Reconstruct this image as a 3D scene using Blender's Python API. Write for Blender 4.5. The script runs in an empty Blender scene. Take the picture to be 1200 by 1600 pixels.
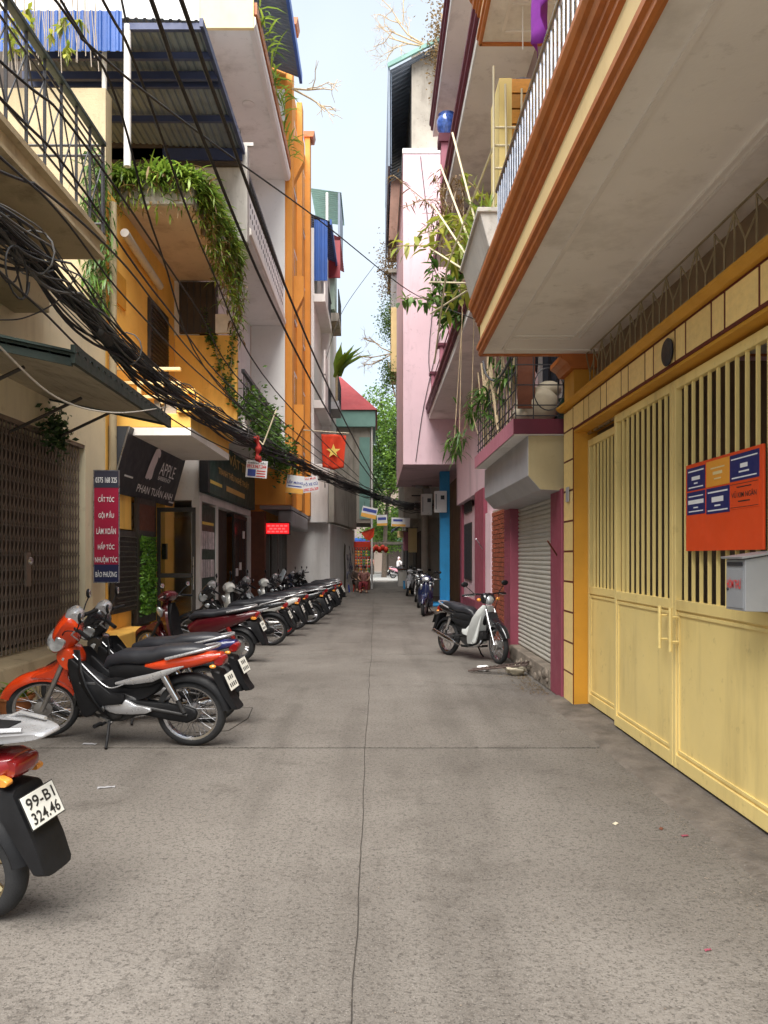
import bpy, bmesh, math, random
from mathutils import Vector, Matrix, Euler, noise as mnoise

# ------------------------------------------------------------------ camera
F, CX, HY, H = 1200.0, 588.0, 870.0, 1.6      # focal length (px of the 1200x1600 photo), vanishing point, eye height
sc = bpy.context.scene
cam = bpy.data.cameras.new('camera')
camo = bpy.data.objects.new('camera', cam)
sc.collection.objects.link(camo)
camo.location = (0, 0, H)
camo.rotation_euler = (math.radians(90), 0, 0)
cam.sensor_fit = 'VERTICAL'; cam.sensor_height = 24; cam.lens = 24 * F / 1600
cam.shift_y = (HY - 800) / 1600
cam.shift_x = (600 - CX) / 1600
cam.clip_end = 2000; cam.clip_start = 0.05
sc.camera = camo

# ------------------------------------------------------------------ world and sun
SUN_EL, SUN_AZ = math.radians(60), math.radians(-168)   # azimuth from +Y, clockwise: behind and left of the camera
w = bpy.data.worlds.new('World'); sc.world = w; w.use_nodes = True
nt = w.node_tree; nt.nodes.clear()
sky = nt.nodes.new('ShaderNodeTexSky'); sky.sky_type = 'NISHITA'; sky.sun_disc = False
sky.sun_elevation = SUN_EL; sky.sun_rotation = SUN_AZ
sky.air_density = 1.0; sky.dust_density = 3.0; sky.ozone_density = 1.0
# thin bright haze veil: the Nishita sky mixed with white cloud, a little uneven
tc = nt.nodes.new('ShaderNodeTexCoord')
cn = nt.nodes.new('ShaderNodeTexNoise'); cn.inputs['Scale'].default_value = 1.6; cn.inputs['Detail'].default_value = 5
nt.links.new(tc.outputs['Generated'], cn.inputs['Vector'])
cr = nt.nodes.new('ShaderNodeMapRange'); cr.inputs[1].default_value = .3; cr.inputs[2].default_value = .75
cr.inputs[3].default_value = .45; cr.inputs[4].default_value = .8
nt.links.new(cn.outputs['Fac'], cr.inputs[0])
mx = nt.nodes.new('ShaderNodeMix'); mx.data_type = 'RGBA'
nt.links.new(cr.outputs[0], mx.inputs[0])
nt.links.new(sky.outputs[0], mx.inputs[6])
mx.inputs[7].default_value = (4.1, 4.5, 4.75, 1)
bg = nt.nodes.new('ShaderNodeBackground'); bg.inputs[1].default_value = 0.12
nt.links.new(mx.outputs[2], bg.inputs[0])
wo = nt.nodes.new('ShaderNodeOutputWorld'); nt.links.new(bg.outputs[0], wo.inputs[0])
sl = bpy.data.lights.new('sun', 'SUN'); sl.energy = 4.2; sl.angle = math.radians(55); sl.color = (1, .965, .91)
so = bpy.data.objects.new('sun', sl); sc.collection.objects.link(so)
sd = Vector((math.sin(SUN_AZ) * math.cos(SUN_EL), math.cos(SUN_AZ) * math.cos(SUN_EL), math.sin(SUN_EL)))
so.rotation_euler = sd.to_track_quat('Z', 'Y').to_euler()
so.location = (0, -20, 40)
vs = sc.view_settings
vs.view_transform = 'Standard'; vs.look = 'None'; vs.gamma = 1; vs.use_curve_mapping = False
vs.exposure = 1.16
sc.cycles.use_denoising = True
sc.cycles.max_bounces = 8; sc.cycles.diffuse_bounces = 5; sc.cycles.glossy_bounces = 3; sc.cycles.transmission_bounces = 6
sc.cycles.transparent_max_bounces = 8

# ------------------------------------------------------------------ helpers
R = random.Random(11)
V = Vector
COL = sc.collection
def P(px, py, Y): return V(((px - CX) / F * Y, Y, H - (py - HY) / F * Y))
def PX(px, py, X): return P(px, py, X * F / (px - CX))
def PG(px, py, z=0.0):
    return P(px, py, (H - z) * F / (py - HY))
def lin(h, k=1.0):
    h = h.lstrip('#'); o = []
    for i in (0, 2, 4):
        c = int(h[i:i+2], 16) / 255
        o.append((c / 12.92 if c <= .04045 else ((c + .055) / 1.055) ** 2.4) * k)
    return tuple(o)

MATS = {}
def mat(name, col, rough=.7, var=.12, scale=2.5, bump=.0, bscale=60, metal=0.0, stain=None, stain_amt=.5, streak=False,
        rnd=0.0, coat=0.0, spec=.5, trans=0.0, alpha=1.0, emit=None, estr=0, fleck=None):
    """procedural surface: base colour broken up by noise, optional stains (streaked downwards on walls), fine relief"""
    if name in MATS: return MATS[name]
    m = bpy.data.materials.new(name); m.use_nodes = True; MATS[name] = m
    n = m.node_tree.nodes; l = m.node_tree.links
    b = n['Principled BSDF']
    if isinstance(col, str): col = lin(col)
    t = n.new('ShaderNodeTexCoord')
    def noise(s, det=5, rough_=.6, sc3=None):
        k = n.new('ShaderNodeTexNoise'); k.inputs['Scale'].default_value = s; k.inputs['Detail'].default_value = det
        k.inputs['Roughness'].default_value = rough_
        if sc3:
            mp = n.new('ShaderNodeMapping'); mp.inputs['Scale'].default_value = sc3
            l.new(t.outputs['Object'], mp.inputs[0]); l.new(mp.outputs[0], k.inputs['Vector'])
        else: l.new(t.outputs['Object'], k.inputs['Vector'])
        return k
    def mixc(fac, a, bcol, mode='MIX'):
        x = n.new('ShaderNodeMix'); x.data_type = 'RGBA'; x.blend_type = mode
        if hasattr(fac, 'type'): l.new(fac, x.inputs[0])
        else: x.inputs[0].default_value = fac
        for i, q in ((6, a), (7, bcol)):
            if hasattr(q, 'type'): l.new(q, x.inputs[i])
            else: x.inputs[i].default_value = (*q, 1)
        return x.outputs[2]
    def rng(src, a, b_, lo=0., hi=1.):
        r = n.new('ShaderNodeMapRange'); l.new(src, r.inputs[0])
        for i, q in enumerate((a, b_, lo, hi)): r.inputs[i+1].default_value = q
        return r.outputs[0]
    k = noise(scale)
    dark = tuple(max(0, c * (1 - var)) for c in col); light = tuple(min(1, c * (1 + var)) for c in col)
    cur = mixc(rng(k.outputs['Fac'], .3, .7), dark, light)
    if stain:
        if isinstance(stain, str): stain = lin(stain)
        s1 = noise(scale * 1.3, 6, .65, (1, 1, .16) if streak else None)
        cur = mixc(rng(s1.outputs['Fac'], .52, .78, 0, stain_amt), cur, stain)
        s2 = noise(scale * 7, 4, .7)
        cur = mixc(rng(s2.outputs['Fac'], .6, .78, 0, stain_amt * .7), cur, stain)
    if fleck:
        v = n.new('ShaderNodeTexVoronoi'); v.inputs['Scale'].default_value = fleck[1]
        l.new(t.outputs['Object'], v.inputs['Vector'])
        cur = mixc(rng(v.outputs['Distance'], fleck[2], fleck[2] * .4, 0, fleck[3]), cur, fleck[0])
    if rnd:
        oi = n.new('ShaderNodeObjectInfo'); hs = n.new('ShaderNodeHueSaturation')
        l.new(rng(oi.outputs['Random'], 0, 1, 1 - rnd, 1 + rnd), hs.inputs['Value']); l.new(cur, hs.inputs['Color'])
        cur = hs.outputs[0]
    l.new(cur, b.inputs['Base Color'])
    rr = noise(scale * 3, 3)
    l.new(rng(rr.outputs['Fac'], .3, .7, max(.03, rough - .08), min(1, rough + .08)), b.inputs['Roughness'])
    b.inputs['Metallic'].default_value = metal
    b.inputs['Specular IOR Level'].default_value = spec
    if coat: b.inputs['Coat Weight'].default_value = coat; b.inputs['Coat Roughness'].default_value = .06
    if trans: b.inputs['Transmission Weight'].default_value = trans
    if alpha < 1: b.inputs['Alpha'].default_value = alpha
    if emit:
        b.inputs['Emission Color'].default_value = (*emit, 1); b.inputs['Emission Strength'].default_value = estr
    if bump:
        bn = noise(bscale, 4, .65); bp = n.new('ShaderNodeBump'); bp.inputs['Strength'].default_value = bump
        bp.inputs['Distance'].default_value = .02
        l.new(bn.outputs['Fac'], bp.inputs['Height']); l.new(bp.outputs[0], b.inputs['Normal'])
    return m

def leafmat(name, c1, c2, trans=.35, rough=.45):
    if name in MATS: return MATS[name]
    m = bpy.data.materials.new(name); m.use_nodes = True; MATS[name] = m
    n = m.node_tree.nodes; l = m.node_tree.links; b = n['Principled BSDF']; out = n['Material Output']
    g = n.new('ShaderNodeNewGeometry'); r = n.new('ShaderNodeValToRGB')
    l.new(g.outputs['Random Per Island'], r.inputs[0])
    r.color_ramp.elements[0].color = (*c1, 1); r.color_ramp.elements[1].color = (*c2, 1)
    l.new(r.outputs[0], b.inputs['Base Color']); b.inputs['Roughness'].default_value = rough
    tr = n.new('ShaderNodeBsdfTranslucent'); l.new(r.outputs[0], tr.inputs[0])
    mxs = n.new('ShaderNodeMixShader'); mxs.inputs[0].default_value = trans
    l.new(b.outputs[0], mxs.inputs[1]); l.new(tr.outputs[0], mxs.inputs[2]); l.new(mxs.outputs[0], out.inputs[0])
    return m

OFF = {}
def tag(o, label=None, cat=None, group=None, kind=None):
    if label: o['label'] = label
    if cat: o['category'] = cat
    if group: o['group'] = group
    if kind: o['kind'] = kind
    return o
def thing(name, label, cat, loc=(0, 0, 0), rot=(0, 0, 0), group=None):
    o = bpy.data.objects.new(name, None); COL.objects.link(o); o.empty_display_size = .2
    o.location = loc; o.rotation_euler = rot
    OFF[o.name] = V(loc)
    return tag(o, label, cat, group)

def catmull(pts, n=6, closed=False):
    pts = [V(p) for p in pts]; out = []; N = len(pts)
    rngN = N if closed else N - 1
    for i in range(rngN):
        if closed: a, b, c, d = (pts[(i + k - 1) % N] for k in range(4))
        else: a, b, c, d = pts[max(i-1, 0)], pts[i], pts[i+1], pts[min(i+2, N-1)]
        for j in range(n):
            t = j / n
            out.append(.5 * ((2*b) + (c-a)*t + (2*a-5*b+4*c-d)*t*t + (3*b-a-3*c+d)*t*t*t))
    if not closed: out.append(pts[-1])
    return out

class MB:
    def __init__(s, xf=None): s.v = []; s.f = []; s.sm = []; s.xf = xf
    def add(s, vs_, fs, smooth=False):
        o = len(s.v)
        s.v += [V(p) for p in vs_]
        for f in fs: s.f.append([i + o for i in f]); s.sm.append(smooth)
        return s
    def box(s, x0, x1, y0, y1, z0, z1):
        if x0 > x1: x0, x1 = x1, x0
        if y0 > y1: y0, y1 = y1, y0
        if z0 > z1: z0, z1 = z1, z0
        return s.add([(x0,y0,z0),(x1,y0,z0),(x1,y1,z0),(x0,y1,z0),(x0,y0,z1),(x1,y0,z1),(x1,y1,z1),(x0,y1,z1)],
              [(0,3,2,1),(4,5,6,7),(0,1,5,4),(1,2,6,5),(2,3,7,6),(3,0,4,7)])
    def obox(s, c, size, rot):
        m = rot.to_matrix() if isinstance(rot, Euler) else rot
        h = V(size) / 2; c = V(c)
        vs_ = [c + m @ V((x*h.x, y*h.y, z*h.z)) for z in (-1, 1) for x, y in ((-1,-1),(1,-1),(1,1),(-1,1))]
        return s.add(vs_, [(0,3,2,1),(4,5,6,7),(0,1,5,4),(1,2,6,5),(2,3,7,6),(3,0,4,7)])
    def prism(s, poly, axis, a0, a1, smooth=False):
        def mk(p, a):
            return {'x': (a, p[0], p[1]), 'y': (p[0], a, p[1]), 'z': (p[0], p[1], a)}[axis]
        n = len(poly)
        vs_ = [mk(p, a0) for p in poly] + [mk(p, a1) for p in poly]
        s.add(vs_, [list(range(n)), list(range(2*n-1, n-1, -1))])
        o = len(s.v) - 2*n
        for i in range(n):
            j = (i+1) % n
            s.f.append([o+i, o+n+i, o+n+j, o+j]); s.sm.append(smooth)
        return s
    def tube(s, pts, r, n=8, caps=True, smooth=True):
        pts = [V(p) for p in pts]; N = len(pts)
        rs = r if isinstance(r, (list, tuple)) else [r] * N
        up = None; rings = []
        for i, p in enumerate(pts):
            d = (pts[min(i+1, N-1)] - pts[max(i-1, 0)])
            if d.length < 1e-9: d = V((0, 0, 1))
            d.normalize()
            if up is None:
                up = V((0, 0, 1)) if abs(d.z) < .9 else V((1, 0, 0))
            a = d.cross(up)
            if a.length < 1e-6: up = V((1, 0, 0)) if abs(d.x) < .9 else V((0, 1, 0)); a = d.cross(up)
            a.normalize(); b = a.cross(d).normalized(); up = b
            rings.append([p + (a * math.cos(2*math.pi*k/n) + b * math.sin(2*math.pi*k/n)) * rs[i] for k in range(n)])
        return s.rings(rings, caps, smooth)
    def rings(s, rings, caps=True, smooth=True, closed=True):
        n = len(rings[0]); o = len(s.v)
        for rg in rings: s.v += [V(p) for p in rg]
        for i in range(len(rings) - 1):
            for k in range(n if closed else n - 1):
                j = (k+1) % n
                s.f.append([o+i*n+k, o+i*n+j, o+(i+1)*n+j, o+(i+1)*n+k]); s.sm.append(smooth)
        if caps and closed:
            s.f.append([o+k for k in range(n-1, -1, -1)]); s.sm.append(False)
            q = o + (len(rings)-1)*n
            s.f.append([q+k for k in range(n)]); s.sm.append(False)
        return s
    def lathe(s, prof, c, axis='z', n=24, smooth=True, caps=True):
        c = V(c); rg = []
        for r, h in prof:
            row = []
            for k in range(n):
                a = 2*math.pi*k/n; u, v_ = r*math.cos(a), r*math.sin(a)
                row.append(c + V({'z': (u, v_, h), 'y': (u, h, v_), 'x': (h, u, v_)}[axis]))
            rg.append(row)
        return s.rings(rg, caps, smooth)
    def ball(s, c, r, n=12, m=8):
        if not isinstance(r, (tuple, list)): r = (r, r, r)
        c = V(c); rg = []
        for i in range(m + 1):
            t = math.pi * (.02 + .96 * i / m)
            rg.append([c + V((r[0]*math.sin(t)*math.cos(2*math.pi*k/n), r[1]*math.sin(t)*math.sin(2*math.pi*k/n), -r[2]*math.cos(t))) for k in range(n)])
        return s.rings(rg, True, True)
    def sweep(s, st, n=14, p=2.6, caps=True):
        """stations (x, z, half_width, half_height[, y]) along a path in the xz plane, rounded-box sections"""
        rg = []; N = len(st)
        for i, q in enumerate(st):
            a, b = st[max(i-1, 0)], st[min(i+1, N-1)]
            d = V((b[0]-a[0], 0, b[1]-a[1])).normalized(); nn = V((-d.z, 0, d.x))
            y0 = q[4] if len(q) > 4 else 0
            row = []
            for k in range(n):
                t = 2*math.pi*k/n; ct, s_ = math.cos(t), math.sin(t)
                row.append(V((q[0], y0 + q[2]*math.copysign(abs(ct)**(2/p), ct), q[1])) + nn*q[3]*math.copysign(abs(s_)**(2/p), s_))
            rg.append(row)
        return s.rings(rg, caps, True)
    def panel(s, prof, hw, y0=0, e=.02, smooth_n=0, inset=.9):
        """rounded slab: closed side profile (x,z), half width hw (number or f(x,z)), softened edges"""
        pr = [V((a, 0, b)) for a, b in prof]
        if smooth_n: pr = catmull(pr, smooth_n, True)
        c = sum(pr, V()) / len(pr); f = hw if callable(hw) else (lambda x, z: hw)
        rg = []
        for t, k in ((-1, inset), (-.8, (1 + inset) / 2 + .03), (-.45, 1), (.45, 1), (.8, (1 + inset) / 2 + .03), (1, inset)):
            rg.append([V((c.x + (q.x-c.x)*k, y0 + t*f(q.x, q.z), c.z + (q.z-c.z)*k)) for q in pr])
        return s.rings(rg, True, True)
    def fender(s, c, r, a0, a1, hw, crown=.02, th=.006, n=18, taper=None):
        c = V(c); out = []; inn = []
        for i in range(n + 1):
            a = math.radians(a0 + (a1-a0)*i/n); w_ = hw * (taper(i/n) if taper else 1)
            row = []; row2 = []
            for k in range(7):
                u = -1 + k/3; rr = r + crown*(1-u*u) - (.035 * abs(u)**6)
                row.append(c + V((math.cos(a)*rr, u*w_, math.sin(a)*rr))); row2.append(c + V((math.cos(a)*(rr-th), u*w_*.97, math.sin(a)*(rr-th))))
            out.append(row + row2[::-1])
        return s.rings(out, True, True)
    def corr(s, o, u, v_, nrm, nu, pitch, depth, th=.004):
        """corrugated sheet: origin, edge across the ribs (u), edge along the ribs (v), normal"""
        o, u, v_, nrm = V(o), V(u), V(v_), V(nrm).normalized()
        L = u.length; k = max(1, int(L / pitch)); row = []
        for i in range(k):
            for t, h in ((0, 0), (.25, 0), (.38, 1), (.62, 1), (.75, 0)):
                row.append((min((i + t) / k, 1), h))
        row.append((1, 0))
        for sgn in (0, 1):
            a = [o + u*t + nrm*(h*depth + sgn*th) for t, h in row]
            b = [q + v_ for q in a]
            m = len(a)
            fs = [(i, i+1, m+i+1, m+i) for i in range(m-1)]
            s.add(a + b, fs)
        return s
    def mesh(s, name, material=None, off=V((0, 0, 0))):
        me = bpy.data.meshes.new(name)
        vv = s.v
        if s.xf is not None: vv = [s.xf @ p for p in vv]
        me.from_pydata([tuple(p - off) for p in vv], [], s.f)
        me.polygons.foreach_set('use_smooth', s.sm)
        if material: me.materials.append(material)
        me.update()
        if any(s.sm): me.set_sharp_from_angle(angle=math.radians(48))
        return me
    def build(s, name, material, parent=None, bevel=0, kind=None, label=None, cat=None, group=None, local=False, fix=True):
        root = parent
        while root is not None and root.parent is not None: root = root.parent
        off = V((0, 0, 0)) if (local or root is None) else OFF.get(root.name, V((0, 0, 0)))
        if root is None:      # a thing that is a single mesh: origin at its base
            xs = [p.x for p in s.v]; ys = [p.y for p in s.v]; zs = [p.z for p in s.v]
            off = V(((min(xs)+max(xs))/2, (min(ys)+max(ys))/2, min(zs)))
        me = s.mesh(name, material, off)
        if fix:
            bm = bmesh.new(); bm.from_mesh(me); bmesh.ops.recalc_face_normals(bm, faces=bm.faces); bm.to_mesh(me); bm.free()
        o = bpy.data.objects.new(name, me); COL.objects.link(o)
        if root is None: o.location = off; OFF[o.name] = off
        if parent is not None: o.parent = parent
        if bevel:
            b = o.modifiers.new('bevel', 'BEVEL'); b.width = bevel; b.segments = 2; b.limit_method = 'ANGLE'; b.angle_limit = math.radians(40)
        return tag(o, label, cat, group, kind)

UNIT = {}
def unit_box(m, bev=.0):
    """shared unit cube (slightly bevelled copies are made by scale)"""
    if m.name not in UNIT:
        UNIT[m.name] = MB().box(-.5, .5, -.5, .5, -.5, .5).mesh('piece_' + m.name, m)
    return UNIT[m.name]
def piece(name, m, parent, x0, x1, y0, y1, z0, z1, rot=None):
    root = parent
    while root.parent is not None: root = root.parent
    o = bpy.data.objects.new(name, unit_box(m)); COL.objects.link(o); o.parent = parent
    o.location = V(((x0+x1)/2, (y0+y1)/2, (z0+z1)/2)) - OFF.get(root.name, V())
    o.scale = (abs(x1-x0), abs(y1-y0), abs(z1-z0))
    if rot: o.rotation_euler = rot
    return o
def inst(name, me, parent, loc, rot=(0, 0, 0), scale=(1, 1, 1)):
    root = parent
    while root.parent is not None: root = root.parent
    o = bpy.data.objects.new(name, me); COL.objects.link(o); o.parent = parent
    o.location = V(loc) - OFF.get(root.name, V()); o.rotation_euler = rot; o.scale = scale
    return o
def bar(name, m, parent, a, b, r=.01, n=6):
    return MB().tube([a, b], r, n).build(name, m, parent, fix=False)

def text_mesh(txt, m, wid=None, hei=None, extrude=.0015, bold=0.0):
    cu = bpy.data.curves.new('lettering', 'FONT'); cu.body = txt; cu.align_x = 'CENTER'; cu.align_y = 'CENTER'
    cu.extrude = 0; cu.offset = bold; cu.resolution_u = 3
    ob = bpy.data.objects.new('lettering', cu); me = bpy.data.meshes.new_from_object(ob)
    bpy.data.objects.remove(ob); bpy.data.curves.remove(cu)
    xs = [v.co.x for v in me.vertices]; ys = [v.co.y for v in me.vertices]
    if not xs: return me
    cx, cy = (min(xs)+max(xs))/2, (min(ys)+max(ys))/2; W, Hh = max(xs)-min(xs), max(ys)-min(ys)
    sx = wid / W if wid else hei / Hh; sy = hei / Hh if hei else sx
    for v in me.vertices: v.co = V(((v.co.x-cx)*sx, (v.co.y-cy)*sy, extrude))
    me.materials.clear(); me.materials.append(m)
    return me
def frame_mat(o, right, up):
    """matrix with local x = right, y = up, z = facing, origin o"""
    r = V(right).normalized(); u = V(up).normalized(); n_ = r.cross(u).normalized(); u = n_.cross(r)
    return Matrix(((r.x, u.x, n_.x, o[0]), (r.y, u.y, n_.y, o[1]), (r.z, u.z, n_.z, o[2]), (0, 0, 0, 1)))
def lettering(txt, m, parent, o, right, up, wid=None, hei=None, bold=0.0, lift=.004):
    me = text_mesh(txt, m, wid, hei, lift, bold)
    root = parent
    while root.parent is not None: root = root.parent
    ob = bpy.data.objects.new('lettering', me); COL.objects.link(ob)
    ob.parent = parent
    M = frame_mat(V(o) - OFF.get(root.name, V()), right, up)
    ob.matrix_local = M
    return ob
def plate(name, m, parent, o, right, up, w_, h_, th=.004, lift=0.0, **kw):
    """thin flat rectangle centred on o"""
    M = frame_mat(V(o), right, up); a = MB()
    vs_ = [M @ V((x*w_/2, y*h_/2, z)) for z in (lift, lift + th) for x, y in ((-1,-1),(1,-1),(1,1),(-1,1))]
    a.add(vs_, [(0,3,2,1),(4,5,6,7),(0,1,5,4),(1,2,6,5),(2,3,7,6),(3,0,4,7)])
    return a.build(name, m, parent, **kw)

# leaves -------------------------------------------------------------
def blade(mb, p, d, L, wid, droop=.6, seg=3):
    """one strap leaf from p in direction d bending down"""
    d = V(d).normalized(); side = d.cross(V((0, 0, 1)))
    if side.length < .01: side = V((1, 0, 0))
    side.normalize(); q = V(p); prev = None; o = len(mb.v); ws = [.55, 1, .75, .05] if seg == 3 else [.5, 1, .05]
    for i in range(seg + 1):
        mb.v += [q - side*wid*ws[i]/2, q + side*wid*ws[i]/2]
        d = (d + V((0, 0, -droop / seg))).normalized(); q = q + d * (L / seg)
    for i in range(seg):
        mb.f.append([o+2*i, o+2*i+1, o+2*i+3, o+2*i+2]); mb.sm.append(True)
def leaf(mb, p, size, rr=R):
    """one small oval leaf, random pose"""
    a = V((rr.gauss(0, 1), rr.gauss(0, 1), rr.gauss(0, .6))).normalized(); b = a.cross(V((rr.gauss(0, 1), rr.gauss(0, 1), rr.gauss(0, 1)))).normalized()
    n_ = a.cross(b); o = len(mb.v); p = V(p); s_ = size * rr.uniform(.65, 1.3)
    mb.v += [p - a*s_*.55, p + b*s_*.3 + n_*s_*.06, p + a*s_*.6 - n_*s_*.08, p - b*s_*.3 + n_*s_*.06]
    mb.f.append([o, o+1, o+2]); mb.f.append([o, o+2, o+3]); mb.sm += [False, False]
# ================================================================== materials
M = dict(
 concrete=mat('road_concrete', (.195, .176, .152), .86, .36, .5, .8, 120, stain=(.085, .074, .062), stain_amt=.8, fleck=((.045, .04, .034), 88, .44, .85)),
 patch=mat('patch_concrete', (.22, .20, .175), .9, .2, 2, .5, 50, stain=(.11, .09, .075), stain_amt=.5, fleck=((.06, .05, .045), 48, .28, .6)),
 joint=mat('joint_dirt', (.05, .043, .036), .95, .3, 8, .6, 70),
 ground=mat('far_ground', (.22, .21, .19), .9, .15, .3),
 street=mat('street_asphalt', (.30, .29, .27), .85, .15, .4),
 apron=mat('apron_cement', (.15, .128, .108), .92, .4, 2.6, 1.0, 26, stain=(.06, .046, .036), stain_amt=.9, fleck=((.3, .28, .25), 30, .16, .6)),
 cream_gate=mat('gate_paint', lin('#F6DC90', .95), .42, .07, 1.2, .04, 30, stain=lin('#80602C', .8), stain_amt=.5, streak=True),
 ochre=mat('ochre_paint', lin('#DFA030', .8), .6, .1, 2, .1, 40, stain=lin('#7A4A10'), stain_amt=.25, streak=True),
 tile=mat('yellow_tile', lin('#FAD98E', .95), .35, .08, 4, .03, 30, rnd=.10, stain=lin('#B98A3A'), stain_amt=.2),
 tilejoint=mat('brown_joint', lin('#6A2412', .8), .6, .15, 5, .1, 40),
 brown=mat('brown_moulding', lin('#BC6C30', .85), .45, .14, 3, .05, 30, stain=lin('#5A2A10'), stain_amt=.45),
 cream=mat('cream_paint', lin('#FBDDA0', .9), .6, .07, 2, .06, 40, stain=lin('#A98A5A'), stain_amt=.25, streak=True),
 soffit=mat('soffit_paint', lin('#F0EAE2', .95), .75, .06, .9, .08, 50, stain=lin('#8C8070'), stain_amt=.55),
 moulding=mat('soffit_moulding', lin('#EDE6DD', .9), .75, .06, 1.2, .05, 50),
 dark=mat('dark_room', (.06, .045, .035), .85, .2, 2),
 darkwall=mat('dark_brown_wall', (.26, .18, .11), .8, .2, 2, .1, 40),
 grille=mat('grille_iron', (.30, .24, .14), .55, .2, 6, .05, 60),
 steel=mat('rail_steel', (.55, .55, .58), .3, .12, 4, metal=1.0),
 iron=mat('black_iron', (.025, .025, .03), .5, .3, 6, .1, 60),
 pink=mat('pink_wall', lin('#EBCBD3', .88), .75, .06, .8, .12, 40, stain=lin('#947880'), stain_amt=.75, streak=True),
 rose=mat('rose_paint', lin('#C87E90', .75), .6, .1, 2, .08, 40, stain=lin('#7A4050'), stain_amt=.3, streak=True),
 maroon=mat('maroon_paint', lin('#651D34', .8), .55, .15, 2, .08, 40, stain=lin('#451425'), stain_amt=.35, streak=True),
 maroon2=mat('rose_maroon_paint', lin('#9C4A5C', .8), .55, .12, 2, .08, 40, stain=lin('#5A2030'), stain_amt=.3, streak=True),
 shutter=mat('shutter_slats', lin('#CFCBC0', .8), .5, .06, 1.5, .03, 40, stain=lin('#857A68'), stain_amt=.4, streak=True),
 greybox=mat('grey_metal_box', lin('#B4B3B6', .8), .5, .07, 1.2, .05, 40, stain=lin('#77706A'), stain_amt=.35, streak=True),
 plinth=mat('rough_plinth', (.23, .19, .15), .95, .35, 3.5, 1.0, 22, stain=(.09, .07, .055), stain_amt=.8),
 brick=mat('brick_red', lin('#B05A3C', .7), .8, .15, 8, .4, 70, rnd=.22, stain=lin('#5E2C1C'), stain_amt=.4),
 mortar=mat('mortar', (.40, .33, .27), .95, .15, 8, .5, 60),
 white=mat('white_paint', lin('#EFEDEA', .92), .7, .05, 1.0, .1, 45, stain=lin('#8F897E'), stain_amt=.45, streak=True),
 limewash=mat('limewash', (.82, .81, .79), .8, .04, 1.0, .15, 45, stain=lin('#A39C90'), stain_amt=.35, streak=True),
 oldwhite=mat('weathered_white', lin('#D9D4CC', .8), .8, .1, 1.0, .2, 40, stain=lin('#5E564A'), stain_amt=.75, streak=True),
 beige=mat('beige_plaster', lin('#D0BE9A', .75), .8, .14, 1.1, .25, 40, stain=lin('#5E503A'), stain_amt=.9, streak=True),
 beige2=mat('cream_plaster', lin('#ECE0C0', .9), .78, .08, .9, .15, 40, stain=lin('#8C7A58'), stain_amt=.5, streak=True),
 yellow=mat('yellow_plaster', lin('#FCC560', .95), .72, .1, 1.3, .15, 40, stain=lin('#8A5410'), stain_amt=.5, streak=True),
 orange=mat('orange_plaster', lin('#F2A342', .8), .7, .08, 1.3, .1, 40, stain=lin('#9A5A16'), stain_amt=.35, streak=True),
 concrete2=mat('grey_concrete_wall', lin('#B8B0A4', .78), .9, .18, 1.4, .4, 30, stain=lin('#3E382E'), stain_amt=.85, streak=True),
 glass=mat('window_glass', (.03, .035, .04), .08, .2, 2, spec=.8),
 frame_dark=mat('dark_frame', (.035, .028, .022), .5, .25, 5, .05, 50),
 wood=mat('brown_wood', lin('#6E3A20', .8), .6, .2, 6, .15, 60, stain=lin('#2E150A'), stain_amt=.4),
 palewood=mat('pale_boards', lin('#D6B98C', .8), .7, .15, 5, .2, 60, rnd=.12, stain=lin('#6E5636'), stain_amt=.4),
 teal=mat('teal_paint', lin('#86B2A8', .8), .6, .1, 2, .05, 40),
 blue=mat('blue_paint', lin('#34A4E4', .85), .55, .1, 2, .1, 40, stain=lin('#15435E'), stain_amt=.3, streak=True),
 bluesheet=mat('blue_sheet', lin('#2E62B8', .8), .45, .1, 1.5, .03, 30, stain=lin('#1A2E58'), stain_amt=.35, streak=True),
 greysheet=mat('grey_sheet', (.16, .20, .26), .5, .14, 1.5, .04, 30, stain=(.08, .08, .09), stain_amt=.5, streak=True),
 redsheet=mat('red_sheet', lin('#9A3038', .8), .5, .12, 1.5, .04, 30, stain=lin('#4A1418'), stain_amt=.4, streak=True),
 navy=mat('navy_sheet', (.035, .05, .13), .5, .15, 2, .04, 30),
 greenedge=mat('dark_green_metal', (.028, .045, .038), .55, .2, 4, .1, 40, stain=(.08, .05, .03), stain_amt=.4),
 accordion=mat('brown_steel', lin('#8A7A6C', .75), .55, .18, 4, .1, 50, rnd=.15, stain=lin('#3A2A20'), stain_amt=.5),
 bags=mat('cream_cloth', lin('#D8CDB4', .75), .9, .12, 6, .3, 60),
 blackcloth=mat('dark_cloth', (.02, .02, .028), .9, .25, 8, .2, 90),
 purple=mat('purple_cloth', lin('#9A2FB0', .75), .7, .15, 6, .1, 80),
 stick=mat('dry_stick', lin('#C4AE8C', .85), .85, .25, 12, .3, 90, rnd=.25),
 pot=mat('clay_pot', lin('#B06A3A', .7), .8, .15, 8, .2, 60),
 letter_w=mat('white_print', (.8, .8, .8), .5, .03, 5),
 letter_r=mat('red_print', (.7, .05, .05), .5, .03, 5),
 letter_b=mat('blue_print', (.05, .08, .35), .5, .03, 5),
 letter_k=mat('black_print', (.02, .02, .02), .5, .03, 5),
 letter_g=mat('gold_print', (.70, .46, .13), .4, .1, 5),
 letter_y=mat('yellow_print', (.8, .6, .12), .5, .05, 5),
)

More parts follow.
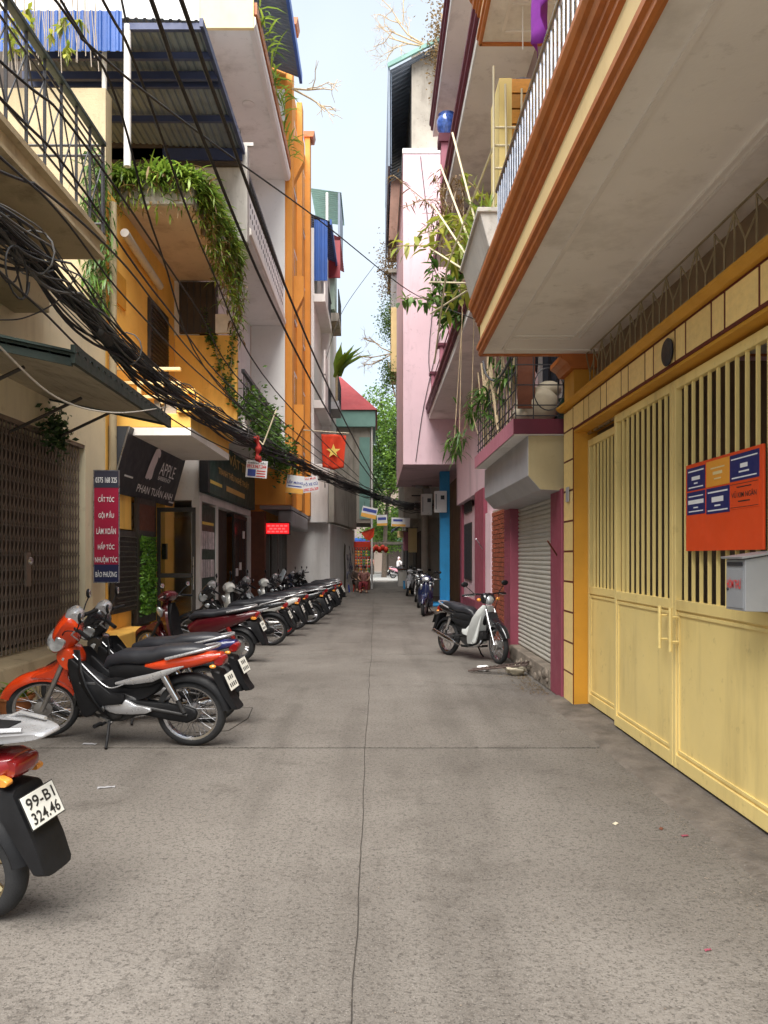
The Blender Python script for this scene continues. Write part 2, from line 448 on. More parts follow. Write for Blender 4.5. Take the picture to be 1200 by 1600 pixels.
# ================================================================== ground
def concrete_material():
    m = bpy.data.materials.new('alley_concrete'); m.use_nodes = True; n = m.node_tree.nodes; l = m.node_tree.links; b = n['Principled BSDF']
    t = n.new('ShaderNodeTexCoord')
    def no(scale, det=5, s3=None, rough=.6):
        k = n.new('ShaderNodeTexNoise'); k.inputs['Scale'].default_value = scale; k.inputs['Detail'].default_value = det; k.inputs['Roughness'].default_value = rough
        mp = n.new('ShaderNodeMapping'); mp.inputs['Scale'].default_value = s3 or (1, 1, 1); l.new(t.outputs['Object'], mp.inputs[0]); l.new(mp.outputs[0], k.inputs['Vector']); return k.outputs['Fac']
    def rg(src, a, b_, lo, hi):
        r = n.new('ShaderNodeMapRange'); l.new(src, r.inputs[0])
        for i, q in enumerate((a, b_, lo, hi)): r.inputs[i+1].default_value = q
        return r.outputs[0]
    def mx_(f, a, c):
        x = n.new('ShaderNodeMix'); x.data_type = 'RGBA'; l.new(f, x.inputs[0])
        for i, q in ((6, a), (7, c)):
            if hasattr(q, 'type'): l.new(q, x.inputs[i])
            else: x.inputs[i].default_value = (*q, 1)
        return x.outputs[2]
    cur = mx_(rg(no(.55, 6), .3, .7, 0, 1), (.112, .099, .086), (.178, .161, .142))          # broad tone
    cur = mx_(rg(no(1.0, 5, (1.6, .12, 1)), .5, .75, 0, .75), cur, (.072, .062, .053))       # worn, dirty tracks along the alley
    cur = mx_(rg(no(1.9, 7, None, .7), .55, .72, 0, .7), cur, (.058, .049, .041))           # damp and grime patches
    cur = mx_(rg(no(.9, 6, None, .7), .58, .75, 0, .55), cur, (.215, .197, .174))            # pale cement film
    cur = mx_(rg(no(38, 3), .52, .66, 0, .6), cur, (.048, .041, .035))                      # pits
    cur = mx_(rg(no(95, 2), .56, .68, 0, .75), cur, (.033, .028, .024))                       # dark grains
    cur = mx_(rg(no(120, 2, (1, 1.1, 1)), .60, .70, 0, .55), cur, (.28, .26, .235))          # pale grains
    oi = n.new('ShaderNodeObjectInfo'); hs = n.new('ShaderNodeHueSaturation'); l.new(rg(oi.outputs['Random'], 0, 1, 1.03, 1.13), hs.inputs['Value']); l.new(cur, hs.inputs['Color'])
    l.new(hs.outputs[0], b.inputs['Base Color']); l.new(rg(no(1.4), .3, .7, .72, .95), b.inputs['Roughness']); b.inputs['Specular IOR Level'].default_value = .35
    bp = n.new('ShaderNodeBump'); bp.inputs['Strength'].default_value = .8; bp.inputs['Distance'].default_value = .012; l.new(no(70, 4), bp.inputs['Height']); l.new(bp.outputs[0], b.inputs['Normal'])
    return m
M['concrete'] = concrete_material()
MB().add([(-400, -60, -.06), (400, -60, -.06), (400, 600, -.06), (-400, 600, -.06)], [(0, 1, 2, 3)]).build('ground', M['ground'], kind='structure')
# the alley: dirt bed with cast concrete slabs lying in it, joints left open
alley = MB().box(-7, 5, -5, 52, -.05, -.007).build('alley', M['joint'], kind='structure')
rows = [-5, .45, 6.44, 12.55, 18.6, 24.7, 30.8, 37, 44.5, 52]
cols = [-7.0, -.09, 5.0]
for i in range(len(rows) - 1):
    for j in range(2):
        x0, x1, y0, y1 = cols[j] + .002, cols[j+1] - .002, rows[i] + .022, rows[i+1] - .022
        a = MB(); n = max(8, int((y1 - y0) / .12)); g = lambda k: (mnoise.noise(V((k * 1.7, i * 9.1 + j * 3.3, 0))) * .006)
        gc = lambda y: mnoise.noise(V((.37*y, 2.2, 0)))*.018 + mnoise.noise(V((2.1*y, 5.5, 0)))*.008 + mnoise.noise(V((9*y, 1.5, 0)))*.003
        gl = gc if j else g; gr = g if j else (lambda y: gc(y - 50))
        lft = [(x0 + gl(y0 + (y1-y0)*t/n) , y0 + (y1-y0)*t/n) for t in range(n+1)]
        rgt = [(x1 + gr(50 + y0 + (y1-y0)*t/n), y0 + (y1-y0)*t/n) for t in range(n+1)]
        poly = lft + rgt[::-1]
        if i == 2: poly = [(px_, py_ + (mnoise.noise(V((px_ * 4, 7, 2))) * .01 if abs(py_ - y0) < .01 else 0)) for px_, py_ in poly]
        a.prism(poly, 'z', -.04, 0)
        a.build('slab', M['concrete'], alley, bevel=.004)
MB().prism([(-2.0, 7.02), (-1.62, 6.98), (-1.36, 7.05), (-1.27, 7.6), (-1.31, 8.12), (-1.7, 8.16), (-2.02, 8.1)], 'z', -.01, .003).build('slab_patch', M['concrete'], alley)
MB().tube([(-1.64, 6.985, .001), (-1.36, 7.05, .001), (-1.27, 7.6, .001), (-1.31, 8.12, .001), (-1.7, 8.17, .001)], .006, 5).build('patch_edge', M['joint'], alley, fix=False)
# street across the end of the alley
MB().box(-60, 60, 52.05, 72, -.05, -.004).build('street', M['street'], kind='structure')
MB().box(-60, 60, 72, 78, -.05, .12).build('pavement', M['patch'], kind='structure', bevel=.02)
# rough cement apron sloping up to the gate
a = MB(); N = 46
for k in range(N + 1):
    y = 1.0 + (8.75 - 1.0) * k / N
    e = 1.87 + .05 * mnoise.noise(V((y * 1.3, 0, 0))) + .02 * mnoise.noise(V((y * 6, 3, 0)))
    zz = [mnoise.noise(V((y * 5, q * 3.1, 1))) * .008 for q in range(5)]
    a.v += [V((e, y, -.004)), V((e + .05, y, .012 + zz[1])), V((2.06, y, .022 + zz[2])), V((2.2, y, .03 + zz[3] * .4)), V((2.62, y, .03))]
for k in range(N):
    for q in range(4):
        a.f.append([k*5+q, k*5+q+1, k*5+5+q+1, k*5+5+q]); a.sm.append(True)
a.build('apron', M['apron'], kind='structure')
# ================================================================== right side: the yellow house with the gate
h1 = thing('townhouse', 'yellow house with cream steel gate, tiled lintel and deep overhanging white soffit', 'house', (2.4, 5, 0))
GX, WX = 2.22, 2.10
Y0, Y1 = 1.0, 8.62
# body: side walls, back wall and floors behind the gate
b = MB()
b.box(2.36, 9, Y1 - .2, Y1, 0, 3.75); b.box(2.36, 9, Y0, Y0 + .2, 0, 3.75); b.box(6.2, 6.4, Y0 + .2, Y1 - .2, 0, 3.75)
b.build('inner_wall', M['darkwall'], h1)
MB().box(2.5, 6.2, Y0 + .2, Y1 - .2, -.02, .03).build('inner_floor', M['patch'], h1)
# upper storeys
b = MB(); b.box(2.35, 9, Y0, 8.13, 4.06, 7.05); b.box(2.35, 9, Y0, 8.13, 7.35, 10.6)
b.build('upper_wall', M['cream'], h1)
for zz in (4.75, 8.05):
    for yy in (3.2, 5.9):
        f = MB().box(2.30, 2.349, yy, yy + 1.4, zz - .4, zz + 1.5).build('window', M['frame_dark'], h1)
        MB().box(2.29, 2.299, yy + .07, yy + .67, zz - .33, zz + 1.43).build('pane', M['glass'], f)
        MB().box(2.29, 2.299, yy + .73, yy + 1.33, zz - .33, zz + 1.43).build('pane', M['glass'], f)
# pillar beside the gate
MB().box(2.112, 2.36, 8.2, Y1, 0, 3.6).build('pillar', M['ochre'], h1)
MB().box(2.104, 2.112, 8.21, Y1 - .004, 0, 3.2).build('pillar_backing', M['tilejoint'], h1)
zz = .02; k = 0
while zz < 3.15:
    hgt = .33
    piece('tile', M['tile'], h1, 2.1005, 2.104, 8.225, Y1 - .02, zz, min(zz + hgt - .022, 3.19)); zz += hgt; k += 1
# meter plate on the pillar
MB().box(2.08, 2.0919, 8.33, 8.44, 2.2, 2.36).build('number_plate', M['greybox'], h1)
# lintel
MB().box(2.112, 2.36, Y0, 8.2, 2.93, 3.215).build('lintel', M['ochre'], h1)
MB().box(2.104, 2.112, Y0, 8.2, 2.955, 3.214).build('lintel_backing', M['tilejoint'], h1)
yy = 8.19; seq = [.40, .185]; i = 0; vent_y = 5.5
while yy > 1.4:
    wdt = seq[i % 2] * (1.05 if i % 4 == 0 else 1)
    piece('tile', M['tile'], h1, 2.1005, 2.104, yy - wdt + .03, yy, 2.978, 3.195); yy -= wdt; i += 1
MB().lathe([(.0, .0), (.095, .0), (.1, -.012), (.088, -.02), (.02, -.016), (0, -.016)], (2.092, 5.5, 3.065), 'x', 24).build('vent', M['iron'], h1)
MB().prism([(2.36, 3.216), (2.07, 3.216), (2.05, 3.23), (2.03, 3.25), (2.03, 3.272), (2.36, 3.272)], 'y', Y0, 8.66).build('ledge', M['ochre'], h1)
# ornamental grille above the ledge
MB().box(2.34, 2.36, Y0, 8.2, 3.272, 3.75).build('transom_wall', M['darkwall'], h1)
def motif(y, w_):
    z0, z1 = 3.285, 3.735; zm = (z0 + z1) / 2; x = 2.22; q = w_ / 8
    L = [((y, z0), (y, z1)), ((y, z1), (y + 2*q, zm + .06)), ((y + 2*q, zm + .06), (y + 2*q, zm - .08)), ((y + 2*q, zm - .08), (y, z0)),
         ((y + 2*q, zm + .06), (y + 4*q, z1 - .02)), ((y + 4*q, z1 - .02), (y + 4*q, zm + .1)), ((y + 2*q, zm - .08), (y + 4*q, z0 + .14)),
         ((y + 4*q, z0 + .14), (y + 6*q, z0 + .06)), ((y + 4*q, zm + .1), (y + 6*q, zm)), ((y + 6*q, zm), (y + 6*q, z0 + .06)), ((y + 6*q, zm), (y + 8*q, z1)),
         ((y + 6*q, z0 + .06), (y + 8*q, z0)), ((y + 4*q, z0 + .14), (y + 4*q, zm + .1))]
    g = MB()
    for (a_, b_), (c_, d_) in L: g.tube([(x, a_, b_), (x, c_, d_)], .007, 5)
    return g
for k in range(12): motif(1.4 + k * .56, .56).build('grille_panel', M['grille'], h1)
MB().tube([(2.22, 1.2, 3.742), (2.22, 8.2, 3.742)], .008, 5).build('grille_rail', M['grille'], h1)
MB().prism([(2.36, 3.60), (2.06, 3.60), (2.02, 3.66), (1.96, 3.70), (1.96, 3.748), (2.36, 3.748)], 'y', 8.12, 8.66).build('capital', M['brown'], h1)
# overhanging slabs with moulded edges, the balcony and the one a storey higher
def slab(z, full=True):
    MB().box(1.12, 9, Y0, 8.13, z, z + .3).build('soffit_slab', M['soffit'], h1)
    for xa, xb in ((1.92, 1.945), (1.98, 2.0)):
        MB().box(xa, xb, Y0, 7.45 + (xa - 1.92), z - .018, z).build('soffit_moulding', M['moulding'], h1)
    MB().box(1.30, 1.33, Y0, 7.95, z - .012, z).build('soffit_moulding', M['moulding'], h1)
    for ya, yb in ((7.45, 7.475), (7.55, 7.57), (7.95, 7.98)):
        MB().box(1.335, 1.915 if ya < 7.9 else 2.3, ya, yb, z - .016, z).build('soffit_moulding', M['moulding'], h1)
    lo = [(1.119, z - .02), (1.10, z - .02), (1.085, z), (1.085, z + .035), (1.065, z + .05), (1.065, z + .085), (1.085, z + .10), (1.119, z + .10)]
    MB().prism(lo, 'y', Y0, 8.17).build('lower_moulding', M['brown'], h1)
    MB().box(1.10, 8, 8.131, 8.17, z - .02, z + .10).build('end_moulding', M['brown'], h1)
    MB().box(1.10, 1.119, Y0, 8.16, z + .10, z + .30).build('fascia', M['cream'], h1)
    MB().box(1.10, 8, 8.131, 8.16, z + .10, z + .30).build('fascia', M['cream'], h1)
    up = [(1.35, z + .30), (1.10, z + .30), (1.075, z + .315), (1.075, z + .345), (1.055, z + .36), (1.055, z + .39), (1.03, z + .405), (1.02, z + .45),
          (1.0, z + .47), (.985, z + .51), (.985, z + .545), (1.02, z + .56), (1.35, z + .56)]
    MB().prism(up, 'y', Y0, 8.2).build('upper_moulding', M['brown'], h1)
slab(3.75); slab(7.05)
MB().tube([(1.45, 7.6, 7.05), (1.45, 7.6, 6.62)], .006, 5).build('lamp_cord', M['white'], h1)
# balcony railing of round bars
for y in [7.55 - .115 * k for k in range(44)]:
    bar('baluster', M['steel'], h1, (1.2, y, 4.3), (1.2, y, 5.2), .011, 6)
MB().tube([(1.2, 7.6, 5.22), (1.2, 1.4, 5.22)], .027, 8).build('handrail', M['steel'], h1)
MB().tube([(1.2, 7.6, 4.42), (1.2, 1.4, 4.42)], .014, 6).build('rail', M['steel'], h1)

# ------------------------------------------------------------------ gate
gate = thing('gate', 'tall cream steel gate of barred leaves with sheet lower panels', 'gate', (GX, 5, .04))
bar_me = MB().box(-.010, .010, -.009, .009, 0, 1.545).mesh('gate_bar', M['cream_gate'])
def leafgate(y0, y1, x, bars, top=2.9, zb=.05):
    """one leaf, y0 far end, y1 near end"""
    s = .055; f = MB(); d = .025
    f.box(x-d, x+d, y1, y1 + s, zb, top); f.box(x-d, x+d, y0 - s, y0, zb, top)
    f.box(x-d+.001, x+d-.001, y1 + s, y0 - s, top - .07, top)
    f.box(x-d+.001, x+d-.001, y1 + s, y0 - s, 1.21, 1.285)
    f.box(x-d+.001, x+d-.001, y1 + s, y0 - s, zb, zb + .10)
    lf = f.build('leaf', M['cream_gate'], gate, bevel=.004)
    MB().box(x-.006, x+.006, y1 + s, y0 - s, zb + .10, 1.21).build('sheet_panel', M['cream_gate'], lf)
    t = MB(); e = .03
    t.box(x-.017, x-.006, y1 + s + .012, y0 - s - .012, 1.17, 1.195); t.box(x-.017, x-.006, y1 + s + .012, y0 - s - .012, zb + .115, zb + .14)
    t.box(x-.017, x-.006, y1 + s + .012, y1 + s + .037, zb + .14, 1.17); t.box(x-.017, x-.006, y0 - s - .037, y0 - s - .012, zb + .14, 1.17)
    t.build('panel_trim', M['cream_gate'], lf, bevel=.003)
    a0, a1 = y1 + s, y0 - s
    for k in range(bars):
        inst('bar', bar_me, lf, (x, a0 + (a1 - a0) * (k + 1) / (bars + 1), 1.285), scale=(1, 1, (top - .07 - 1.285) / 1.545))
    return lf
l1 = leafgate(8.19, 7.03, GX + .06, 8, 2.84)
l2 = leafgate(7.09, 5.70, GX, 9)
l3 = leafgate(5.69, 4.02, GX, 11)
l4 = leafgate(4.01, 2.4, GX, 10)
for y in (5.80, 5.59):
    t = MB().tube([(GX - .025, y, 1.16), (GX - .075, y, 1.16), (GX - .075, y, 1.16)], .010, 6)
    t.tube([(GX - .025, y, .98), (GX - .075, y, .98)], .010, 6)
    t.tube([(GX - .08, y, .91), (GX - .08, y, 1.23)], .013, 8)
    t.build('handle', M['cream_gate'], l2 if y > 5.7 else l3)
MB().box(GX + .03, GX + .06, 5.2, 8.19, 2.905, 2.925).build('track', M['steel'], gate)

# ------------------------------------------------------------------ notice board and letter box on the gate
nb = thing('notice_board', 'orange board with small blue and yellow notices tied to the cream gate', 'notice board', (2.17, 4.85, 1.64))
m_or = mat('orange_board', lin('#F0521C', .85), .5, .06, 2.5, .03, 30)
MB().box(2.165, 2.18, 4.3, 5.37, 1.64, 2.235).build('panel', m_or, nb, bevel=.002)
m_bl = mat('notice_blue', lin('#1E2A6E', .8), .5, .05, 4); m_ye = mat('notice_yellow', lin('#F5A83C', .85), .5, .05, 4)
RT, UP = (0, -1, 0), (0, 0, 1)           # facing the alley from the right wall: right is towards -Y
def notice(y, z, w_, h_, m, lines, lm, head=None):
    p = plate('notice', m, nb, (2.165, y, z), RT, UP, w_, h_, .002)
    for (dz, ww, hh) in lines:
        plate('print_line', lm, p, (2.163, y, z + dz * h_), RT, UP, ww * w_, hh * h_, .001)
    if head: lettering(head[0], lm, p, (2.163, y, z + head[1] * h_), RT, UP, head[2] * w_, head[3] * h_, .01, .0015)
    return p
ln = [(.34, .86, .06), (.02, .45, .16), (-.2, .2, .06), (-.37, .8, .05)]
notice(5.20, 2.13, .29, .155, m_bl, ln, M['letter_w'])
notice(5.20, 1.965, .29, .155, m_bl, [(.3, .8, .05), (.05, .85, .18), (-.2, .25, .06), (-.36, .8, .05)], M['letter_w'])
notice(4.87, 2.135, .33, .165, m_ye, [(.2, .6, .05), (.0, .4, .12), (-.22, .3, .05)], mat('pale_yellow_print', (.75, .6, .3), .5))
notice(4.87, 1.96, .33, .165, m_bl, [(.33, .85, .06), (.04, .5, .2), (-.2, .25, .06), (-.38, .85, .05)], M['letter_w'])
notice(4.52, 2.135, .36, .16, m_bl, [(.33, .9, .05), (.04, .25, .16), (-.18, .35, .06), (-.38, .85, .05)], M['letter_w'])
notice(4.52, 1.965, .36, .155, m_or, [(.33, .5, .04), (-.22, .4, .05), (-.44, .95, .02), (.46, .95, .02)], M['letter_k'], ('VŨ KIM NGÂN', .06, .85, .26))
mb_ = thing('letter_box', 'small grey steel letter box with red lettering hung on the gate', 'letter box', (2.08, 4.25, 1.3))
m_lb = mat('letterbox_grey', lin('#A9ABAE', .75), .42, .06, 4, .03, 40, stain=lin('#5E5A52'), stain_amt=.25)
MB().prism([(1.985, 1.305), (2.19, 1.30), (2.19, 1.62), (1.985, 1.585)], 'y', 4.135, 4.36).build('body', m_lb, mb_, bevel=.004)
MB().prism([(1.965, 1.588), (2.195, 1.624), (2.195, 1.634), (1.96, 1.60)], 'y', 4.12, 4.375).build('lid', m_lb, mb_, bevel=.002)
MB().box(1.979, 1.985, 4.16, 4.335, 1.55, 1.57).build('slot', M['iron'], mb_)
d = MB().box(1.981, 1.985, 4.15, 4.345, 1.32, 1.53).build('door', m_lb, mb_)
MB().lathe([(.009, 0), (.007, -.006)], (1.981, 4.325, 1.42), 'x', 10).build('lock', M['iron'], d)
lettering('HÒM THƯ', M['letter_r'], mb_, (1.9805, 4.248, 1.455), RT, UP, .165, .06, .02)

# ================================================================== right side: the pink house with the roller shutter
h2 = thing('townhouse', 'narrow pink and maroon house with roller shutter and plant-filled iron balcony', 'house', (2.6, 14, 0))
b = MB()
b.box(2.45, 9, 8.64, 12.5, 2.3, 2.975); b.box(2.2, 9, 12.5, 16.6, 0, 2.975); b.box(2.62, 9, 16.6, 23.4, 0, 2.975)
b.box(2.45, 9, 8.64, 23.4, 3.16, 5.78)
b.build('wall', M['pink'], h2)
MB().box(2.08, 2.45, 8.64, 9.18, 0, 2.37).build('pillar', M['maroon2'], h2, bevel=.01)
MB().box(2.08, 2.45, 11.92, 12.5, .0, 2.6).build('pillar', M['maroon2'], h2, bevel=.01)
a = MB(); N = 26                                      # crumbling stone plinth below the shutter
a.box(2.07, 2.5, 9.181, 11.919, 0, .24)
a.build('plinth', M['plinth'], h2, bevel=.015)
for k in range(16):                                   # knobbly stones showing in the plinth face
    y = 9.25 + R.random() * 2.6; z = .03 + R.random() * .15; s_ = R.uniform(.05, .12)
    MB().ball((2.075, y, z), (.03, s_, s_ * .6), 8, 5).build('stone', M['plinth'], h2)
b = MB(); rows_ = []; z = .245                      # slatted roller shutter, curved slats
while z < 2.36:
    rows_ += [(2.222, z), (2.206, z + .012), (2.2, z + .03), (2.206, z + .05), (2.22, z + .058)]; z += .062
b.rings([[V((x, 9.18, q)) for x, q in rows_], [V((x, 11.92, q)) for x, q in rows_]], False, False, closed=False)
b.build('roller_shutter', M['shutter'], h2, kind='stuff')
MB().prism([(1.72, 2.976), (2.44, 2.976), (2.44, 2.33), (1.86, 2.36), (1.72, 2.52)], 'y', 8.72, 12.2).build('shutter_housing', M['greybox'], h2, bevel=.006)
MB().prism([(1.725, 2.974), (2.43, 2.974), (2.43, 2.34), (1.862, 2.366), (1.725, 2.522)], 'y', 8.712, 8.72).build('housing_end', mat('yellow_bounce_tan', lin('#BCAC84', .85), .6, .08, 2, .05, 40, stain=lin('#7E6A40'), stain_amt=.35, streak=True), h2)  # tan end tint: yellow bounce from the neighbouring pillar put into the colour
MB().box(1.55, 2.45, 8.68, 12.05, 2.99, 3.16).build('balcony_slab', M['maroon'], h2)
MB().box(1.542, 1.55, 8.675, 12.05, 2.982, 3.162).build('fascia', M['rose'], h2)
MB().box(1.56, 2.449, 8.70, 12.04, 2.978, 2.99).build('soffit', M['white'], h2)
# balcony doors, pale curtain wall, iron cage
f = MB().box(2.40, 2.449, 9.2, 11.4, 3.17, 5.3).build('balcony_door', M['frame_dark'], h2)
for k in range(4): MB().box(2.385, 2.40, 9.26 + k*.53, 9.72 + k*.53, 3.25, 5.22).build('pane', M['glass'], f)
ZT = 4.35
zc = [3.2, 3.32, 3.55, 3.78, 4.0, 4.2, ZT]
for z in zc: MB().box(1.575, 2.44, 8.705, 8.717, z - .006, z + .006).build('cage_rail', M['iron'], h2)
for x in (1.58, 1.78, 2.06, 2.14, 2.22, 2.36): MB().box(x - .006, x + .006, 8.70, 8.712, 3.16, ZT).build('cage_bar', M['iron'], h2)
ring = [(1.95 + .17 * math.cos(t * math.pi / 12), 8.7, 3.5 + .24 * math.sin(t * math.pi / 12)) for t in range(25)]
MB().tube(ring, .007, 6).build('cage_ring', M['iron'], h2)
for z in (3.24, 3.34, 3.5, 3.7, 3.9): MB().box(1.574, 1.586, 8.718, 12.0, z - .006, z + .006).build('cage_rail', M['iron'], h2)
for k in range(14): MB().box(1.574, 1.584, 8.95 + k*.225, 8.96 + k*.225, 3.16, ZT - .4).build('cage_bar', M['iron'], h2)
# second slab with white edge and maroon upstand, third slab
for z, y1, x in ((5.8, 23.4, 1.6), (9.6, 17.6, 1.56), (13.2, 21.2, 1.56)):
    MB().box(x + .03, 9, 8.64, y1, z, z + .16).build('soffit_slab', M['soffit'], h2)
    MB().box(x, x + .03, 8.64, y1, z - .01, z + .15).build('slab_edge', M['white'], h2)
    MB().prism([(x - .06, z + .17), (x - .03, z + .15), (x + .2, z + .15), (x + .2, z + .42), (x - .06, z + .42), (x - .1, z + .38), (x - .1, z + .3), (x - .06, z + .26)], 'y', 8.64, y1 - .02).build('upstand', M['maroon'], h2)
b = MB(); b.box(2.5, 9, 8.64, 17.6, 6.2, 9.6); b.box(2.7, 9, 8.64, 17.6, 10.0, 13.2); b.box(1.75, 1.95, 17.2, 17.5, 6.2, 9.6); b.box(2.05, 9, 17.62, 21.4, 6.25, 13.2)
b.build('upper_wall', mat('dull_pink_grey', lin('#A89292', .8), .8, .1, 1, .2, 40, stain=lin('#5C4C4C'), stain_amt=.6, streak=True), h2)
for y in (12.2, 14.6, 17.0, 19.5, 22.5): # pink balcony posts with maroon caps
    p_ = MB().box(1.62, 1.84, y, y + .22, 6.22, 6.95).build('post', M['rose'], h2)
    MB().prism([(1.56, 6.95), (1.9, 6.95), (1.9, 7.02), (1.56, 7.02)], 'y', y - .06, y + .28).build('cap', M['maroon'], p_)
MB().box(1.6, 2.05, 17.65, 21.2, 9.6, 9.85).build('soffit_slab', M['soffit'], h2); MB().box(1.56, 1.6, 17.65, 21.2, 9.58, 9.9).build('slab_edge', M['maroon'], h2)
p_ = MB().box(1.6, 1.9, 18.9, 19.2, 9.86, 12.0).build('post', M['rose'], h2); MB().box(1.53, 1.97, 18.83, 19.27, 11.8, 12.0).build('cap', M['maroon'], p_)
MB().lathe([(0, 12.0), (.12, 12.0), (.24, 12.2), (.26, 12.4), (.2, 12.5), (.22, 12.55), (.18, 12.55), (0, 12.45)], (1.75, 19.05, 0), 'z', 20).build('pot', mat('blue_glaze', (.05, .12, .42), .15, .6, 14, coat=.8), label='round blue glazed pot on the pink pillar high up', cat='pot')
for z in (6.4, 6.65, 6.9): MB().tube([(1.7, 12.3, z), (1.7, 22.8, z)], .015, 6).build('rail', M['maroon'], h2)
# recessed brick strip, maroon posts, grey door, barred window along the base
MB().box(2.18, 2.20, 12.7, 14.4, .0, 2.45).build('brick_backing', M['mortar'], h2)
zz = .02; k = 0
while zz < 2.4:
    y = 12.72 - (.11 if k % 2 else 0)
    while y < 14.38:
        ya, yb = max(y, 12.72), min(y + .205, 14.38)
        if yb - ya > .03: piece('brick', M['brick'], h2, 2.165 - R.random()*.004, 2.18, ya, yb, zz, zz + .07)
        y += .22
    zz += .083; k += 1
MB().box(2.15, 2.199, 14.45, 15.15, 0, 2.45).build('strip', M['pink'], h2)
MB().box(2.12, 2.199, 15.2, 16.55, 0, 2.975).build('pillar', M['maroon2'], h2)
MB().box(2.55, 2.62, 22.95, 23.39, 0, 5.75).build('pillar', M['maroon2'], h2)
MB().box(2.57, 2.62, 19.9, 22.95, 0, .45).build('skirting', M['maroon2'], h2)
f = MB().box(2.585, 2.619, 18.5, 19.85, .05, 2.35).build('door', mat('grey_door', lin('#8E929A', .7), .5, .1, 2), h2)
MB().box(2.575, 2.585, 18.7, 19.65, 1.1, 2.2).build('pane', M['glass'], f)
for y0, y1, z0, z1 in ((21.0, 22.6, .95, 2.55), (21.0, 22.6, 2.85, 3.6), (18.5, 19.9, 2.75, 3.5)):
    f = MB().box(2.59, 2.619, y0, y1, z0, z1).build('window', M['frame_dark'], h2)
    for k in range(9): MB().box(2.575, 2.585, y0 + .08 + k*(y1-y0-.16)/8, y0 + .1 + k*(y1-y0-.16)/8, z0 + .03, z1 - .03).build('window_bar', M['iron'], f)
bar('flag_holder', M['steel'], h2, (2.12, 15.3, 1.75), (1.95, 15.0, 1.95), .012)
bar('flag_holder', M['wood'], h2, (2.08, 8.85, 1.62), (1.94, 8.7, 1.78), .010)

# things on the pink house's balcony
t = MB()
t.ball((1.88, 8.95, 3.36), (.26, .17, .22), 14, 9); t.ball((2.02, 9.0, 3.56), (.15, .12, .1), 12, 8)
t.build('sack', M['bags'], label='bulging cream sack leaning inside the iron balcony cage', cat='sack')
t = MB().ball((1.7, 8.98, 3.25), (.12, .16, .11), 12, 8)
t.build('sack', M['bags'], label='small low cream bundle at the corner of the iron balcony', cat='sack')
MB().box(1.62, 1.82, 8.80, 8.82, 3.3, 3.95).build('board', M['wood'], label='brown board standing upright behind the iron balcony bars', cat='board')
def cloth(x0, x1, y, z0, z1, m, name, label, wave=.03, cat='clothes', axis='x'):
    a = MB(); n, k_ = 16, 12
    for j in range(k_ + 1):
        for i in range(n + 1):
            u, v_ = i/n, j/k_
            off = wave * math.sin(u*13 + 1.5*math.sin(v_*2.2)) * (.35 + .65*v_) + .01*mnoise.noise(V((u*6, v_*6, x0)))
            bot = z0 + .06*math.sin(u*9) * (1 if v_ > .95 else 0)
            q = (x0 + (x1-x0)*u*(1 - .1*v_), y + off, z1 + (bot - z1)*v_) if axis == 'x' else (y + off, x0 + (x1-x0)*u*(1 - .1*v_), z1 + (bot - z1)*v_)
            a.v.append(V(q))
    W = n + 1
    for j in range(k_):
        for i in range(n): a.f.append([j*W+i, j*W+i+1, (j+1)*W+i+1, (j+1)*W+i]); a.sm.append(True)
    o = a.build(name, m, label=label, cat=cat, fix=False)
    md = o.modifiers.new('thickness', 'SOLIDIFY'); md.thickness = .004
    return o
cloth(1.68, 1.95, 9.15, 3.75, 4.5, M['blackcloth'], 'hanging_coat', 'dark coat hung up inside the iron balcony beside the board')
cloth(1.98, 2.2, 9.12, 3.62, 4.5, M['blackcloth'], 'hanging_coat', 'dark trousers hung up inside the iron balcony beside the pink wall')
t = MB().lathe([(.0, 3.17), (.15, 3.17), (.2, 3.42), (.21, 3.44), (.19, 3.44), (0, 3.42)], (2.2, 9.1, 0), 'z', 18)
t.build('tub', mat('green_plastic', (.02, .07, .045), .4, .1, 4), label='dark green plastic tub behind the iron balcony bars', cat='tub')
# bundle of dry poles leaning in the balcony
for k in range(26):
    y = 9.2 + R.random()*2.5; dx = R.uniform(-.12, .18); dy = R.uniform(-.4, .3)
    bx = 1.62 + R.random()*.22
    MB().tube([(bx, y, 3.17), (bx + dx*.4, y + dy*.5, 3.8), (bx + dx, y + dy, 4.3 + R.random()*.5)], R.uniform(.009, .017), 6).build(
        'stick', M['stick'], label='thin dry pole leaning among others in the iron balcony', cat='stick', group='dry poles in the iron balcony', fix=False)
hose = catmull([(1.53, 11.0, 4.4), (1.5, 10.4, 4.05), (1.52, 9.6, 3.82), (1.58, 8.95, 3.98), (1.6, 8.75, 4.4)], 8)
MB().tube(hose, .016, 8).build('hose', mat('grey_hose', (.08, .08, .085), .5, .1, 5), label='grey hose looped over the iron balcony side', cat='hose')

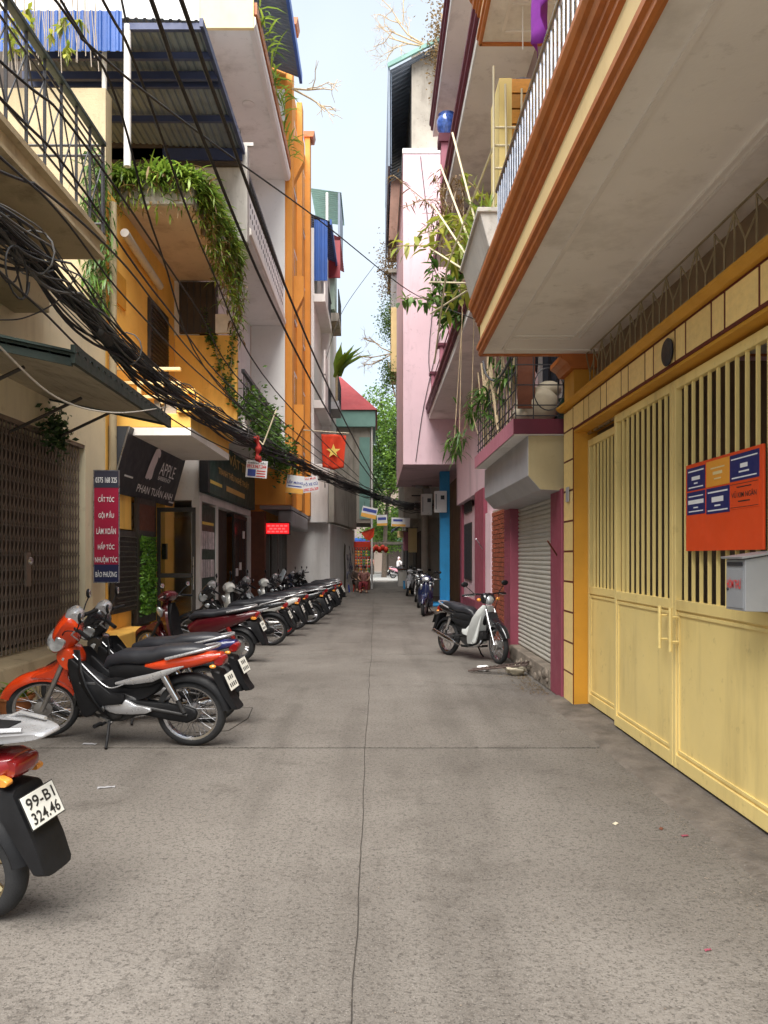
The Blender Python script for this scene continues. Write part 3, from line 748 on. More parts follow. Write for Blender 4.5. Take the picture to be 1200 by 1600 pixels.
# planter trough with boards beneath, hung off the balcony above; purple cloth; cabinet; fan of bars
pl = thing('planter_trough', 'weathered concrete planter trough hung beside the brown balcony moulding', 'planter', (1.4, 8.8, 5.2))
MB().add([(1.12,8.3,5.32),(1.62,8.3,5.32),(1.62,10.0,5.32),(1.12,10.0,5.32),(1.22,8.3,4.95),(1.55,8.3,4.95),(1.55,10.0,4.95),(1.22,10.0,4.95)],
   [(0,1,2,3),(7,6,5,4),(0,4,5,1),(1,5,6,2),(2,6,7,3),(3,7,4,0)]).build('trough', M['oldwhite'], pl, bevel=.01)
MB().box(1.09, 1.66, 8.27, 10.03, 5.32, 5.37).build('rim', M['oldwhite'], pl, bevel=.008)
for k in range(7): piece('board', M['palewood'], pl, 1.23, 1.58, 8.32 + k*.24, 8.53 + k*.24, 4.86 - R.random()*.03, 4.945)
cloth(5.75, 6.6, 1.32, 5.8, 7.045, M['purple'], 'hanging_cloth', 'bright purple cloth hanging above the balcony handrail', .05, 'cloth', axis='y')
cb = thing('cabinet', 'yellow slatted cabinet standing on the upper balcony beyond the handrail', 'cabinet', (1.6, 8.6, 5.4))
MB().box(1.36, 1.5, 8.5, 9.1, 5.37, 6.9).build('side', mat('cabinet_cream', lin('#EBD388', .8), .6, .08, 3), cb)
for k in range(9): piece('slat', mat('cabinet_yellow', lin('#C98A2E', .8), .55, .15, 5, rnd=.15), cb, 1.5, 1.95, 8.5, 8.52, 5.38 + k*.17, 5.53 + k*.17)
MB().box(1.5, 1.95, 8.53, 9.1, 5.37, 6.9).build('carcass', M['wood'], cb)
MB().ball((1.65, 8.75, 6.95), (.16, .16, .06), 12, 6).build('bundle', M['blackcloth'], label='dark bundle lying on top of the yellow cabinet', cat='bundle')
cg = thing('plant_cage', 'cream steel frame of fanned bars rising above the planter trough', 'frame', (1.2, 9, 5.3))
mcg = mat('cream_steel', lin('#E6DAB8', .8), .5, .08, 4)
for a_, b_ in (((1.3, 8.5, 5.3), (1.29, 8.45, 7.0)), ((1.45, 8.5, 5.3), (1.42, 8.45, 6.8)), ((1.6, 8.5, 5.3), (1.6, 8.45, 6.75)), ((1.78, 8.5, 5.3), (1.78, 8.45, 6.75)),
               ((1.3, 8.5, 5.9), (1.9, 8.5, 5.9)), ((1.3, 8.5, 6.35), (1.9, 8.5, 6.35)), ((1.3, 8.5, 6.15), (1.9, 8.5, 6.15)),
               ((1.3, 8.5, 6.15), (.95, 10.3, 5.5)), ((1.25, 9.2, 5.37), (.95, 9.6, 6.9)), ((1.2, 9.5, 5.37), (.85, 10.2, 6.8)), ((1.2, 9.8, 5.37), (.8, 10.9, 6.6)),
               ((1.2, 10.0, 5.3), (.78, 11.2, 6.1)), ((1.2, 10.1, 5.2), (.8, 11.6, 5.75)), ((1.2, 10.1, 5.1), (.85, 12, 5.4)), ((.95, 10.3, 5.5), (.9, 11.9, 4.6))):
    bar('bar', mcg, cg, a_, b_, .013, 6)

# ================================================================== right side, farther: the tall pink block over the blue post
h3 = thing('townhouse', 'tall pale pink block jutting over the alley on a blue post', 'house', (2.2, 26, 0))
b = MB(); b.box(.82, 9, 23.42, 31, 4.42, 13.9)
b.build('wall', M['pink'], h3)
MB().box(.80, 9, 23.40, 31.02, 13.9, 14.05).build('coping', M['white'], h3)
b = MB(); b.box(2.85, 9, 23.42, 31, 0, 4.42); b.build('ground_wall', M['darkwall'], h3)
MB().box(2.1, 2.42, 25.3, 25.62, 0, 4.42).build('post', M['blue'], h3, bevel=.01)
MB().box(1.75, 2.55, 24.7, 25.9, 0, .09).build('post_base', M['blue'], h3, bevel=.02)
f = MB().box(2.80, 2.849, 24.0, 25.9, .05, 2.9).build('door', M['wood'], h3)
for k in range(5): MB().box(2.785, 2.80, 24.06 + k*.37, 24.38 + k*.37, .15, 2.8).build('door_panel', M['wood'], f)
b = MB(); b.box(1.1, 9, 23.9, 30, 14.05, 17.3); b.build('attic_wall', M['concrete2'], h3)
aw = MB(); aw.corr((.42, 23.6, 16.55), (0, 7.2, 0), (1.6, 0, .85), (-.4, 0, 1), 0, .22, .03); aw.build('awning', M['greysheet'], h3)
MB().box(.36, .42, 23.58, 30.9, 13.6, 16.6).build('awning_edge', M['greysheet'], h3)
MB().prism([(.36, 16.6), (2.1, 17.5), (2.1, 17.62), (.34, 16.72)], 'y', 23.5, 23.6).build('verge', M['teal'], h3)
aw = MB(); aw.corr((.44, 23.6, 13.7), (0, 7.2, 0), (0, 0, 2.8), (1, 0, 0), 0, .22, .03); aw.build('side_sheet', M['greysheet'], h3)
for q in ([(1.9, 23.4, 5.9), (1.6, 23.39, 7.5), (1.72, 23.38, 10), (1.35, 23.4, 13.8)], [(1.2, 23.4, 4.5), (1.45, 23.39, 6.2), (1.95, 23.39, 8.4)]): MB().tube(catmull(q, 6), .012, 5).build('wall_wire', M['iron'], h3, fix=False)
# electric meter cabinets on the blue post
for i, (x0, x1, y0, y1, z0, z1, m) in enumerate(((1.9, 2.3, 25.05, 25.29, 3.05, 3.75, 'white'), (1.5, 1.86, 25.6, 25.95, 3.0, 3.7, 'oldwhite'))):
    c_ = thing('meter_box', ('white electric meter cabinet strapped to the blue post', 'off-white electric meter cabinet beyond the blue post')[i], 'meter box', (x0, y0, z0))
    MB().box(x0, x1, y0, y1, z0, z1).build('case', M[m], c_, bevel=.012)
    MB().box(x0 + .2, x0 + .32, y0 - .02, y0, z0 + .42, z0 + .55).build('window', M['iron'], c_)
    MB().box(x0 + .04, x0 + .06, y0 - .015, y0, z0 + .1, z0 + .6).build('hinge', M['iron'], c_)
    if i: MB().box(x1, 2.1, y0 + .1, y0 + .16, z0 + .3, z0 + .36).build('bracket', M['iron'], c_)

# farthest on the right: two narrower houses, open shop fronts and clutter in deep shade
M['browned'] = mat('browned_wall', lin('#8C6A5C', .8), .85, .2, 2, .3, 30, stain=lin('#4A342C'), stain_amt=.6, streak=True)
h4 = thing('townhouse', 'narrow house with brick parapet and plant-hung balconies beyond the pink block', 'house', (1.4, 35, 0))
b = MB(); b.box(1.9, 9, 31.1, 40, 0, 3.2); b.box(1.15, 9, 32, 40, 3.2, 18.5); b.build('wall', M['concrete2'], h4)
for x, y0, y1, z0, z1, m in ((.52, 32.5, 35, 15.0, 17.6, 'browned'), (.62, 32.5, 35, 11.9, 13.6, 'greybox'), (.62, 32.0, 34.4, 9.3, 12.0, 'cream'), (.85, 32.0, 34, 8.2, 9.2, 'white'), (.92, 32.0, 36, 5.4, 7.2, 'concrete2')):
    MB().box(x, 1.149, y0, y1, z0, z1).build('balcony_box', M[m], h4, bevel=.02)
MB().box(.4, 1.149, 32.2, 35.2, 17.6, 17.75).build('roof_sheet', M['greysheet'], h4)
MB().box(.5, 1.149, 32.4, 35.1, 13.6, 13.75).build('ledge', M['concrete2'], h4)
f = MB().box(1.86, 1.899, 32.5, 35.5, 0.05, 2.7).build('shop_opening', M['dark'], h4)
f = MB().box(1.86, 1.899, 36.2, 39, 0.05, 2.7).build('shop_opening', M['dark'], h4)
h5 = thing('townhouse', 'dark low house with awnings at the far right of the alley mouth', 'house', (1.6, 45, 0))
b = MB(); b.box(1.7, 9, 40.1, 51, 0, 9); b.build('wall', M['concrete2'], h5)
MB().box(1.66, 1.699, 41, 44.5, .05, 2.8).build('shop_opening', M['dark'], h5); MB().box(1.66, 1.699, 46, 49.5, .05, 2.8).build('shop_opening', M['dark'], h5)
aw = MB(); aw.corr((1.0, 40.5, 3.1), (0, 5, 0), (.7, 0, .4), (0, 0, 1), 0, .2, .03); aw.build('awning', M['greysheet'], h5)
aw = MB(); aw.corr((.95, 46, 3.2), (0, 5, 0), (.75, 0, .4), (0, 0, 1), 0, .2, .03); aw.build('awning', M['navy'], h5)
# ================================================================== left side: cream house with the accordion shutter
XL = -4.1
k1 = thing('townhouse', 'old cream house with brown accordion shutter, tin canopy and iron-railed terrace', 'house', (-4.6, 8, 0))
b = MB(); b.box(-9, XL, 1.5, 11.62, 3.17, 5.1); b.box(-4.5, XL, 1.5, 4.9, 0, 3.17); b.box(-4.5, XL, 10.82, 11.62, 0, 3.17); b.box(-9, -4.5, 11.4, 11.62, 0, 3.17); b.box(-9, -6.5, 4.0, 11.3, 5.1, 8.0)
b.build('wall', M['beige2'], k1)
MB().box(-9, -4.5, 1.5, 10.8, 0, .5).build('raised_floor', M['patch'], k1)
b = MB(); b.add([(-4.4, 4, .5), (-3.85, 4, .44), (-3.85, 10.82, .44), (-4.4, 10.82, .5), (-4.4, 4, 0), (-3.72, 4, 0), (-3.72, 10.82, 0), (-4.4, 10.82, 0)],
    [(0,1,2,3),(7,6,5,4),(0,4,5,1),(1,5,6,2),(2,6,7,3),(3,7,4,0)]); b.build('plinth', M['beige'], k1, bevel=.02)
b = MB(); b.box(-9, -8.8, 4, 11.4, .5, 3.17); b.build('inner_wall', M['dark'], k1)
# accordion shutter: upright bars with crossed lattice between
pair = MB()
ybars = [5.0 + .095 * k for k in range(61)]
bm_ = MB().box(-.006, .006, -.010, .010, .5, 3.15).mesh('shutter_bar', M['accordion'])
lat = MB()
for z in [.6 + .17*k for k in range(15)]:
    for s in (1, -1):
        c0 = V((-.016*s - .002, 0, z)); lat.obox(c0 + V((0, .0475, .085)), (.004, .010, .20), Euler((s * .47, 0, 0)))
lat_me = lat.mesh('lattice', M['accordion'])
shutter = thing('accordion_shutter', 'brown steel accordion shutter closed across the cream house front', 'shutter', (-4.15, 8, .5))
for y in ybars:
    inst('bar', bm_, shutter, (-4.15, y, 0)); 
    if y < ybars[-1] - .01: inst('lattice', lat_me, shutter, (-4.15, y, 0))
for o in list(shutter.children): o.location.z += 0.0
MB().box(-4.2, -4.11, 4.9, 10.82, 3.12, 3.17).build('top_track', M['accordion'], shutter)
MB().box(-4.125, -4.10, 9.0, 9.12, 1.25, 1.65).build('lock_plate', M['accordion'], shutter); MB().ball((-4.1, 9.1, 1.55), (.03, .05, .05), 8, 6).build('padlock', M['steel'], shutter)
MB().box(-4.5, -4.45, 4.9, 10.81, .5, 3.15).build('dark_backing', M['dark'], shutter)  # dark sheet added behind the bars so the shaded gaps read dark
# canopy
cn = thing('canopy', 'tin canopy with dark green edge and stained boarding below', 'canopy', (-3.4, 8, 3.3))
m_under = mat('canopy_boards', lin('#C9BEA4', .75), .85, .12, 1.3, .2, 40, stain=lin('#2E2418'), stain_amt=.75)
for k in range(8):                                          # boards of the underside, joints left open
    x0, x1 = -4.1 + k*.185, -4.1 + (k+1)*.185 - .008
    z = lambda x: 3.62 - (x + 4.1) * .21
    MB().add([(x0, 6.6, z(x0)), (x1, 6.6, z(x1)), (x1, 9.62, z(x1) - .04), (x0, 9.62, z(x0) - .04), (x0, 6.6, z(x0) + .02), (x1, 6.6, z(x1) + .02), (x1, 9.62, z(x1) - .02), (x0, 9.62, z(x0) - .02)],
      [(0,3,2,1),(4,5,6,7),(0,1,5,4),(1,2,6,5),(2,3,7,6),(3,0,4,7)]).build('board', m_under, cn)
aw = MB(); aw.corr((-4.1, 6.55, 3.66), (0, 3.1, -.04), (1.52, 0, -.32), (.2, 0, 1), 0, .16, .025); aw.build('tin_sheet', M['greenedge'], cn)
MB().add([(-2.62, 6.58, 3.26), (-2.58, 6.58, 3.26), (-2.58, 9.66, 3.22), (-2.62, 9.66, 3.22), (-2.62, 6.58, 3.42), (-2.58, 6.58, 3.42), (-2.58, 9.66, 3.36), (-2.62, 9.66, 3.36)],
   [(0,3,2,1),(4,5,6,7),(0,1,5,4),(1,2,6,5),(2,3,7,6),(3,0,4,7)]).build('front_edge', M['greenedge'], cn)
for y in (6.6, 9.62):
    MB().add([(-4.1, y, 3.56), (-2.62, y, 3.24), (-2.62, y, 3.38), (-4.1, y, 3.70), (-4.1, y+.03, 3.56), (-2.62, y+.03, 3.24), (-2.62, y+.03, 3.38), (-4.1, y+.03, 3.70)],
      [(0,1,2,3),(7,6,5,4),(0,4,5,1),(1,5,6,2),(2,6,7,3),(3,7,4,0)]).build('side_edge', M['greenedge'], cn)
for y in (7.2, 8.6, 9.5):
    MB().tube([(-4.1, y, 3.0), (-3.3, y, 3.38)], .018, 6).build('brace', M['frame_dark'], cn)
# ledge box and iron-railed terrace above
MB().box(XL, -3.7, 1.5, 8.7, 4.36, 4.9).build('ledge', M['beige'], k1, bevel=.01)
MB().box(-6.5, -3.25, 3.6, 9.05, 5.1, 5.36).build('terrace_slab', M['beige'], k1, bevel=.01)
MB().prism([(-3.25, 5.30), (-3.19, 5.32), (-3.19, 5.38), (-3.25, 5.40)], 'y', 3.6, 9.08).build('slab_lip', M['beige'], k1)
MB().prism([(-3.25, 5.1), (-3.21, 5.11), (-3.21, 5.15), (-3.25, 5.16)], 'y', 3.6, 9.08).build('slab_lip', M['beige'], k1)
MB().box(-3.24, -3.16, 3.6, 9.0, 6.40, 6.45).build('handrail', M['greenedge'], k1, bevel=.008)
for z in (5.5, 6.2, 6.3): MB().tube([(-3.2, 3.6, z), (-3.2, 9.0, z)], .013, 6).build('rail', M['iron'], k1)
for k in range(14):
    y = 3.9 + k*.39
    MB().tube([(-3.2, y, 5.38), (-3.2, y, 6.4)], .016, 6).build('rail_bar', M['iron'], k1)
    if y < 8.8:
        MB().tube([(-3.2, y, 5.5), (-3.2, y + .195, 5.85), (-3.2, y, 6.2)], .009, 5).build('rail_scroll', M['iron'], k1)
        MB().tube([(-3.2, y + .39, 5.5), (-3.2, y + .195, 5.85), (-3.2, y + .39, 6.2)], .009, 5).build('rail_scroll', M['iron'], k1)
MB().tube([(-3.2, 9.0, 5.38), (-3.2, 9.0, 6.42)], .018, 6).build('rail_bar', M['iron'], k1)
for z in (5.5, 6.3, 6.42): MB().tube([(-3.2, 9.0, z), (-4.4, 9.0, z)], .015, 6).build('rail', M['iron'], k1)
# stone blocks and planter at the foot
for i, (x, y, w_, d_, h_, ro) in enumerate(((-3.45, 8.75, .5, .35, .16, .1), (-3.5, 9.25, .42, .3, .3, -.2), (-3.35, 8.2, .3, .3, .13, .4))):
    MB().obox((x, y, h_/2), (w_, d_, h_), Euler((0, 0, ro))).build('stone_block', M['plinth'], bevel=.02,
        label=('long low stone block against the cream plinth', 'tall stone block against the cream plinth', 'small square stone block against the cream plinth')[i], cat='stone')

# ================================================================== left: yellow house with the barber shop
k2 = thing('townhouse', 'yellow house with concrete balcony and fern-covered planter above the barber shop', 'house', (-4.6, 13.6, 0))
b = MB()
b.box(-9, XL, 11.64, 12.85, 2.05, 3.5); b.box(-9, XL, 12.85, 15.58, 2.7, 3.5); b.box(-9, XL, 11.64, 15.58, 3.5, 7.2)
b.box(-4.4, XL, 11.64, 11.75, 0, 2.05); b.box(-4.4, XL, 14.9, 15.58, 0, 2.7); b.box(-4.4, XL, 11.75, 12.85, 0, .7)
b.build('wall', M['yellow'], k2)
b = MB(); b.box(-9, XL, 11.63, 11.9, 7.2, 8.7); b.box(-9, XL + .004, 11.622, 11.64, 5.1, 7.2); b.build('terrace_wall', M['beige'], k2)
b = MB(); b.box(-9, -8.5, 11.9, 15.5, 7.2, 10.0); b.box(-9, -4.3, 15.45, 15.58, 7.62, 12); b.box(-4.3, -2.75, 15.5, 15.58, 9.5, 10.25); b.build('terrace_back_wall', M['dark'], k2)
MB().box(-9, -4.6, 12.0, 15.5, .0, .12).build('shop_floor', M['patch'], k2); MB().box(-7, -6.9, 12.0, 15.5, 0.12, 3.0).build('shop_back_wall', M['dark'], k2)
MB().box(-4.4, -3.72, 11.0, 12.6, 0, .46).build('step', M['yellow'], k2, bevel=.02)
# louvred shutter, hedge picture panel, glazed door standing open
lo = MB().box(-4.095, -4.02, 11.8, 12.82, .72, 2.02).build('louvre_shutter', M['frame_dark'], k2)
for k in range(15): MB().obox((-4.0, 12.31, .8 + k*.08), (.035, .94, .012), Euler((0, .6, 0))).build('slat', M['frame_dark'], lo)
hp = thing('hedge_panel', 'upright panel of bright green artificial leaves beside the barber door', 'panel', (-4.0, 13.4, .5))
MB().box(-4.06, -4.0, 12.88, 13.95, .45, 2.6).build('frame', M['frame_dark'], hp)
a = MB()
for k in range(1500): leaf(a, (-3.985 + R.random()*.03, 12.96 + R.random()*.9, .6 + R.random()*1.35), .06)
a.build('leaves', leafmat('hedge_leaf', (.03, .12, .012), (.22, .45, .05), .2), hp, kind='stuff', fix=False)
MB().box(-4.0, -3.995, 12.98, 13.85, 2.05, 2.5).build('pane', M['wood'], hp)
dr = thing('glass_door', 'dark framed glass door of the barber shop standing open into the alley', 'door', (-3.6, 14.0, .2))
f = MB()
x0, x1, yd = -4.0, -3.3, 14.0
f.box(x0, x0+.06, yd, yd+.04, .25, 2.5); f.box(x1-.06, x1, yd, yd+.04, .25, 2.5)
for z0, z1 in ((.25, .33), (1.22, 1.30), (2.42, 2.5)): f.box(x0+.06, x1-.06, yd+.001, yd+.039, z0, z1)
f.build('frame', M['frame_dark'], dr)
m_clear = mat('clear_glass', (.9, .95, .95), .03, .02, 2, trans=1.0, spec=.5)
MB().box(x0+.06, x1-.06, yd+.016, yd+.022, .33, 1.22).build('pane', m_clear, dr); MB().box(x0+.06, x1-.06, yd+.016, yd+.022, 1.30, 2.42).build('pane', m_clear, dr)
MB().tube([(x1-.03, yd-.03, 1.0), (x1-.03, yd-.03, 1.6)], .012, 6).build('handle', M['steel'], dr)
MB().box(-4.08, -4.0, 14.6, 14.72, 1.55, 1.85).build('switch_box', M['frame_dark'], k2)
# barber sign: dark board leaning out at the top
sg = thing('shop_sign', 'big dark slanted barber shop sign with white lettering and figure', 'sign', (-3.9, 13.7, 2.6))
m_sg = mat('sign_black', (.028, .03, .036), .55, .15, 2, .03, 30)
A0, A1 = V((-4.06, 11.75, 2.60)), V((-4.06, 15.3, 2.60)); B0, B1 = V((-3.78, 11.75, 3.60)), V((-3.78, 15.3, 3.60))
MB().add([A0, A1, B1, B0, V((-4.095, 11.75, 2.6)), V((-4.095, 15.3, 2.6)), V((-4.095, 15.3, 3.6)), V((-4.095, 11.75, 3.6))],
   [(0,1,2,3),(7,6,5,4),(0,4,5,1),(1,5,6,2),(2,6,7,3),(3,7,4,0)]).build('board', m_sg, sg)
MB().tube([A0, B0], .012, 6).build('edge_tube', M['steel'], sg)
up_s = (B0 + B1 - A0 - A1).normalized(); rt_s = (A1 - A0 + B1 - B0).normalized()
nS = rt_s.cross(up_s)
def onsign(u, v_): return (A0.lerp(A1, u)).lerp(B0.lerp(B1, u), v_) + nS * .004
if nS.x < 0: nS = -nS
lettering('APPLE', M['letter_w'], sg, onsign(.72, .60) + nS*.004, rt_s, up_s, .98, .23, .0)
lettering('BARBERSHOP', M['letter_w'], sg, onsign(.70, .43) + nS*.004, rt_s, up_s, .8, .075, .01)
lettering('PHAN TUẤN ANH', M['letter_w'], sg, onsign(.62, .20) + nS*.004, rt_s, up_s, 2.2, .21, .015)
plate('print_line', M['letter_w'], sg, onsign(.16, .29) + nS*.004, rt_s, up_s, .42, .03, .002)
plate('print_line', M['letter_w'], sg, onsign(.94, .07) + nS*.004, rt_s, up_s, .34, .03, .002)
a = MB(); M4 = frame_mat(onsign(.47, .60) + nS*.006, rt_s, up_s)
fig0 = [(-.16,-.22),(-.10,-.235),(-.06,-.21),(-.02,-.235),(.03,-.20),(.03,-.05),(.06,.08),(.05,.16),(.08,.13),(.11,.16),(.10,.22),(.05,.26),(.0,.27),(-.06,.24),(-.10,.12),(-.14,-.05)]
fig = [(x*1.9, y*1.15) for x, y in fig0]
a.add([M4 @ V((x, y, 0)) for x, y in fig] + [M4 @ V((x, y, .004)) for x, y in fig], [list(range(16)), list(range(31, 15, -1))])
a.add([M4 @ V(q) for q in ((.1,.3,.004),(.15,.3,.004),(.26,.46,.004),(.21,.47,.004))], [(0,1,2,3)])
a.build('emblem', mat('pale_pink_print', (.75, .66, .68), .5), sg)
# balcony: slab, cornice, balustrade rails
MB().box(XL, -2.9, 12.0, 15.12, 3.5, 3.62).build('balcony_soffit', M['soffit'], k2)
MB().box(XL, -2.9, 12.0, 15.12, 3.622, 3.84).build('balcony_slab', M['yellow'], k2, bevel=.01)
MB().prism([(-3.1, 3.842), (-2.88, 3.842), (-2.8, 3.92), (-2.8, 4.0), (-3.1, 4.0)], 'y', 11.93, 15.2).build('cornice', M['yellow'], k2, bevel=.008)
for k in range(6): MB().box(-2.98, -2.78, 12.02 + k*.56, 12.24 + k*.56, 4.002, 4.13).build('corbel', M['yellow'], k2, bevel=.01)
MB().box(-3.05, -2.82, 11.95, 15.15, 4.132, 4.22).build('coping', M['yellow'], k2, bevel=.01)
for z in (4.08, 4.3, 4.52): MB().box(XL, -3.07, 12.02, 12.10, z, z + .05).build('balustrade_rail', M['cream'], k2, bevel=.006)
for x in (-3.75, -3.4, -3.12): MB().box(x, x + .06, 12.03, 12.09, 4.002, 4.30).build('balustrade_post', M['cream'], k2)
MB().box(-3.5, -3.15, 12.1, 12.14, 3.845, 4.075).build('balustrade_panel', M['concrete2'], k2)
# window with black louvred shutter; small recess; fluorescent tube
wd = MB().box(-4.098, -4.04, 13.75, 14.95, 4.75, 6.25).build('window_shutter', M['frame_dark'], k2)
for k in range(17): MB().obox((-4.03, 14.35, 4.85 + k*.08), (.03, 1.08, .012), Euler((0, .6, 0))).build('slat', M['frame_dark'], wd)
MB().box(-4.098, -4.07, 11.95, 12.5, 5.6, 6.1).build('recess', M['ochre'], k2)
MB().tube([(-4.0, 12.2, 6.75), (-4.0, 14.2, 6.6)], .07, 10).build('downpipe', M['oldwhite'], k2)
# fern planter slab, awning above it, white post, blue drop sheet
MB().box(XL, -2.9, 12.2, 15.58, 7.2, 7.62).build('planter_slab', M['concrete2'], k2, bevel=.02)
MB().box(XL - .0, -2.94, 12.24, 15.56, 7.19, 7.2).build('planter_soffit', mat('pinkish_soffit', lin('#D6C8B8', .85), .85, .1, 1.2, .2, 40, stain=lin('#6A4E3C'), stain_amt=.6), k2)
aw = MB(); aw.corr((-6.0, 11.8, 9.95), (3.3, 0, -.12), (0, 3.75, 0), (0, 0, 1), 0, .13, .02); aw.build('awning', M['greysheet'], k2)
for y, h_ in ((11.82, .09), (12.5, .1), (13.0, .12), (13.25, .1), (14.3, .1), (15.45, .22)): MB().box(-6.0, -2.7, y, y + .07, 9.93 - h_ - .12, 9.82).build('purlin', M['navy'], k2)
MB().box(-2.72, -2.66, 11.8, 15.56, 9.75, 9.88).build('gutter', M['navy'], k2)
aw = MB(); aw.corr((-7.5, 11.78, 9.35), (3.6, 0, 0), (0, 0, .62), (0, -1, 0), 0, .13, .02); aw.build('drop_sheet', M['bluesheet'], k2)
MB().tube([(-3.84, 11.85, 7.62), (-3.84, 11.85, 9.8)], .055, 10).build('post', M['white'], k2)
MB().tube([(-4.25, 12.0, 8.7), (-4.25, 12.0, 9.8)], .04, 8).build('post', M['white'], k2)
MB().tube([(-4.2, 11.75, 0.5), (-4.02, 11.72, 3.0), (-4.02, 11.72, 7.0)], .06, 8).build('downpipe', M['beige'], k2)

# standing hairdresser sign on the corner
rs = thing('blade_sign', 'tall crimson hairdresser sign with white lines of text on the cream pillar', 'sign', (-3.85, 10.95, 1.25))
u0, u1 = V((-4.04, 11.0, 0)), V((-3.70, 11.02, 0)); rt = (u1 - u0).normalized(); c0 = (u0 + u1) / 2; wS = (u1 - u0).length
m_cr = mat('sign_crimson', lin('#A8123C', .85), .5, .08, 2, .02, 30); m_nv = mat('sign_navy', lin('#1C2350', .8), .5, .05, 3)
nn = rt.cross(V((0, 0, 1)))
zb, zt = 1.24, 2.83
plate('backing', M['steel'], rs, c0 + V((0, 0, (zb+zt)/2)) - nn*.012, rt, (0, 0, 1), wS + .03, zt - zb + .03, .01)
plate('panel', m_cr, rs, c0 + V((0, 0, (zb+zt)/2)), rt, (0, 0, 1), wS, zt - zb, .003)
plate('panel', mat('sign_dark', (.03, .03, .05), .5), rs, c0 + V((0, 0, zt - .12)) + nn*.003, rt, (0, 0, 1), wS, .24, .002)
plate('panel', m_nv, rs, c0 + V((0, 0, zb + .125)) + nn*.003, rt, (0, 0, 1), wS, .25, .002)
for i, (tx, z, ww, hh) in enumerate((('0375 168 325', zt - .13, .88, .08), ('CẮT TÓC', 2.44, .66, .11), ('GỘI ĐẦU', 2.2, .64, .12), ('LÀM XOĂN', 1.98, .8, .11), ('HẤP TÓC', 1.76, .68, .11), ('NHUỘM TÓC', 1.56, .92, .12), ('BẢO PHƯƠNG', zb + .12, .88, .10))):
    lettering(tx, M['letter_w'], rs, c0 + V((0, 0, z)) + nn*.006, rt, (0, 0, 1), wS * ww, hh, .012)
MB().tube([c0 + V((-.12, .1, 2.6)), V((-4.12, 11.3, 2.6))], .012, 6).build('bracket', M['iron'], rs)
MB().tube([c0 + V((-.12, .1, 1.5)), V((-4.12, 11.3, 1.5))], .012, 6).build('bracket', M['iron'], rs)

# ================================================================== left: tall white house with the green shop sign
k3 = thing('townhouse', 'tall white house with stacked balconies above the dark green shop sign', 'house', (-4, 18.8, 0))
XS = -3.6
b = MB(); b.box(-9, XS, 15.6, 22, 2.75, 17); b.box(-9, -4.4, 15.6, 15.8, 0, 2.75)
b.build('wall', M['white'], k3)
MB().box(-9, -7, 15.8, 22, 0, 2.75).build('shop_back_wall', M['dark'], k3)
MB().box(-7, XS, 15.8, 22, 0, .3).build('shop_floor', M['patch'], k3)
for y0, y1 in ((15.6, 15.8), (17.25, 17.45), (21.75, 22.0)): MB().box(XS - .15, XS + .01, y0, y1, .3, 2.75).build('storefront_post', M['white'], k3)
MB().box(XS - .15, XS + .008, 15.8, 17.25, .3, .62).build('sill', M['oldwhite'], k3)
pp = MB().box(XS - .06, XS - .02, 15.8, 17.25, .62, 2.7).build('poster_window', mat('poster_green', lin('#1E3B2C', .8), .4, .15, 2), k3)
for r_, (z, h_) in enumerate(((1.95, .38), (1.35, .38))):
    for k in range(7): MB().box(XS - .018, XS - .012, 15.92 + k*.18, 16.05 + k*.18, z - h_/2, z + h_/2).build('poster_strip', mat('strip_print', (.62, .56, .58), .5, .35, 9, rnd=.25), pp)
MB().box(XS - .018, XS - .012, 15.95, 17.05, 2.28, 2.34).build('poster_line', M['letter_y'], pp)
f = MB().box(XS - .3, XS - .22, 17.5, 19.6, .3, 2.75).build('door', M['dark'], k3)
f = MB().box(XS - .1, XS - .05, 19.7, 21.7, .3, 2.7).build('glass_front', M['frame_dark'], k3)
for k in range(4): MB().box(XS - .05, XS - .04, 19.78 + k*.48, 20.2 + k*.48, .9, 2.6).build('pane', M['glass'], f)
for k, zz in enumerate((1.1, 1.25, 2.1)): MB().box(XS - .04, XS - .03, 19.9 + k*.5, 20.2 + k*.5, zz, zz + .2).build('sticker', M['white'], f)
MB().box(XS - .1, -3.2, 22.01, 22.3, 0, 2.9).build('timber_post', M['wood'], k3)
gs = thing('shop_sign', 'dark green shop fascia sign with gold raised letters', 'sign', (-3.4, 18.4, 2.9))
MB().box(-3.55, -3.4, 15.45, 21.5, 2.9, 4.08).build('board', mat('sign_green', lin('#1F4A42', .8), .5, .12, 1.5, .03, 30), gs, bevel=.01)
MB().box(-3.55, -3.38, 15.42, 15.6, 2.9, 4.0).build('end_cap', m_sg, gs)
RTL, UPL = (0, 1, 0), (0, 0, 1)
lettering('VẬT TƯ', M['letter_g'], gs, (-3.395, 18.9, 3.85), RTL, UPL, 2.6, .36, .02, .02)
lettering('TRANH THÊU NGHỆ THUẬT', M['letter_g'], gs, (-3.395, 18.4, 3.46), RTL, UPL, 3.9, .22, .03, .015)
plate('print_line', M['letter_y'], gs, (-3.397, 16.3, 3.15), RTL, UPL, 1.2, .07, .004)
plate('print_line', M['letter_g'], gs, (-3.397, 18.6, 3.15), RTL, UPL, 2.4, .12, .004)
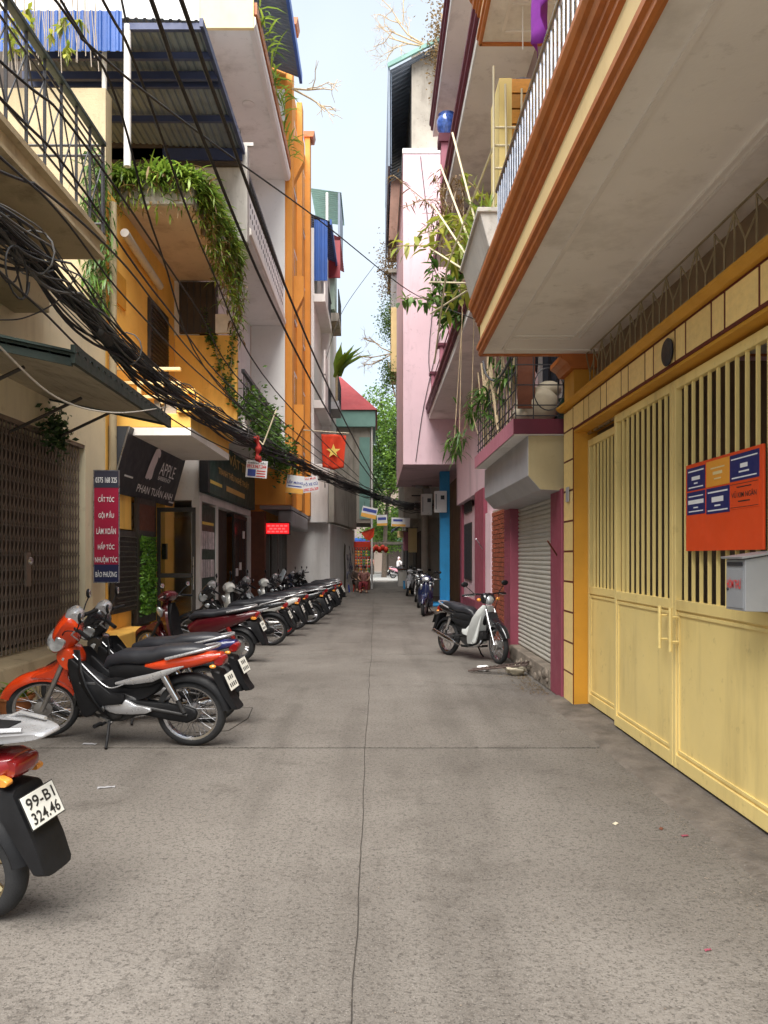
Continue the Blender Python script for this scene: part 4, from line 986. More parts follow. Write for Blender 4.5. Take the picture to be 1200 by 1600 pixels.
# stacked balconies
def balc(z, x, y0, y1, par, hgt=1.05, mrail='white'):
    MB().box(XS, x, y0, y1, z, z + .22).build('balcony_slab', M['white'], par, bevel=.01)
    MB().prism([(x, z + .03), (x + .04, z + .06), (x + .04, z + .16), (x, z + .2)], 'y', y0, y1).build('slab_moulding', M['moulding'], par)
    p_ = MB().box(x - .07, x, y0, y1, z + .222, z + .22 + hgt*.12).build('kerb', M[mrail], par)
    n = int((y1 - y0) / .16)
    me = MB().box(-.008, .008, -.008, .008, 0, hgt*.84).mesh('balcony_bar', M['iron'])
    for k in range(n): inst('balcony_bar', me, par, (x - .035, y0 + .08 + k*(y1-y0-.16)/(n-1), z + .22 + hgt*.12))
    MB().box(x - .07, x, y0, y1, z + .22 + hgt*.96, z + .22 + hgt*1.03).build('handrail', M['iron'], par)
balc(4.15, -2.7, 15.75, 21.95, k3)
balc(8.2, -2.62, 15.85, 21.95, k3)
MB().box(XS, -2.62, 15.6, 15.84, 8.0, 9.95).build('side_parapet', M['oldwhite'], k3, bevel=.01)
MB().box(XS, -2.50, 15.6, 15.66, 9.95, 10.02).build('parapet_coping', M['oldwhite'], k3)
for k in range(3):                                           # pierced parapet with round holes
    pass
pz = MB().box(-2.70, -2.64, 15.9, 21.9, 8.55, 9.3).build('pierced_panel', M['white'], k3)
for k in range(22):
    for z in (8.72, 8.95, 9.18): MB().lathe([(.055, 0), (.05, .006)], (-2.64, 16.1 + k*.26, z), 'x', 8).build('hole', M['iron'], pz)
MB().box(-4.1, -2.83, 15.585, 15.74, 4.38, 6.1).build('yellow_parapet', M['yellow'], k3, bevel=.01)
# window cage with drying plants behind the yellow parapet
f = MB().box(-3.98, -3.25, 15.50, 15.78, 6.12, 7.15).build('window_bay', M['dark'], k3)
for k in range(6): MB().box(-3.95 + k*.13, -3.935 + k*.13, 15.485, 15.498, 6.12, 7.15).build('bay_bar', M['iron'], f)
MB().box(-3.25, -2.95, 15.5, 15.59, 6.12, 6.5).build('bay_board', M['soffit'], k3)
MB().tube([(-4.0, 15.55, 7.5), (-3.05, 15.7, 6.7)], .03, 8).build('tube_lamp', M['white'], k3)
# top slab: deep white soffit, tiled edge band
MB().box(XS, -2.60, 15.7, 22, 12.4, 12.7).build('soffit_slab', M['soffit'], k3)
MB().prism([(-2.6, 12.36), (-2.5, 12.38), (-2.46, 12.46), (-2.46, 12.6), (-2.6, 12.68)], 'y', 15.66, 22).build('slab_moulding', M['moulding'], k3)
MB().box(XS, -2.5, 15.62, 15.7, 12.36, 12.98).build('slab_end', M['cream'], k3)
for k in range(26): piece('tile', M['brown'], k3, -2.6, -2.44, 15.7 + k*.243, 15.92 + k*.243, 12.69, 12.93)
MB().lathe([(.14, 0), (.15, -.02), (.1, -.035), (0, -.04)], (-3.05, 18.3, 12.4), 'z', 18).build('ceiling_lamp', M['moulding'], k3)
aw = MB(); aw.corr((-4.5, 15.5, 16.2), (0, 6.5, 0), (2.35, 0, -.9), (.4, 0, 1), 0, .14, .02); aw.build('awning', M['greysheet'], k3)
MB().box(-2.2, -2.12, 15.5, 22, 15.15, 15.42).build('awning_edge', M['bluesheet'], k3)
MB().box(-4.0, -2.3, 15.5, 15.58, 15.3, 15.7).build('awning_end', M['navy'], k3)

# orange house
k4 = thing('townhouse', 'narrow orange house with tall pilasters and jutting fins', 'house', (-3.4, 25.3, 0))
b = MB(); b.box(-9, -2.6, 22.02, 28.6, 3.1, 16.2); b.box(-9, -3.4, 22.4, 28.9, 0, 3.1); b.build('wall', M['orange'], k4)
MB().box(-3.59, -2.62, 22.0, 22.019, 4.4, 15).build('party_wall', M['white'], k4)
for y, z0, z1 in ((22.1, 3.1, 16.9), (25.0, 3.1, 16.4), (28.0, 3.1, 17)): MB().box(-2.6, -2.42, y, y + .5, z0, z1).build('pilaster', M['orange'], k4, bevel=.01)
for y in (22.05, 27.95): MB().prism([(-2.65, 16.9), (-2.3, 16.9), (-2.25, 17.1), (-2.65, 17.1)], 'y', y, y + .6).build('pilaster_cap', M['brown'], k4)
for z in (4.6, 8.4, 12.4): MB().prism([(-2.6, z), (-2.15, z + .9), (-2.15, z + 1.5), (-2.6, z + 1.5)], 'y', 22.7, 23.0).build('fin', M['orange'], k4); 
for z in (5.2, 9.0, 13):
    f = MB().box(-2.598, -2.56, 23.3, 24.8, z, z + 2.2).build('window', M['white'], k4); MB().box(-2.56, -2.55, 23.4, 24.7, z + .1, z + 2.1).build('pane', M['glass'], f)
    f = MB().box(-2.598, -2.56, 25.8, 27.6, z, z + 2.2).build('window', M['white'], k4); MB().box(-2.56, -2.55, 25.9, 27.5, z + .1, z + 2.1).build('pane', M['glass'], f)
for y0, y1, m in ((22.6, 24.1, 'teal'), (24.4, 25.9, 'frame_dark'), (26.2, 28.7, 'greybox')):
    f = MB().box(-3.399, -3.34, y0, y1, 0.15, 2.7).build('shop_door', M[m], k4)
    for k in range(5): MB().box(-3.34, -3.325, y0 + .1 + k*(y1-y0-.2)/5, y0 + .05 + (k+1)*(y1-y0-.2)/5, .25, 2.6).build('door_slat', M['frame_dark'], f)
MB().box(-3.4, -2.5, 22.4, 28.6, 3.0, 3.1).build('soffit', M['greybox'], k4)
MB().box(-2.95, -2.5, 23.0, 28.0, 2.5, 2.99).build('shutter_case', M['greybox'], k4, bevel=.06)
led = thing('lit_sign', 'glowing red box sign over the shop door of the orange house', 'sign', (-2.95, 22.9, 2.3))
MB().box(-3.3, -2.55, 22.7, 22.82, 2.25, 2.62).build('case', M['iron'], led)
MB().box(-3.27, -2.58, 22.69, 22.70, 2.28, 2.59).build('face', mat('red_glow', (.6, .02, .03), .4, .1, 4, emit=(1, .015, .02), estr=.45), led)
for r_ in range(3):
    for k in range(5 - r_ % 2): MB().box(-3.22 + k*.125 + .06*(r_ % 2), -3.13 + k*.125 + .06*(r_ % 2), 22.684, 22.69, 2.32 + r_*.085, 2.37 + r_*.085).build('lamp_row', mat('red_glow_pale', (.8, .2, .2), .4, .3, 30, emit=(1, .12, .12), estr=.5), led)

# white narrow houses beyond, alley narrows
k5 = thing('townhouse', 'white house with boxed balconies and blue awning beyond the orange one', 'house', (-2.4, 30.5, 0))
b = MB(); b.box(-9, -2.35, 28.95, 33, 5.0, 14); b.box(-9, -2.35, 28.95, 29.2, 0, 5.0); b.box(-9, -1.76, 29.0, 29.25, 0, 2.85); b.box(-9, -1.9, 29.25, 37, 2.86, 5.0)
b.build('wall', M['white'], k5)
b = MB(); b.prism([(-1.95, 29.26), (-1.76, 29.26), (-1.08, 37), (-1.3, 37)], 'z', 0, 2.85); b.build('boundary_wall', M['limewash'], k5)
wl = lambda t_, z: V((-1.76 + .68*t_ + .012, 29.26 + 7.74*t_, z))
a = MB(); a.add([wl(.50, .1), wl(.58, .1), wl(.60, .9), wl(.57, 1.6), wl(.59, 2.1), wl(.53, 2.2), wl(.50, 1.7), wl(.52, .9)], [tuple(range(8))]); a.build('mould_patch', mat('mould', (.10, .085, .05), .95, .4, 4, .3, 40), k5)
m_gr = mat('graffiti_blue', (.10, .11, .18), .7)
for k in range(16):
    t0, z0 = R.uniform(.66, .92), R.uniform(.7, 1.9); q = [wl(t0 + R.uniform(-.05, .05), z0 + R.uniform(-.3, .3)) for j in range(4)]
    MB().tube(catmull(q, 4), .009, 4).build('graffiti_stroke', m_gr, k5, fix=False)
MB().box(-2.75, -1.80, 28.55, 29.0, 2.87, 5.05).build('corner_box', M['white'], k5, bevel=.02)
a_, b_ = V((-1.62, 29.4, 0)), V((-.95, 37, 0))
MB().prism([(-1.9, 29.4), (-1.62, 29.4), (-.95, 37), (-1.3, 37)], 'z', 2.92, 4.9).build('overhang', M['concrete2'], k5, bevel=.02)
for z in (7.2, 11.2):
    MB().box(-2.35, -1.92, 28.9, 33, z, z + .3).build('balcony_slab', M['white'], k5, bevel=.01)
    me = MB().box(-.01, .01, -.01, .01, 0, .95).mesh('balcony_bar', M['iron'])
    for k in range(20): inst('balcony_bar', me, k5, (-1.95, 29.0 + k*.2, z + .3))
    MB().box(-1.98, -1.92, 28.95, 33, z + 1.25, z + 1.3).build('handrail', M['iron'], k5)
    MB().box(-1.98, -1.92, 28.95, 30.6, z + .3, z + 2.2).build('screen', M['white'], k5)
aw = MB(); aw.corr((-3.4, 28.9, 14.9), (0, 4.2, 0), (1.7, 0, -.7), (.4, 0, 1), 0, .2, .03); aw.build('awning', M['navy'], k5)
MB().box(-1.75, -1.68, 28.9, 33.1, 14.1, 14.3).build('awning_edge', M['bluesheet'], k5)
aw = MB(); aw.corr((-2.34, 28.94, 12), (.5, 0, 0), (0, 0, 2.3), (0, -1, 0), 0, .14, .02); aw.build('side_sheet', M['bluesheet'], k5)
k6 = thing('townhouse', 'slender pale house with red tin roof and small balconies near the alley end', 'house', (-2.2, 35, 0))
b = MB(); b.box(-9, -2.0, 33.1, 38.5, 5.05, 15); b.build('wall', M['white'], k6)
for z, m in ((8.0, 'greybox'), (11.8, 'concrete2')): 
    MB().box(-2.0, -1.62, 33.2, 35.5, z, z + .35).build('balcony_slab', M[m], k6)
    for k in range(6): MB().box(-1.66, -1.62, 33.2 + k*.44, 33.24 + k*.44, z + .35, z + 1.35).build('balcony_bar', M['iron'], k6)
    for q in (z + .7, z + 1.0, z + 1.35): MB().box(-1.66, -1.62, 33.2, 35.5, q, q + .03).build('rail', M['iron'], k6)
MB().box(-2.0, -1.8, 33.2, 35.0, 12.3, 14.4).build('screen', mat('pale_green_sheet', lin('#BFD6C6', .8), .6, .1, 2), k6)
aw = MB(); aw.corr((-3, 33, 16.0), (0, 4, 0), (1.45, 0, -.7), (.4, 0, 1), 0, .2, .03); aw.build('awning', M['redsheet'], k6)
MB().box(-2.2, -1.55, 33.0, 33.08, 13.6, 15.2).build('awning_end', M['redsheet'], k6)
aw = MB(); aw.corr((-3, 35, 18.4), (0, 3.5, 0), (1.4, 0, -.2), (.1, 0, 1), 0, .2, .03); aw.build('awning', M['teal'], k6)
MB().box(-2.3, -2.2, 35.0, 35.1, 15, 18.2).build('post', M['white'], k6); MB().box(-1.75, -1.65, 35.0, 38, 16.2, 18.2).build('side_sheet', M['greysheet'], k6)

# grey house with red hipped roof across the end
k7 = thing('townhouse', 'grey concrete house with red hipped roof and teal eaves closing the left side', 'house', (-1.6, 40, 0))
b = MB(); b.box(-9, -.30, 38.6, 44, 3.3, 8.9); b.box(-9, -1.4, 38.6, 50, 0, 3.3); b.build('wall', M['concrete2'], k7)
MB().box(-9, -.05, 38.3, 44.3, 8.1, 8.9).build('eaves_band', M['teal'], k7)
MB().add([(-6, 38.2, 8.92), (.05, 38.2, 8.92), (.05, 44.4, 8.92), (-6, 44.4, 8.92), (-4, 41, 11.2), (-1.9, 41, 11.2)], [(0,1,5,4),(1,2,5),(2,3,4,5),(3,0,4),(3,2,1,0)]).build('roof', mat('red_roof', lin('#B4484A', .8), .7, .12, 2, .2, 30), k7)
MB().box(-.85, -.33, 38.55, 38.6, 3.5, 7.6).build('shutter_panel', M['teal'], k7)
f = MB().box(-.31, -.28, 39.5, 41, 4.4, 6.6).build('window', M['frame_dark'], k7)
MB().tube([(-.22, 38.5, 0), (-.22, 38.5, 8.1)], .05, 8).build('downpipe', M['white'], k7)
# ================================================================== motorbikes
BM = dict(
 tyre=mat('tyre_rubber', (.018, .018, .019), .8, .25, 12, .2, 120),
 rim=mat('wheel_chrome', (.6, .6, .62), .22, .1, 6, metal=1),
 alloy=mat('wheel_alloy', (.42, .42, .44), .35, .1, 6, metal=.9),
 blackrim=mat('wheel_black', (.03, .03, .03), .4, .1, 6),
 goldrim=mat('wheel_gold', (.45, .36, .2), .35, .1, 6, metal=.9),
 spoke=mat('spoke_steel', (.22, .22, .23), .4, .1, 8, metal=1),
 plastic=mat('black_plastic', (.010, .010, .011), .5, .3, 6, .05, 90, spec=.22),
 gloss=mat('gloss_black', (.012, .012, .014), .18, .2, 4, coat=.6),
 seat=mat('seat_vinyl', (.02, .021, .026), .42, .25, 5, .06, 140),
 engine=mat('engine_black', (.035, .034, .034), .45, .3, 12, .1, 60, metal=.4),
 engsil=mat('engine_silver', (.42, .41, .40), .38, .2, 10, .05, 60, metal=.9),
 chrome=mat('chrome', (.7, .7, .72), .12, .05, 6, metal=1),
 lens=mat('lamp_lens', (.5, .52, .53), .14, .35, 14, metal=.55, coat=.8),
 red=mat('tail_red', (.20, .008, .008), .15, .15, 8, coat=.6),
 amber=mat('amber_lens', (.75, .28, .04), .15, .15, 8, coat=.5),
 plate=mat('plate_white', (.74, .73, .66), .45, .08, 8),
 mirror=mat('mirror_glass', (.8, .82, .85), .05, .02, 5, metal=1),
 silver=mat('silver_paint', (.46, .46, .47), .3, .1, 6, metal=.6, coat=.3),
)
def paint(name, col): return mat('paint_' + name, col, .2, .1, 4, coat=.8, stain=tuple(c*.4 for c in col), stain_amt=.15)

def steer_xf(deg, head=(.50, .86), rake=26):
    a = math.radians(rake); ax = V((-math.sin(a), 0, math.cos(a))); c = V((head[0], 0, head[1]))
    return Matrix.Translation(c) @ Matrix.Rotation(math.radians(deg), 4, ax) @ Matrix.Translation(-c)

def wheel(par, x, r, tw, kind, xf, rimm=None):
    c = (x, 0, r); prof = []
    for k in range(15):
        a = math.pi * (k / 14) * 1.16 - math.pi * .08
        prof.append((r - tw + tw * math.sin(a), -tw * .95 * math.cos(a)))
    prof.append(prof[0])
    wh = MB(xf).lathe(prof, c, 'y', 40, caps=False).build('wheel', BM['tyre'], par, local=True)
    rr = r - tw * 1.05
    rm = rimm or (BM['rim'] if kind == 'spoke' else BM['alloy'])
    MB(xf).lathe([(rr - .028, -tw*.55), (rr, -tw*.8), (rr + .008, -tw*.8), (rr + .004, -tw*.3), (rr - .012, 0), (rr + .004, tw*.3), (rr + .008, tw*.8), (rr, tw*.8), (rr - .028, tw*.55), (rr - .03, 0), (rr - .028, -tw*.55)], c, 'y', 36, caps=False).build('rim', rm, wh, local=True)
    hub = MB(xf)
    if kind == 'spoke':
        hub.lathe([(.0, -.07), (.03, -.07), (.03, -.055), (.07, -.05), (.072, .04), (.03, .05), (.03, .07), (0, .07)], c, 'y', 18)
        sp = MB(xf)
        for k in range(36):
            a = 2*math.pi*k/36; s_ = 1 if k % 2 else -1; a2 = a + (.5 if (k//2) % 2 else -.5)
            p0 = V((x + .07*math.cos(a2), s_*.035, r + .07*math.sin(a2))); p1 = V((x + (rr-.02)*math.cos(a), 0, r + (rr-.02)*math.sin(a)))
            sp.tube([p0, p1], .0022, 4)
        sp.build('spokes', BM['spoke'], wh, local=True, kind='stuff', fix=False)
        hub.build('hub', BM['engsil'], wh, local=True)
    else:
        hub.lathe([(0, -.05), (.05, -.05), (.055, 0), (.05, .05), (0, .05)], c, 'y', 18); hub.build('hub', rm, wh, local=True)
        n = 5 if kind == 'alloy5' else 6
        for k in range(n):
            a = 2*math.pi*k/n + .3
            for q in (-.16, .16):
                d0 = V((math.cos(a), 0, math.sin(a))); d1 = V((math.cos(a + q*.9), 0, math.sin(a + q*.9)))
                MB(xf).tube([V(c) + d0*.04 + V((0, 0, 0)), V(c) + d1*(rr - .015)], [.016, .011], 5).build('blade', rm, wh, local=True, fix=False)
    MB(xf).lathe([(.045, .045), (rr*.62, .05), (rr*.62, .054), (.045, .054)], c, 'y', 24).build('disc', BM['engsil'], wh, local=True) if kind != 'spoke' else None
    return wh

def mirror(par, y, base, xf, m):
    s = 1 if y > 0 else -1
    MB(xf).tube([base, (base[0] - .03, base[1] + s*.08, base[2] + .08), (base[0] - .05, base[1] + s*.12, base[2] + .12)], .006, 6).build('mirror_stem', BM['plastic'], par, local=True, fix=False)
    a = MB(xf); c = V((base[0] - .05, base[1] + s*.14, base[2] + .15))
    a.ball(c, (.018, .06, .042), 12, 7); mm = a.build('mirror', m, par, local=True)
    MB(xf).ball(c + V((-.012, 0, 0)), (.01, .05, .034), 12, 7).build('mirror_glass', BM['mirror'], mm, local=True)

def lever_set(par, xf, z, x, w_=.33, grip=None):
    MB(xf).tube(catmull([(x - .13, -w_, z), (x - .03, -.18, z + .02), (x, 0, z), (x - .03, .18, z + .02), (x - .13, w_, z)], 5), .011, 8).build('handlebar', BM['plastic'], par, local=True, fix=False)
    for s in (-1, 1):
        MB(xf).tube([(x - .055, s*.21, z + .015), (x - .14, s*(w_ + .03), z - .002)], [.017, .018], 10).build('grip', grip or BM['plastic'], par, local=True, fix=False)
        MB(xf).tube([(x - .02, s*.2, z + .01), (x + .0, s*.24, z - .005), (x - .06, s*.36, z - .01)], [.008, .007, .005], 6).build('lever', BM['engsil'], par, local=True, fix=False)

def number_plate(par, c, tilt, text=None, w_=.19, h_=.14):
    """plate on the tail facing backwards (-x), tilted"""
    up = V((math.sin(tilt), 0, math.cos(tilt))); rt_ = V((0, -1, 0))
    nrm = rt_.cross(up)
    p = plate('number_plate', BM['plate'], par, c, rt_, up, w_, h_, .004, local=True, bevel=.0015)
    plate('plate_border', M['letter_k'], p, V(c) - nrm*.002, rt_, up, w_ + .008, h_ + .008, .004, local=True)
    if not text:
        for i in (-1, 1):
            for k in range(4 if i < 0 else 3): plate('print_mark', M['letter_k'], p, V(c) + up*(h_*.22*i) + rt_*((k - (1.5 if i < 0 else 1))*w_*.21) + nrm*.004, rt_, up, w_*.12, h_*.24, .0008, local=True)
    if text:
        for i, t in enumerate(text):
            me = text_mesh(t, M['letter_k'], w_*.84, h_*.36, .006, .015)
            o = bpy.data.objects.new('lettering', me); COL.objects.link(o); o.parent = p
            o.matrix_local = frame_mat(V(c) + up*(h_*(.22 - .45*i)), rt_, up)
    return p

def underbone(label, pos, heading, lean=5, steer=18, body='orange', c=None, shield=None, fender=None, sx=1.0, group=None, cub=False, text=None, tailc=None, stand=True):
    """step-through motorcycle; local x forwards, rear wheel contact at x=-.62"""
    t = thing('motorbike', label, 'motorbike', pos, (math.radians(-lean), 0, heading), group)
    t.scale = (sx, 1, 1)
    main = paint(body, c); shield = shield or BM['plastic']; fm = fender or main; tail = tailc or main
    xf = steer_xf(steer, (.40, .86), 25); I = None
    xc = xf @ Matrix.Translation((-.17, 0, .02)); xn = Matrix.Translation((-.10, 0, 0)); xw = Matrix.Translation((-.07, 0, 0))
    wheel(t, -.62, .285, .045, 'spoke', I); wheel(t, .64, .285, .04, 'spoke', xf)
    for s in (-1, 1):
        MB(xf).tube([(.40, s*.07, .80), (.48, s*.072, .63), (.645, s*.072, .285)], [.022, .024, .019], 8).build('fork_leg', BM['engsil'] if not cub else BM['chrome'], t, local=True)
    # front fender: long, pointed, with a cover rising to the fork crown
    MB(xf).fender((.64, 0, .285), .315, 22, 158, .075, .028, .008, 22, lambda u: .35 + .65*min(1, u*3.2) if not cub else min(1, .7 + u)).build('front_fender', fm, t, local=True)
    MB(xf).panel([(.70, .60), (.54, .66), (.45, .76), (.39, .74), (.41, .58), (.37, .44), (.50, .56)], .08, smooth_n=3).build('fender_cover', fm, t, local=True)
    # cowl with headlamp
    if not cub:
        MB(xc).panel([(.68, .86), (.665, .96), (.60, 1.06), (.52, 1.12), (.46, 1.06), (.44, .95), (.48, .86), (.58, .80)], lambda x, z: .12 + .05*max(0, 1 - abs(z - .97)/.14), smooth_n=4, inset=.72).build('handlebar_cowl', main, t, local=True)
        hl = MB(xc).panel([(.715, .84), (.70, .93), (.62, .985), (.53, .93), (.58, .82), (.66, .785)], .145, smooth_n=3, inset=.6).build('headlamp', BM['lens'], t, local=True)
        MB(xc).panel([(.56, 1.10), (.48, 1.16), (.42, 1.10), (.46, 1.02)], .10, smooth_n=3, inset=.7).build('meter', BM['silver'], t, local=True)
        for s in (-1, 1):
            MB(xc).panel([(.62, .74), (.57, .78), (.48, .74), (.50, .69), (.58, .69)], .03, y0=s*.1, smooth_n=3, inset=.7).build('front_indicator', BM['lens'], t, local=True)
        # upper nose of the leg shield
        MB(Matrix.Translation((-.14, 0, 0))).panel([(.60, .74), (.56, .84), (.46, .84), (.42, .70), (.50, .62)], .11, smooth_n=3, inset=.75).build('front_cover', main, t, local=True)
    else:
        MB(xc).panel([(.58, .90), (.56, 1.0), (.46, 1.03), (.40, .96), (.46, .86)], .09, smooth_n=3, inset=.75).build('handlebar_cowl', BM['gloss'], t, local=True)
        MB(xc).lathe([(0, .06), (.05, .05), (.07, .02), (.07, -.03)], (.55, 0, .92), 'x', 20).build('headlamp', BM['lens'], t, local=True)
        for s in (-1, 1): MB(xc).ball((.52, s*.16, .93), (.03, .035, .03), 10, 6).build('front_indicator', BM['amber'], t, local=True)
    lever_set(t, xc, 1.0, .5, .34)
    mirror(t, 1, (.46, .2, 1.02), xc, BM['plastic']); mirror(t, -1, (.46, -.2, 1.02), xc, BM['plastic'])
    for s in (-1, 1): MB(xc).tube(catmull([(.44, s*.2, 1.0), (.56, s*.16, 1.0), (.60, s*.09, .86), (.58, s*.05, .70)], 5), .005, 5).build('brake_cable', BM['plastic'], t, local=True, fix=False)
    # leg shield: two curved wings joined in front
    rg = []
    prof = [(.50, .82, .09), (.475, .76, .13), (.44, .66, .185), (.395, .54, .205), (.34, .42, .195), (.285, .31, .165), (.25, .26, .13)]
    if cub: prof = [(.50, .86, .10), (.47, .78, .17), (.43, .66, .235), (.385, .54, .25), (.335, .42, .24), (.29, .32, .21), (.26, .25, .17)]
    for x, z, hw in prof:
        row = []
        for k in range(17):
            u = -1 + k/8; row.append(V((x - (.05 if cub else .14)*abs(u)**2.2, u*hw, z)))
        back = [V((q.x - .012, q.y*.97, q.z)) for q in row[::-1]]
        rg.append(row + back)
    MB(xn).rings(rg, True, True).build('leg_shield', shield, t, local=True)
    for q_ in range(2): MB(xw).box(.17 - q_*.004, .30, .1555, .1575, .56 - q_*.012, .563 - q_*.012).build('side_script', BM['silver'], t, local=True) if not cub else None
    # side wings and centre cover of the step-through
    for s in (-1, 1):
        MB(xw).panel([(.40, .70), (.36, .76), (.22, .62), (.04, .47), (-.06, .46), (-.04, .38), (.12, .36), (.22, .27), (.30, .28), (.36, .5)], .02, y0=s*(.135 if not cub else .10), smooth_n=2).build('wing_panel', BM['plastic'] if not cub else shield, t, local=True)
    MB(xw).sweep([(.42, .70, .05, .05), (.28, .56, .07, .07), (.1, .46, .075, .07), (-.08, .48, .08, .08), (-.2, .56, .08, .09)], 12).build('frame_cover', BM['plastic'], t, local=True)
    MB(xw).tube(catmull([(.36, .12, .79), (.2, .14, .63), (.06, .15, .52), (-.06, .15, .55)], 5), .006, 5).build('trim', BM['silver'], t, local=True, fix=False)
    # seat, tail, side panels
    MB().sweep([(.06, .66, .05, .035), (.02, .72, .085, .05), (-.10, .76, .112, .065), (-.24, .762, .128, .068), (-.36, .775, .132, .068), (-.44, .805, .132, .064), (-.58, .82, .126, .058), (-.70, .83, .10, .045), (-.76, .83, .06, .022)], 18, 2.6).build('seat', BM['seat'], t, local=True)
    MB().sweep([(.02, .63, .07, .075), (-.12, .645, .11, .075), (-.3, .655, .122, .072), (-.46, .69, .120, .062)], 16, 3).build('under_seat_cover', BM['plastic'], t, local=True)
    MB().sweep([(-.30, .70, .118, .022), (-.38, .705, .127, .05), (-.5, .715, .128, .064), (-.68, .745, .112, .056), (-.82, .775, .08, .042), (-.89, .79, .05, .022)], 16, 3).build('tail', tail, t, local=True)
    MB().panel([(.16, .50), (-.02, .60), (-.3, .62), (-.44, .60), (-.36, .46), (-.2, .38), (.05, .36)], .075, smooth_n=2).build('lower_body', BM['plastic'], t, local=True)
    MB().sweep([(-.02, .56, .08, .07), (-.16, .56, .105, .08), (-.32, .58, .115, .07), (-.46, .62, .11, .05)], 14, 3).build('side_cover', BM['plastic'], t, local=True)
    if not cub:
        for s in (-1, 1): MB().sweep([(-.05, .545, .012, .012, s*.108), (-.2, .575, .014, .03, s*.124), (-.36, .61, .014, .036, s*.134), (-.52, .675, .012, .022, s*.137), (-.62, .71, .006, .006, s*.128)], 10).build('swoosh', BM['silver'], t, local=True)
    MB().panel([(-.88, .79), (-.92, .77), (-.91, .71), (-.85, .70), (-.83, .74)], .06, smooth_n=3, inset=.8).build('tail_lamp', BM['red'], t, local=True)
    for s in (-1, 1): MB().ball((-.84, s*.095, .705), (.028, .02, .017), 10, 6).build('rear_indicator', BM['amber'], t, local=True)
    MB().tube(catmull([(-.48, .14, .77), (-.66, .145, .82), (-.82, .10, .86), (-.86, 0, .865), (-.82, -.10, .86), (-.66, -.145, .82), (-.48, -.14, .77)], 5), .013, 8).build('grab_rail', BM['silver'], t, local=True, fix=False)
    # rear fender, plate, flap
    MB().fender((-.62, 0, .285), .325, 60, 172, .075, .02, .008, 16).build('rear_fender', BM['plastic'], t, local=True)
    MB().panel([(-.80, .68), (-.88, .66), (-.99, .40), (-1.03, .34), (-.98, .33), (-.90, .46)], .075, inset=.9).build('mud_flap', BM['plastic'], t, local=True)
    number_plate(t, (-.955, 0, .57), math.radians(22), text)
    # engine, pipes, running gear
    MB().lathe([(0, -.12), (.07, -.115), (.10, -.09), (.105, .07), (.08, .10), (0, .115)], (.06, 0, .33), 'y', 24).build('crankcase', BM['engine'], t, local=True)
    e = MB().sweep([(.12, .345, .07, .06), (.34, .40, .065, .055)], 12, 4); 
    for k in range(6): e.sweep([(.15 + k*.03, .353 + k*.0075, .088, .078), (.158 + k*.03, .355 + k*.0075, .088, .078)], 12, 5)
    e.build('cylinder', BM['engine'], t, local=True)
    MB().panel([(.04, .42), (-.10, .43), (-.22, .37), (-.34, .345), (-.30, .30), (-.06, .29), (.04, .33)], .018, y0=.12, smooth_n=2).build('engine_cover', BM['silver'], t, local=True)
    MB().panel([(.16, .42), (-.12, .46), (-.24, .36), (-.16, .24), (.02, .20), (.18, .26)], .085, smooth_n=2).build('engine_block', BM['engine'], t, local=True)
    for k_, (ex, ez, er) in enumerate(((.10, .33, .05), (-.03, .30, .065), (.18, .40, .03))): MB().lathe([(0, .02), (er*.6, .018), (er, .008), (er*1.05, 0)], (ex, .105, ez), 'y', 18).build('engine_cap', BM['engsil'] if k_ != 1 else BM['engine'], t, local=True)
    MB().tube([(.06, .16, .2), (.06, -.16, .2)], .012, 6).build('peg_bar', BM['plastic'], t, local=True)
    for s in (-1, 1):
        MB().tube([(.07, s*.15, .21), (.07, s*.25, .215)], .018, 8).build('foot_peg', BM['plastic'], t, local=True)
        MB().tube([(-.05, s*.085, .38), (-.62, s*.085, .285)], [.022, .018], 8).build('swing_arm', BM['engine'], t, local=True)
        MB().tube([(-.44, s*.115, .66), (-.6, s*.1, .31)], .02, 8).build('shock_absorber', BM['engine'], t, local=True)
        MB().tube([(-.45, s*.115, .62), (-.55, s*.105, .42)], .031, 10).build('spring', BM['chrome'], t, local=True)
    MB().panel([(-.05, .40), (-.3, .39), (-.62, .36), (-.70, .30), (-.62, .22), (-.3, .27), (-.05, .31)], .02, y0=.075, smooth_n=2).build('chain_case', BM['plastic'], t, local=True)
    MB().tube(catmull([(.3, -.03, .36), (.26, -.09, .24), (.0, -.11, .19), (-.3, -.12, .24)], 5), .016, 8).build('exhaust_pipe', BM['chrome'], t, local=True)
    MB().tube([(-.28, -.13, .24), (-.4, -.135, .265), (-.82, -.14, .37), (-.87, -.14, .38)], [.025, .043, .047, .03], 12).build('muffler', BM['chrome'], t, local=True)
    MB().tube([(.06, .05, .2), (.1, .08, .24), (.0, .1, .2)], .014, 6).build('gear_lever', BM['engsil'], t, local=True)
    if stand:
        MB().tube([(.02, .10, .22), (.0, .19, .09), (-.02, .26 if lean > 0 else .22, .035)], .012, 6).build('side_stand', BM['plastic'], t, local=True)
    return t

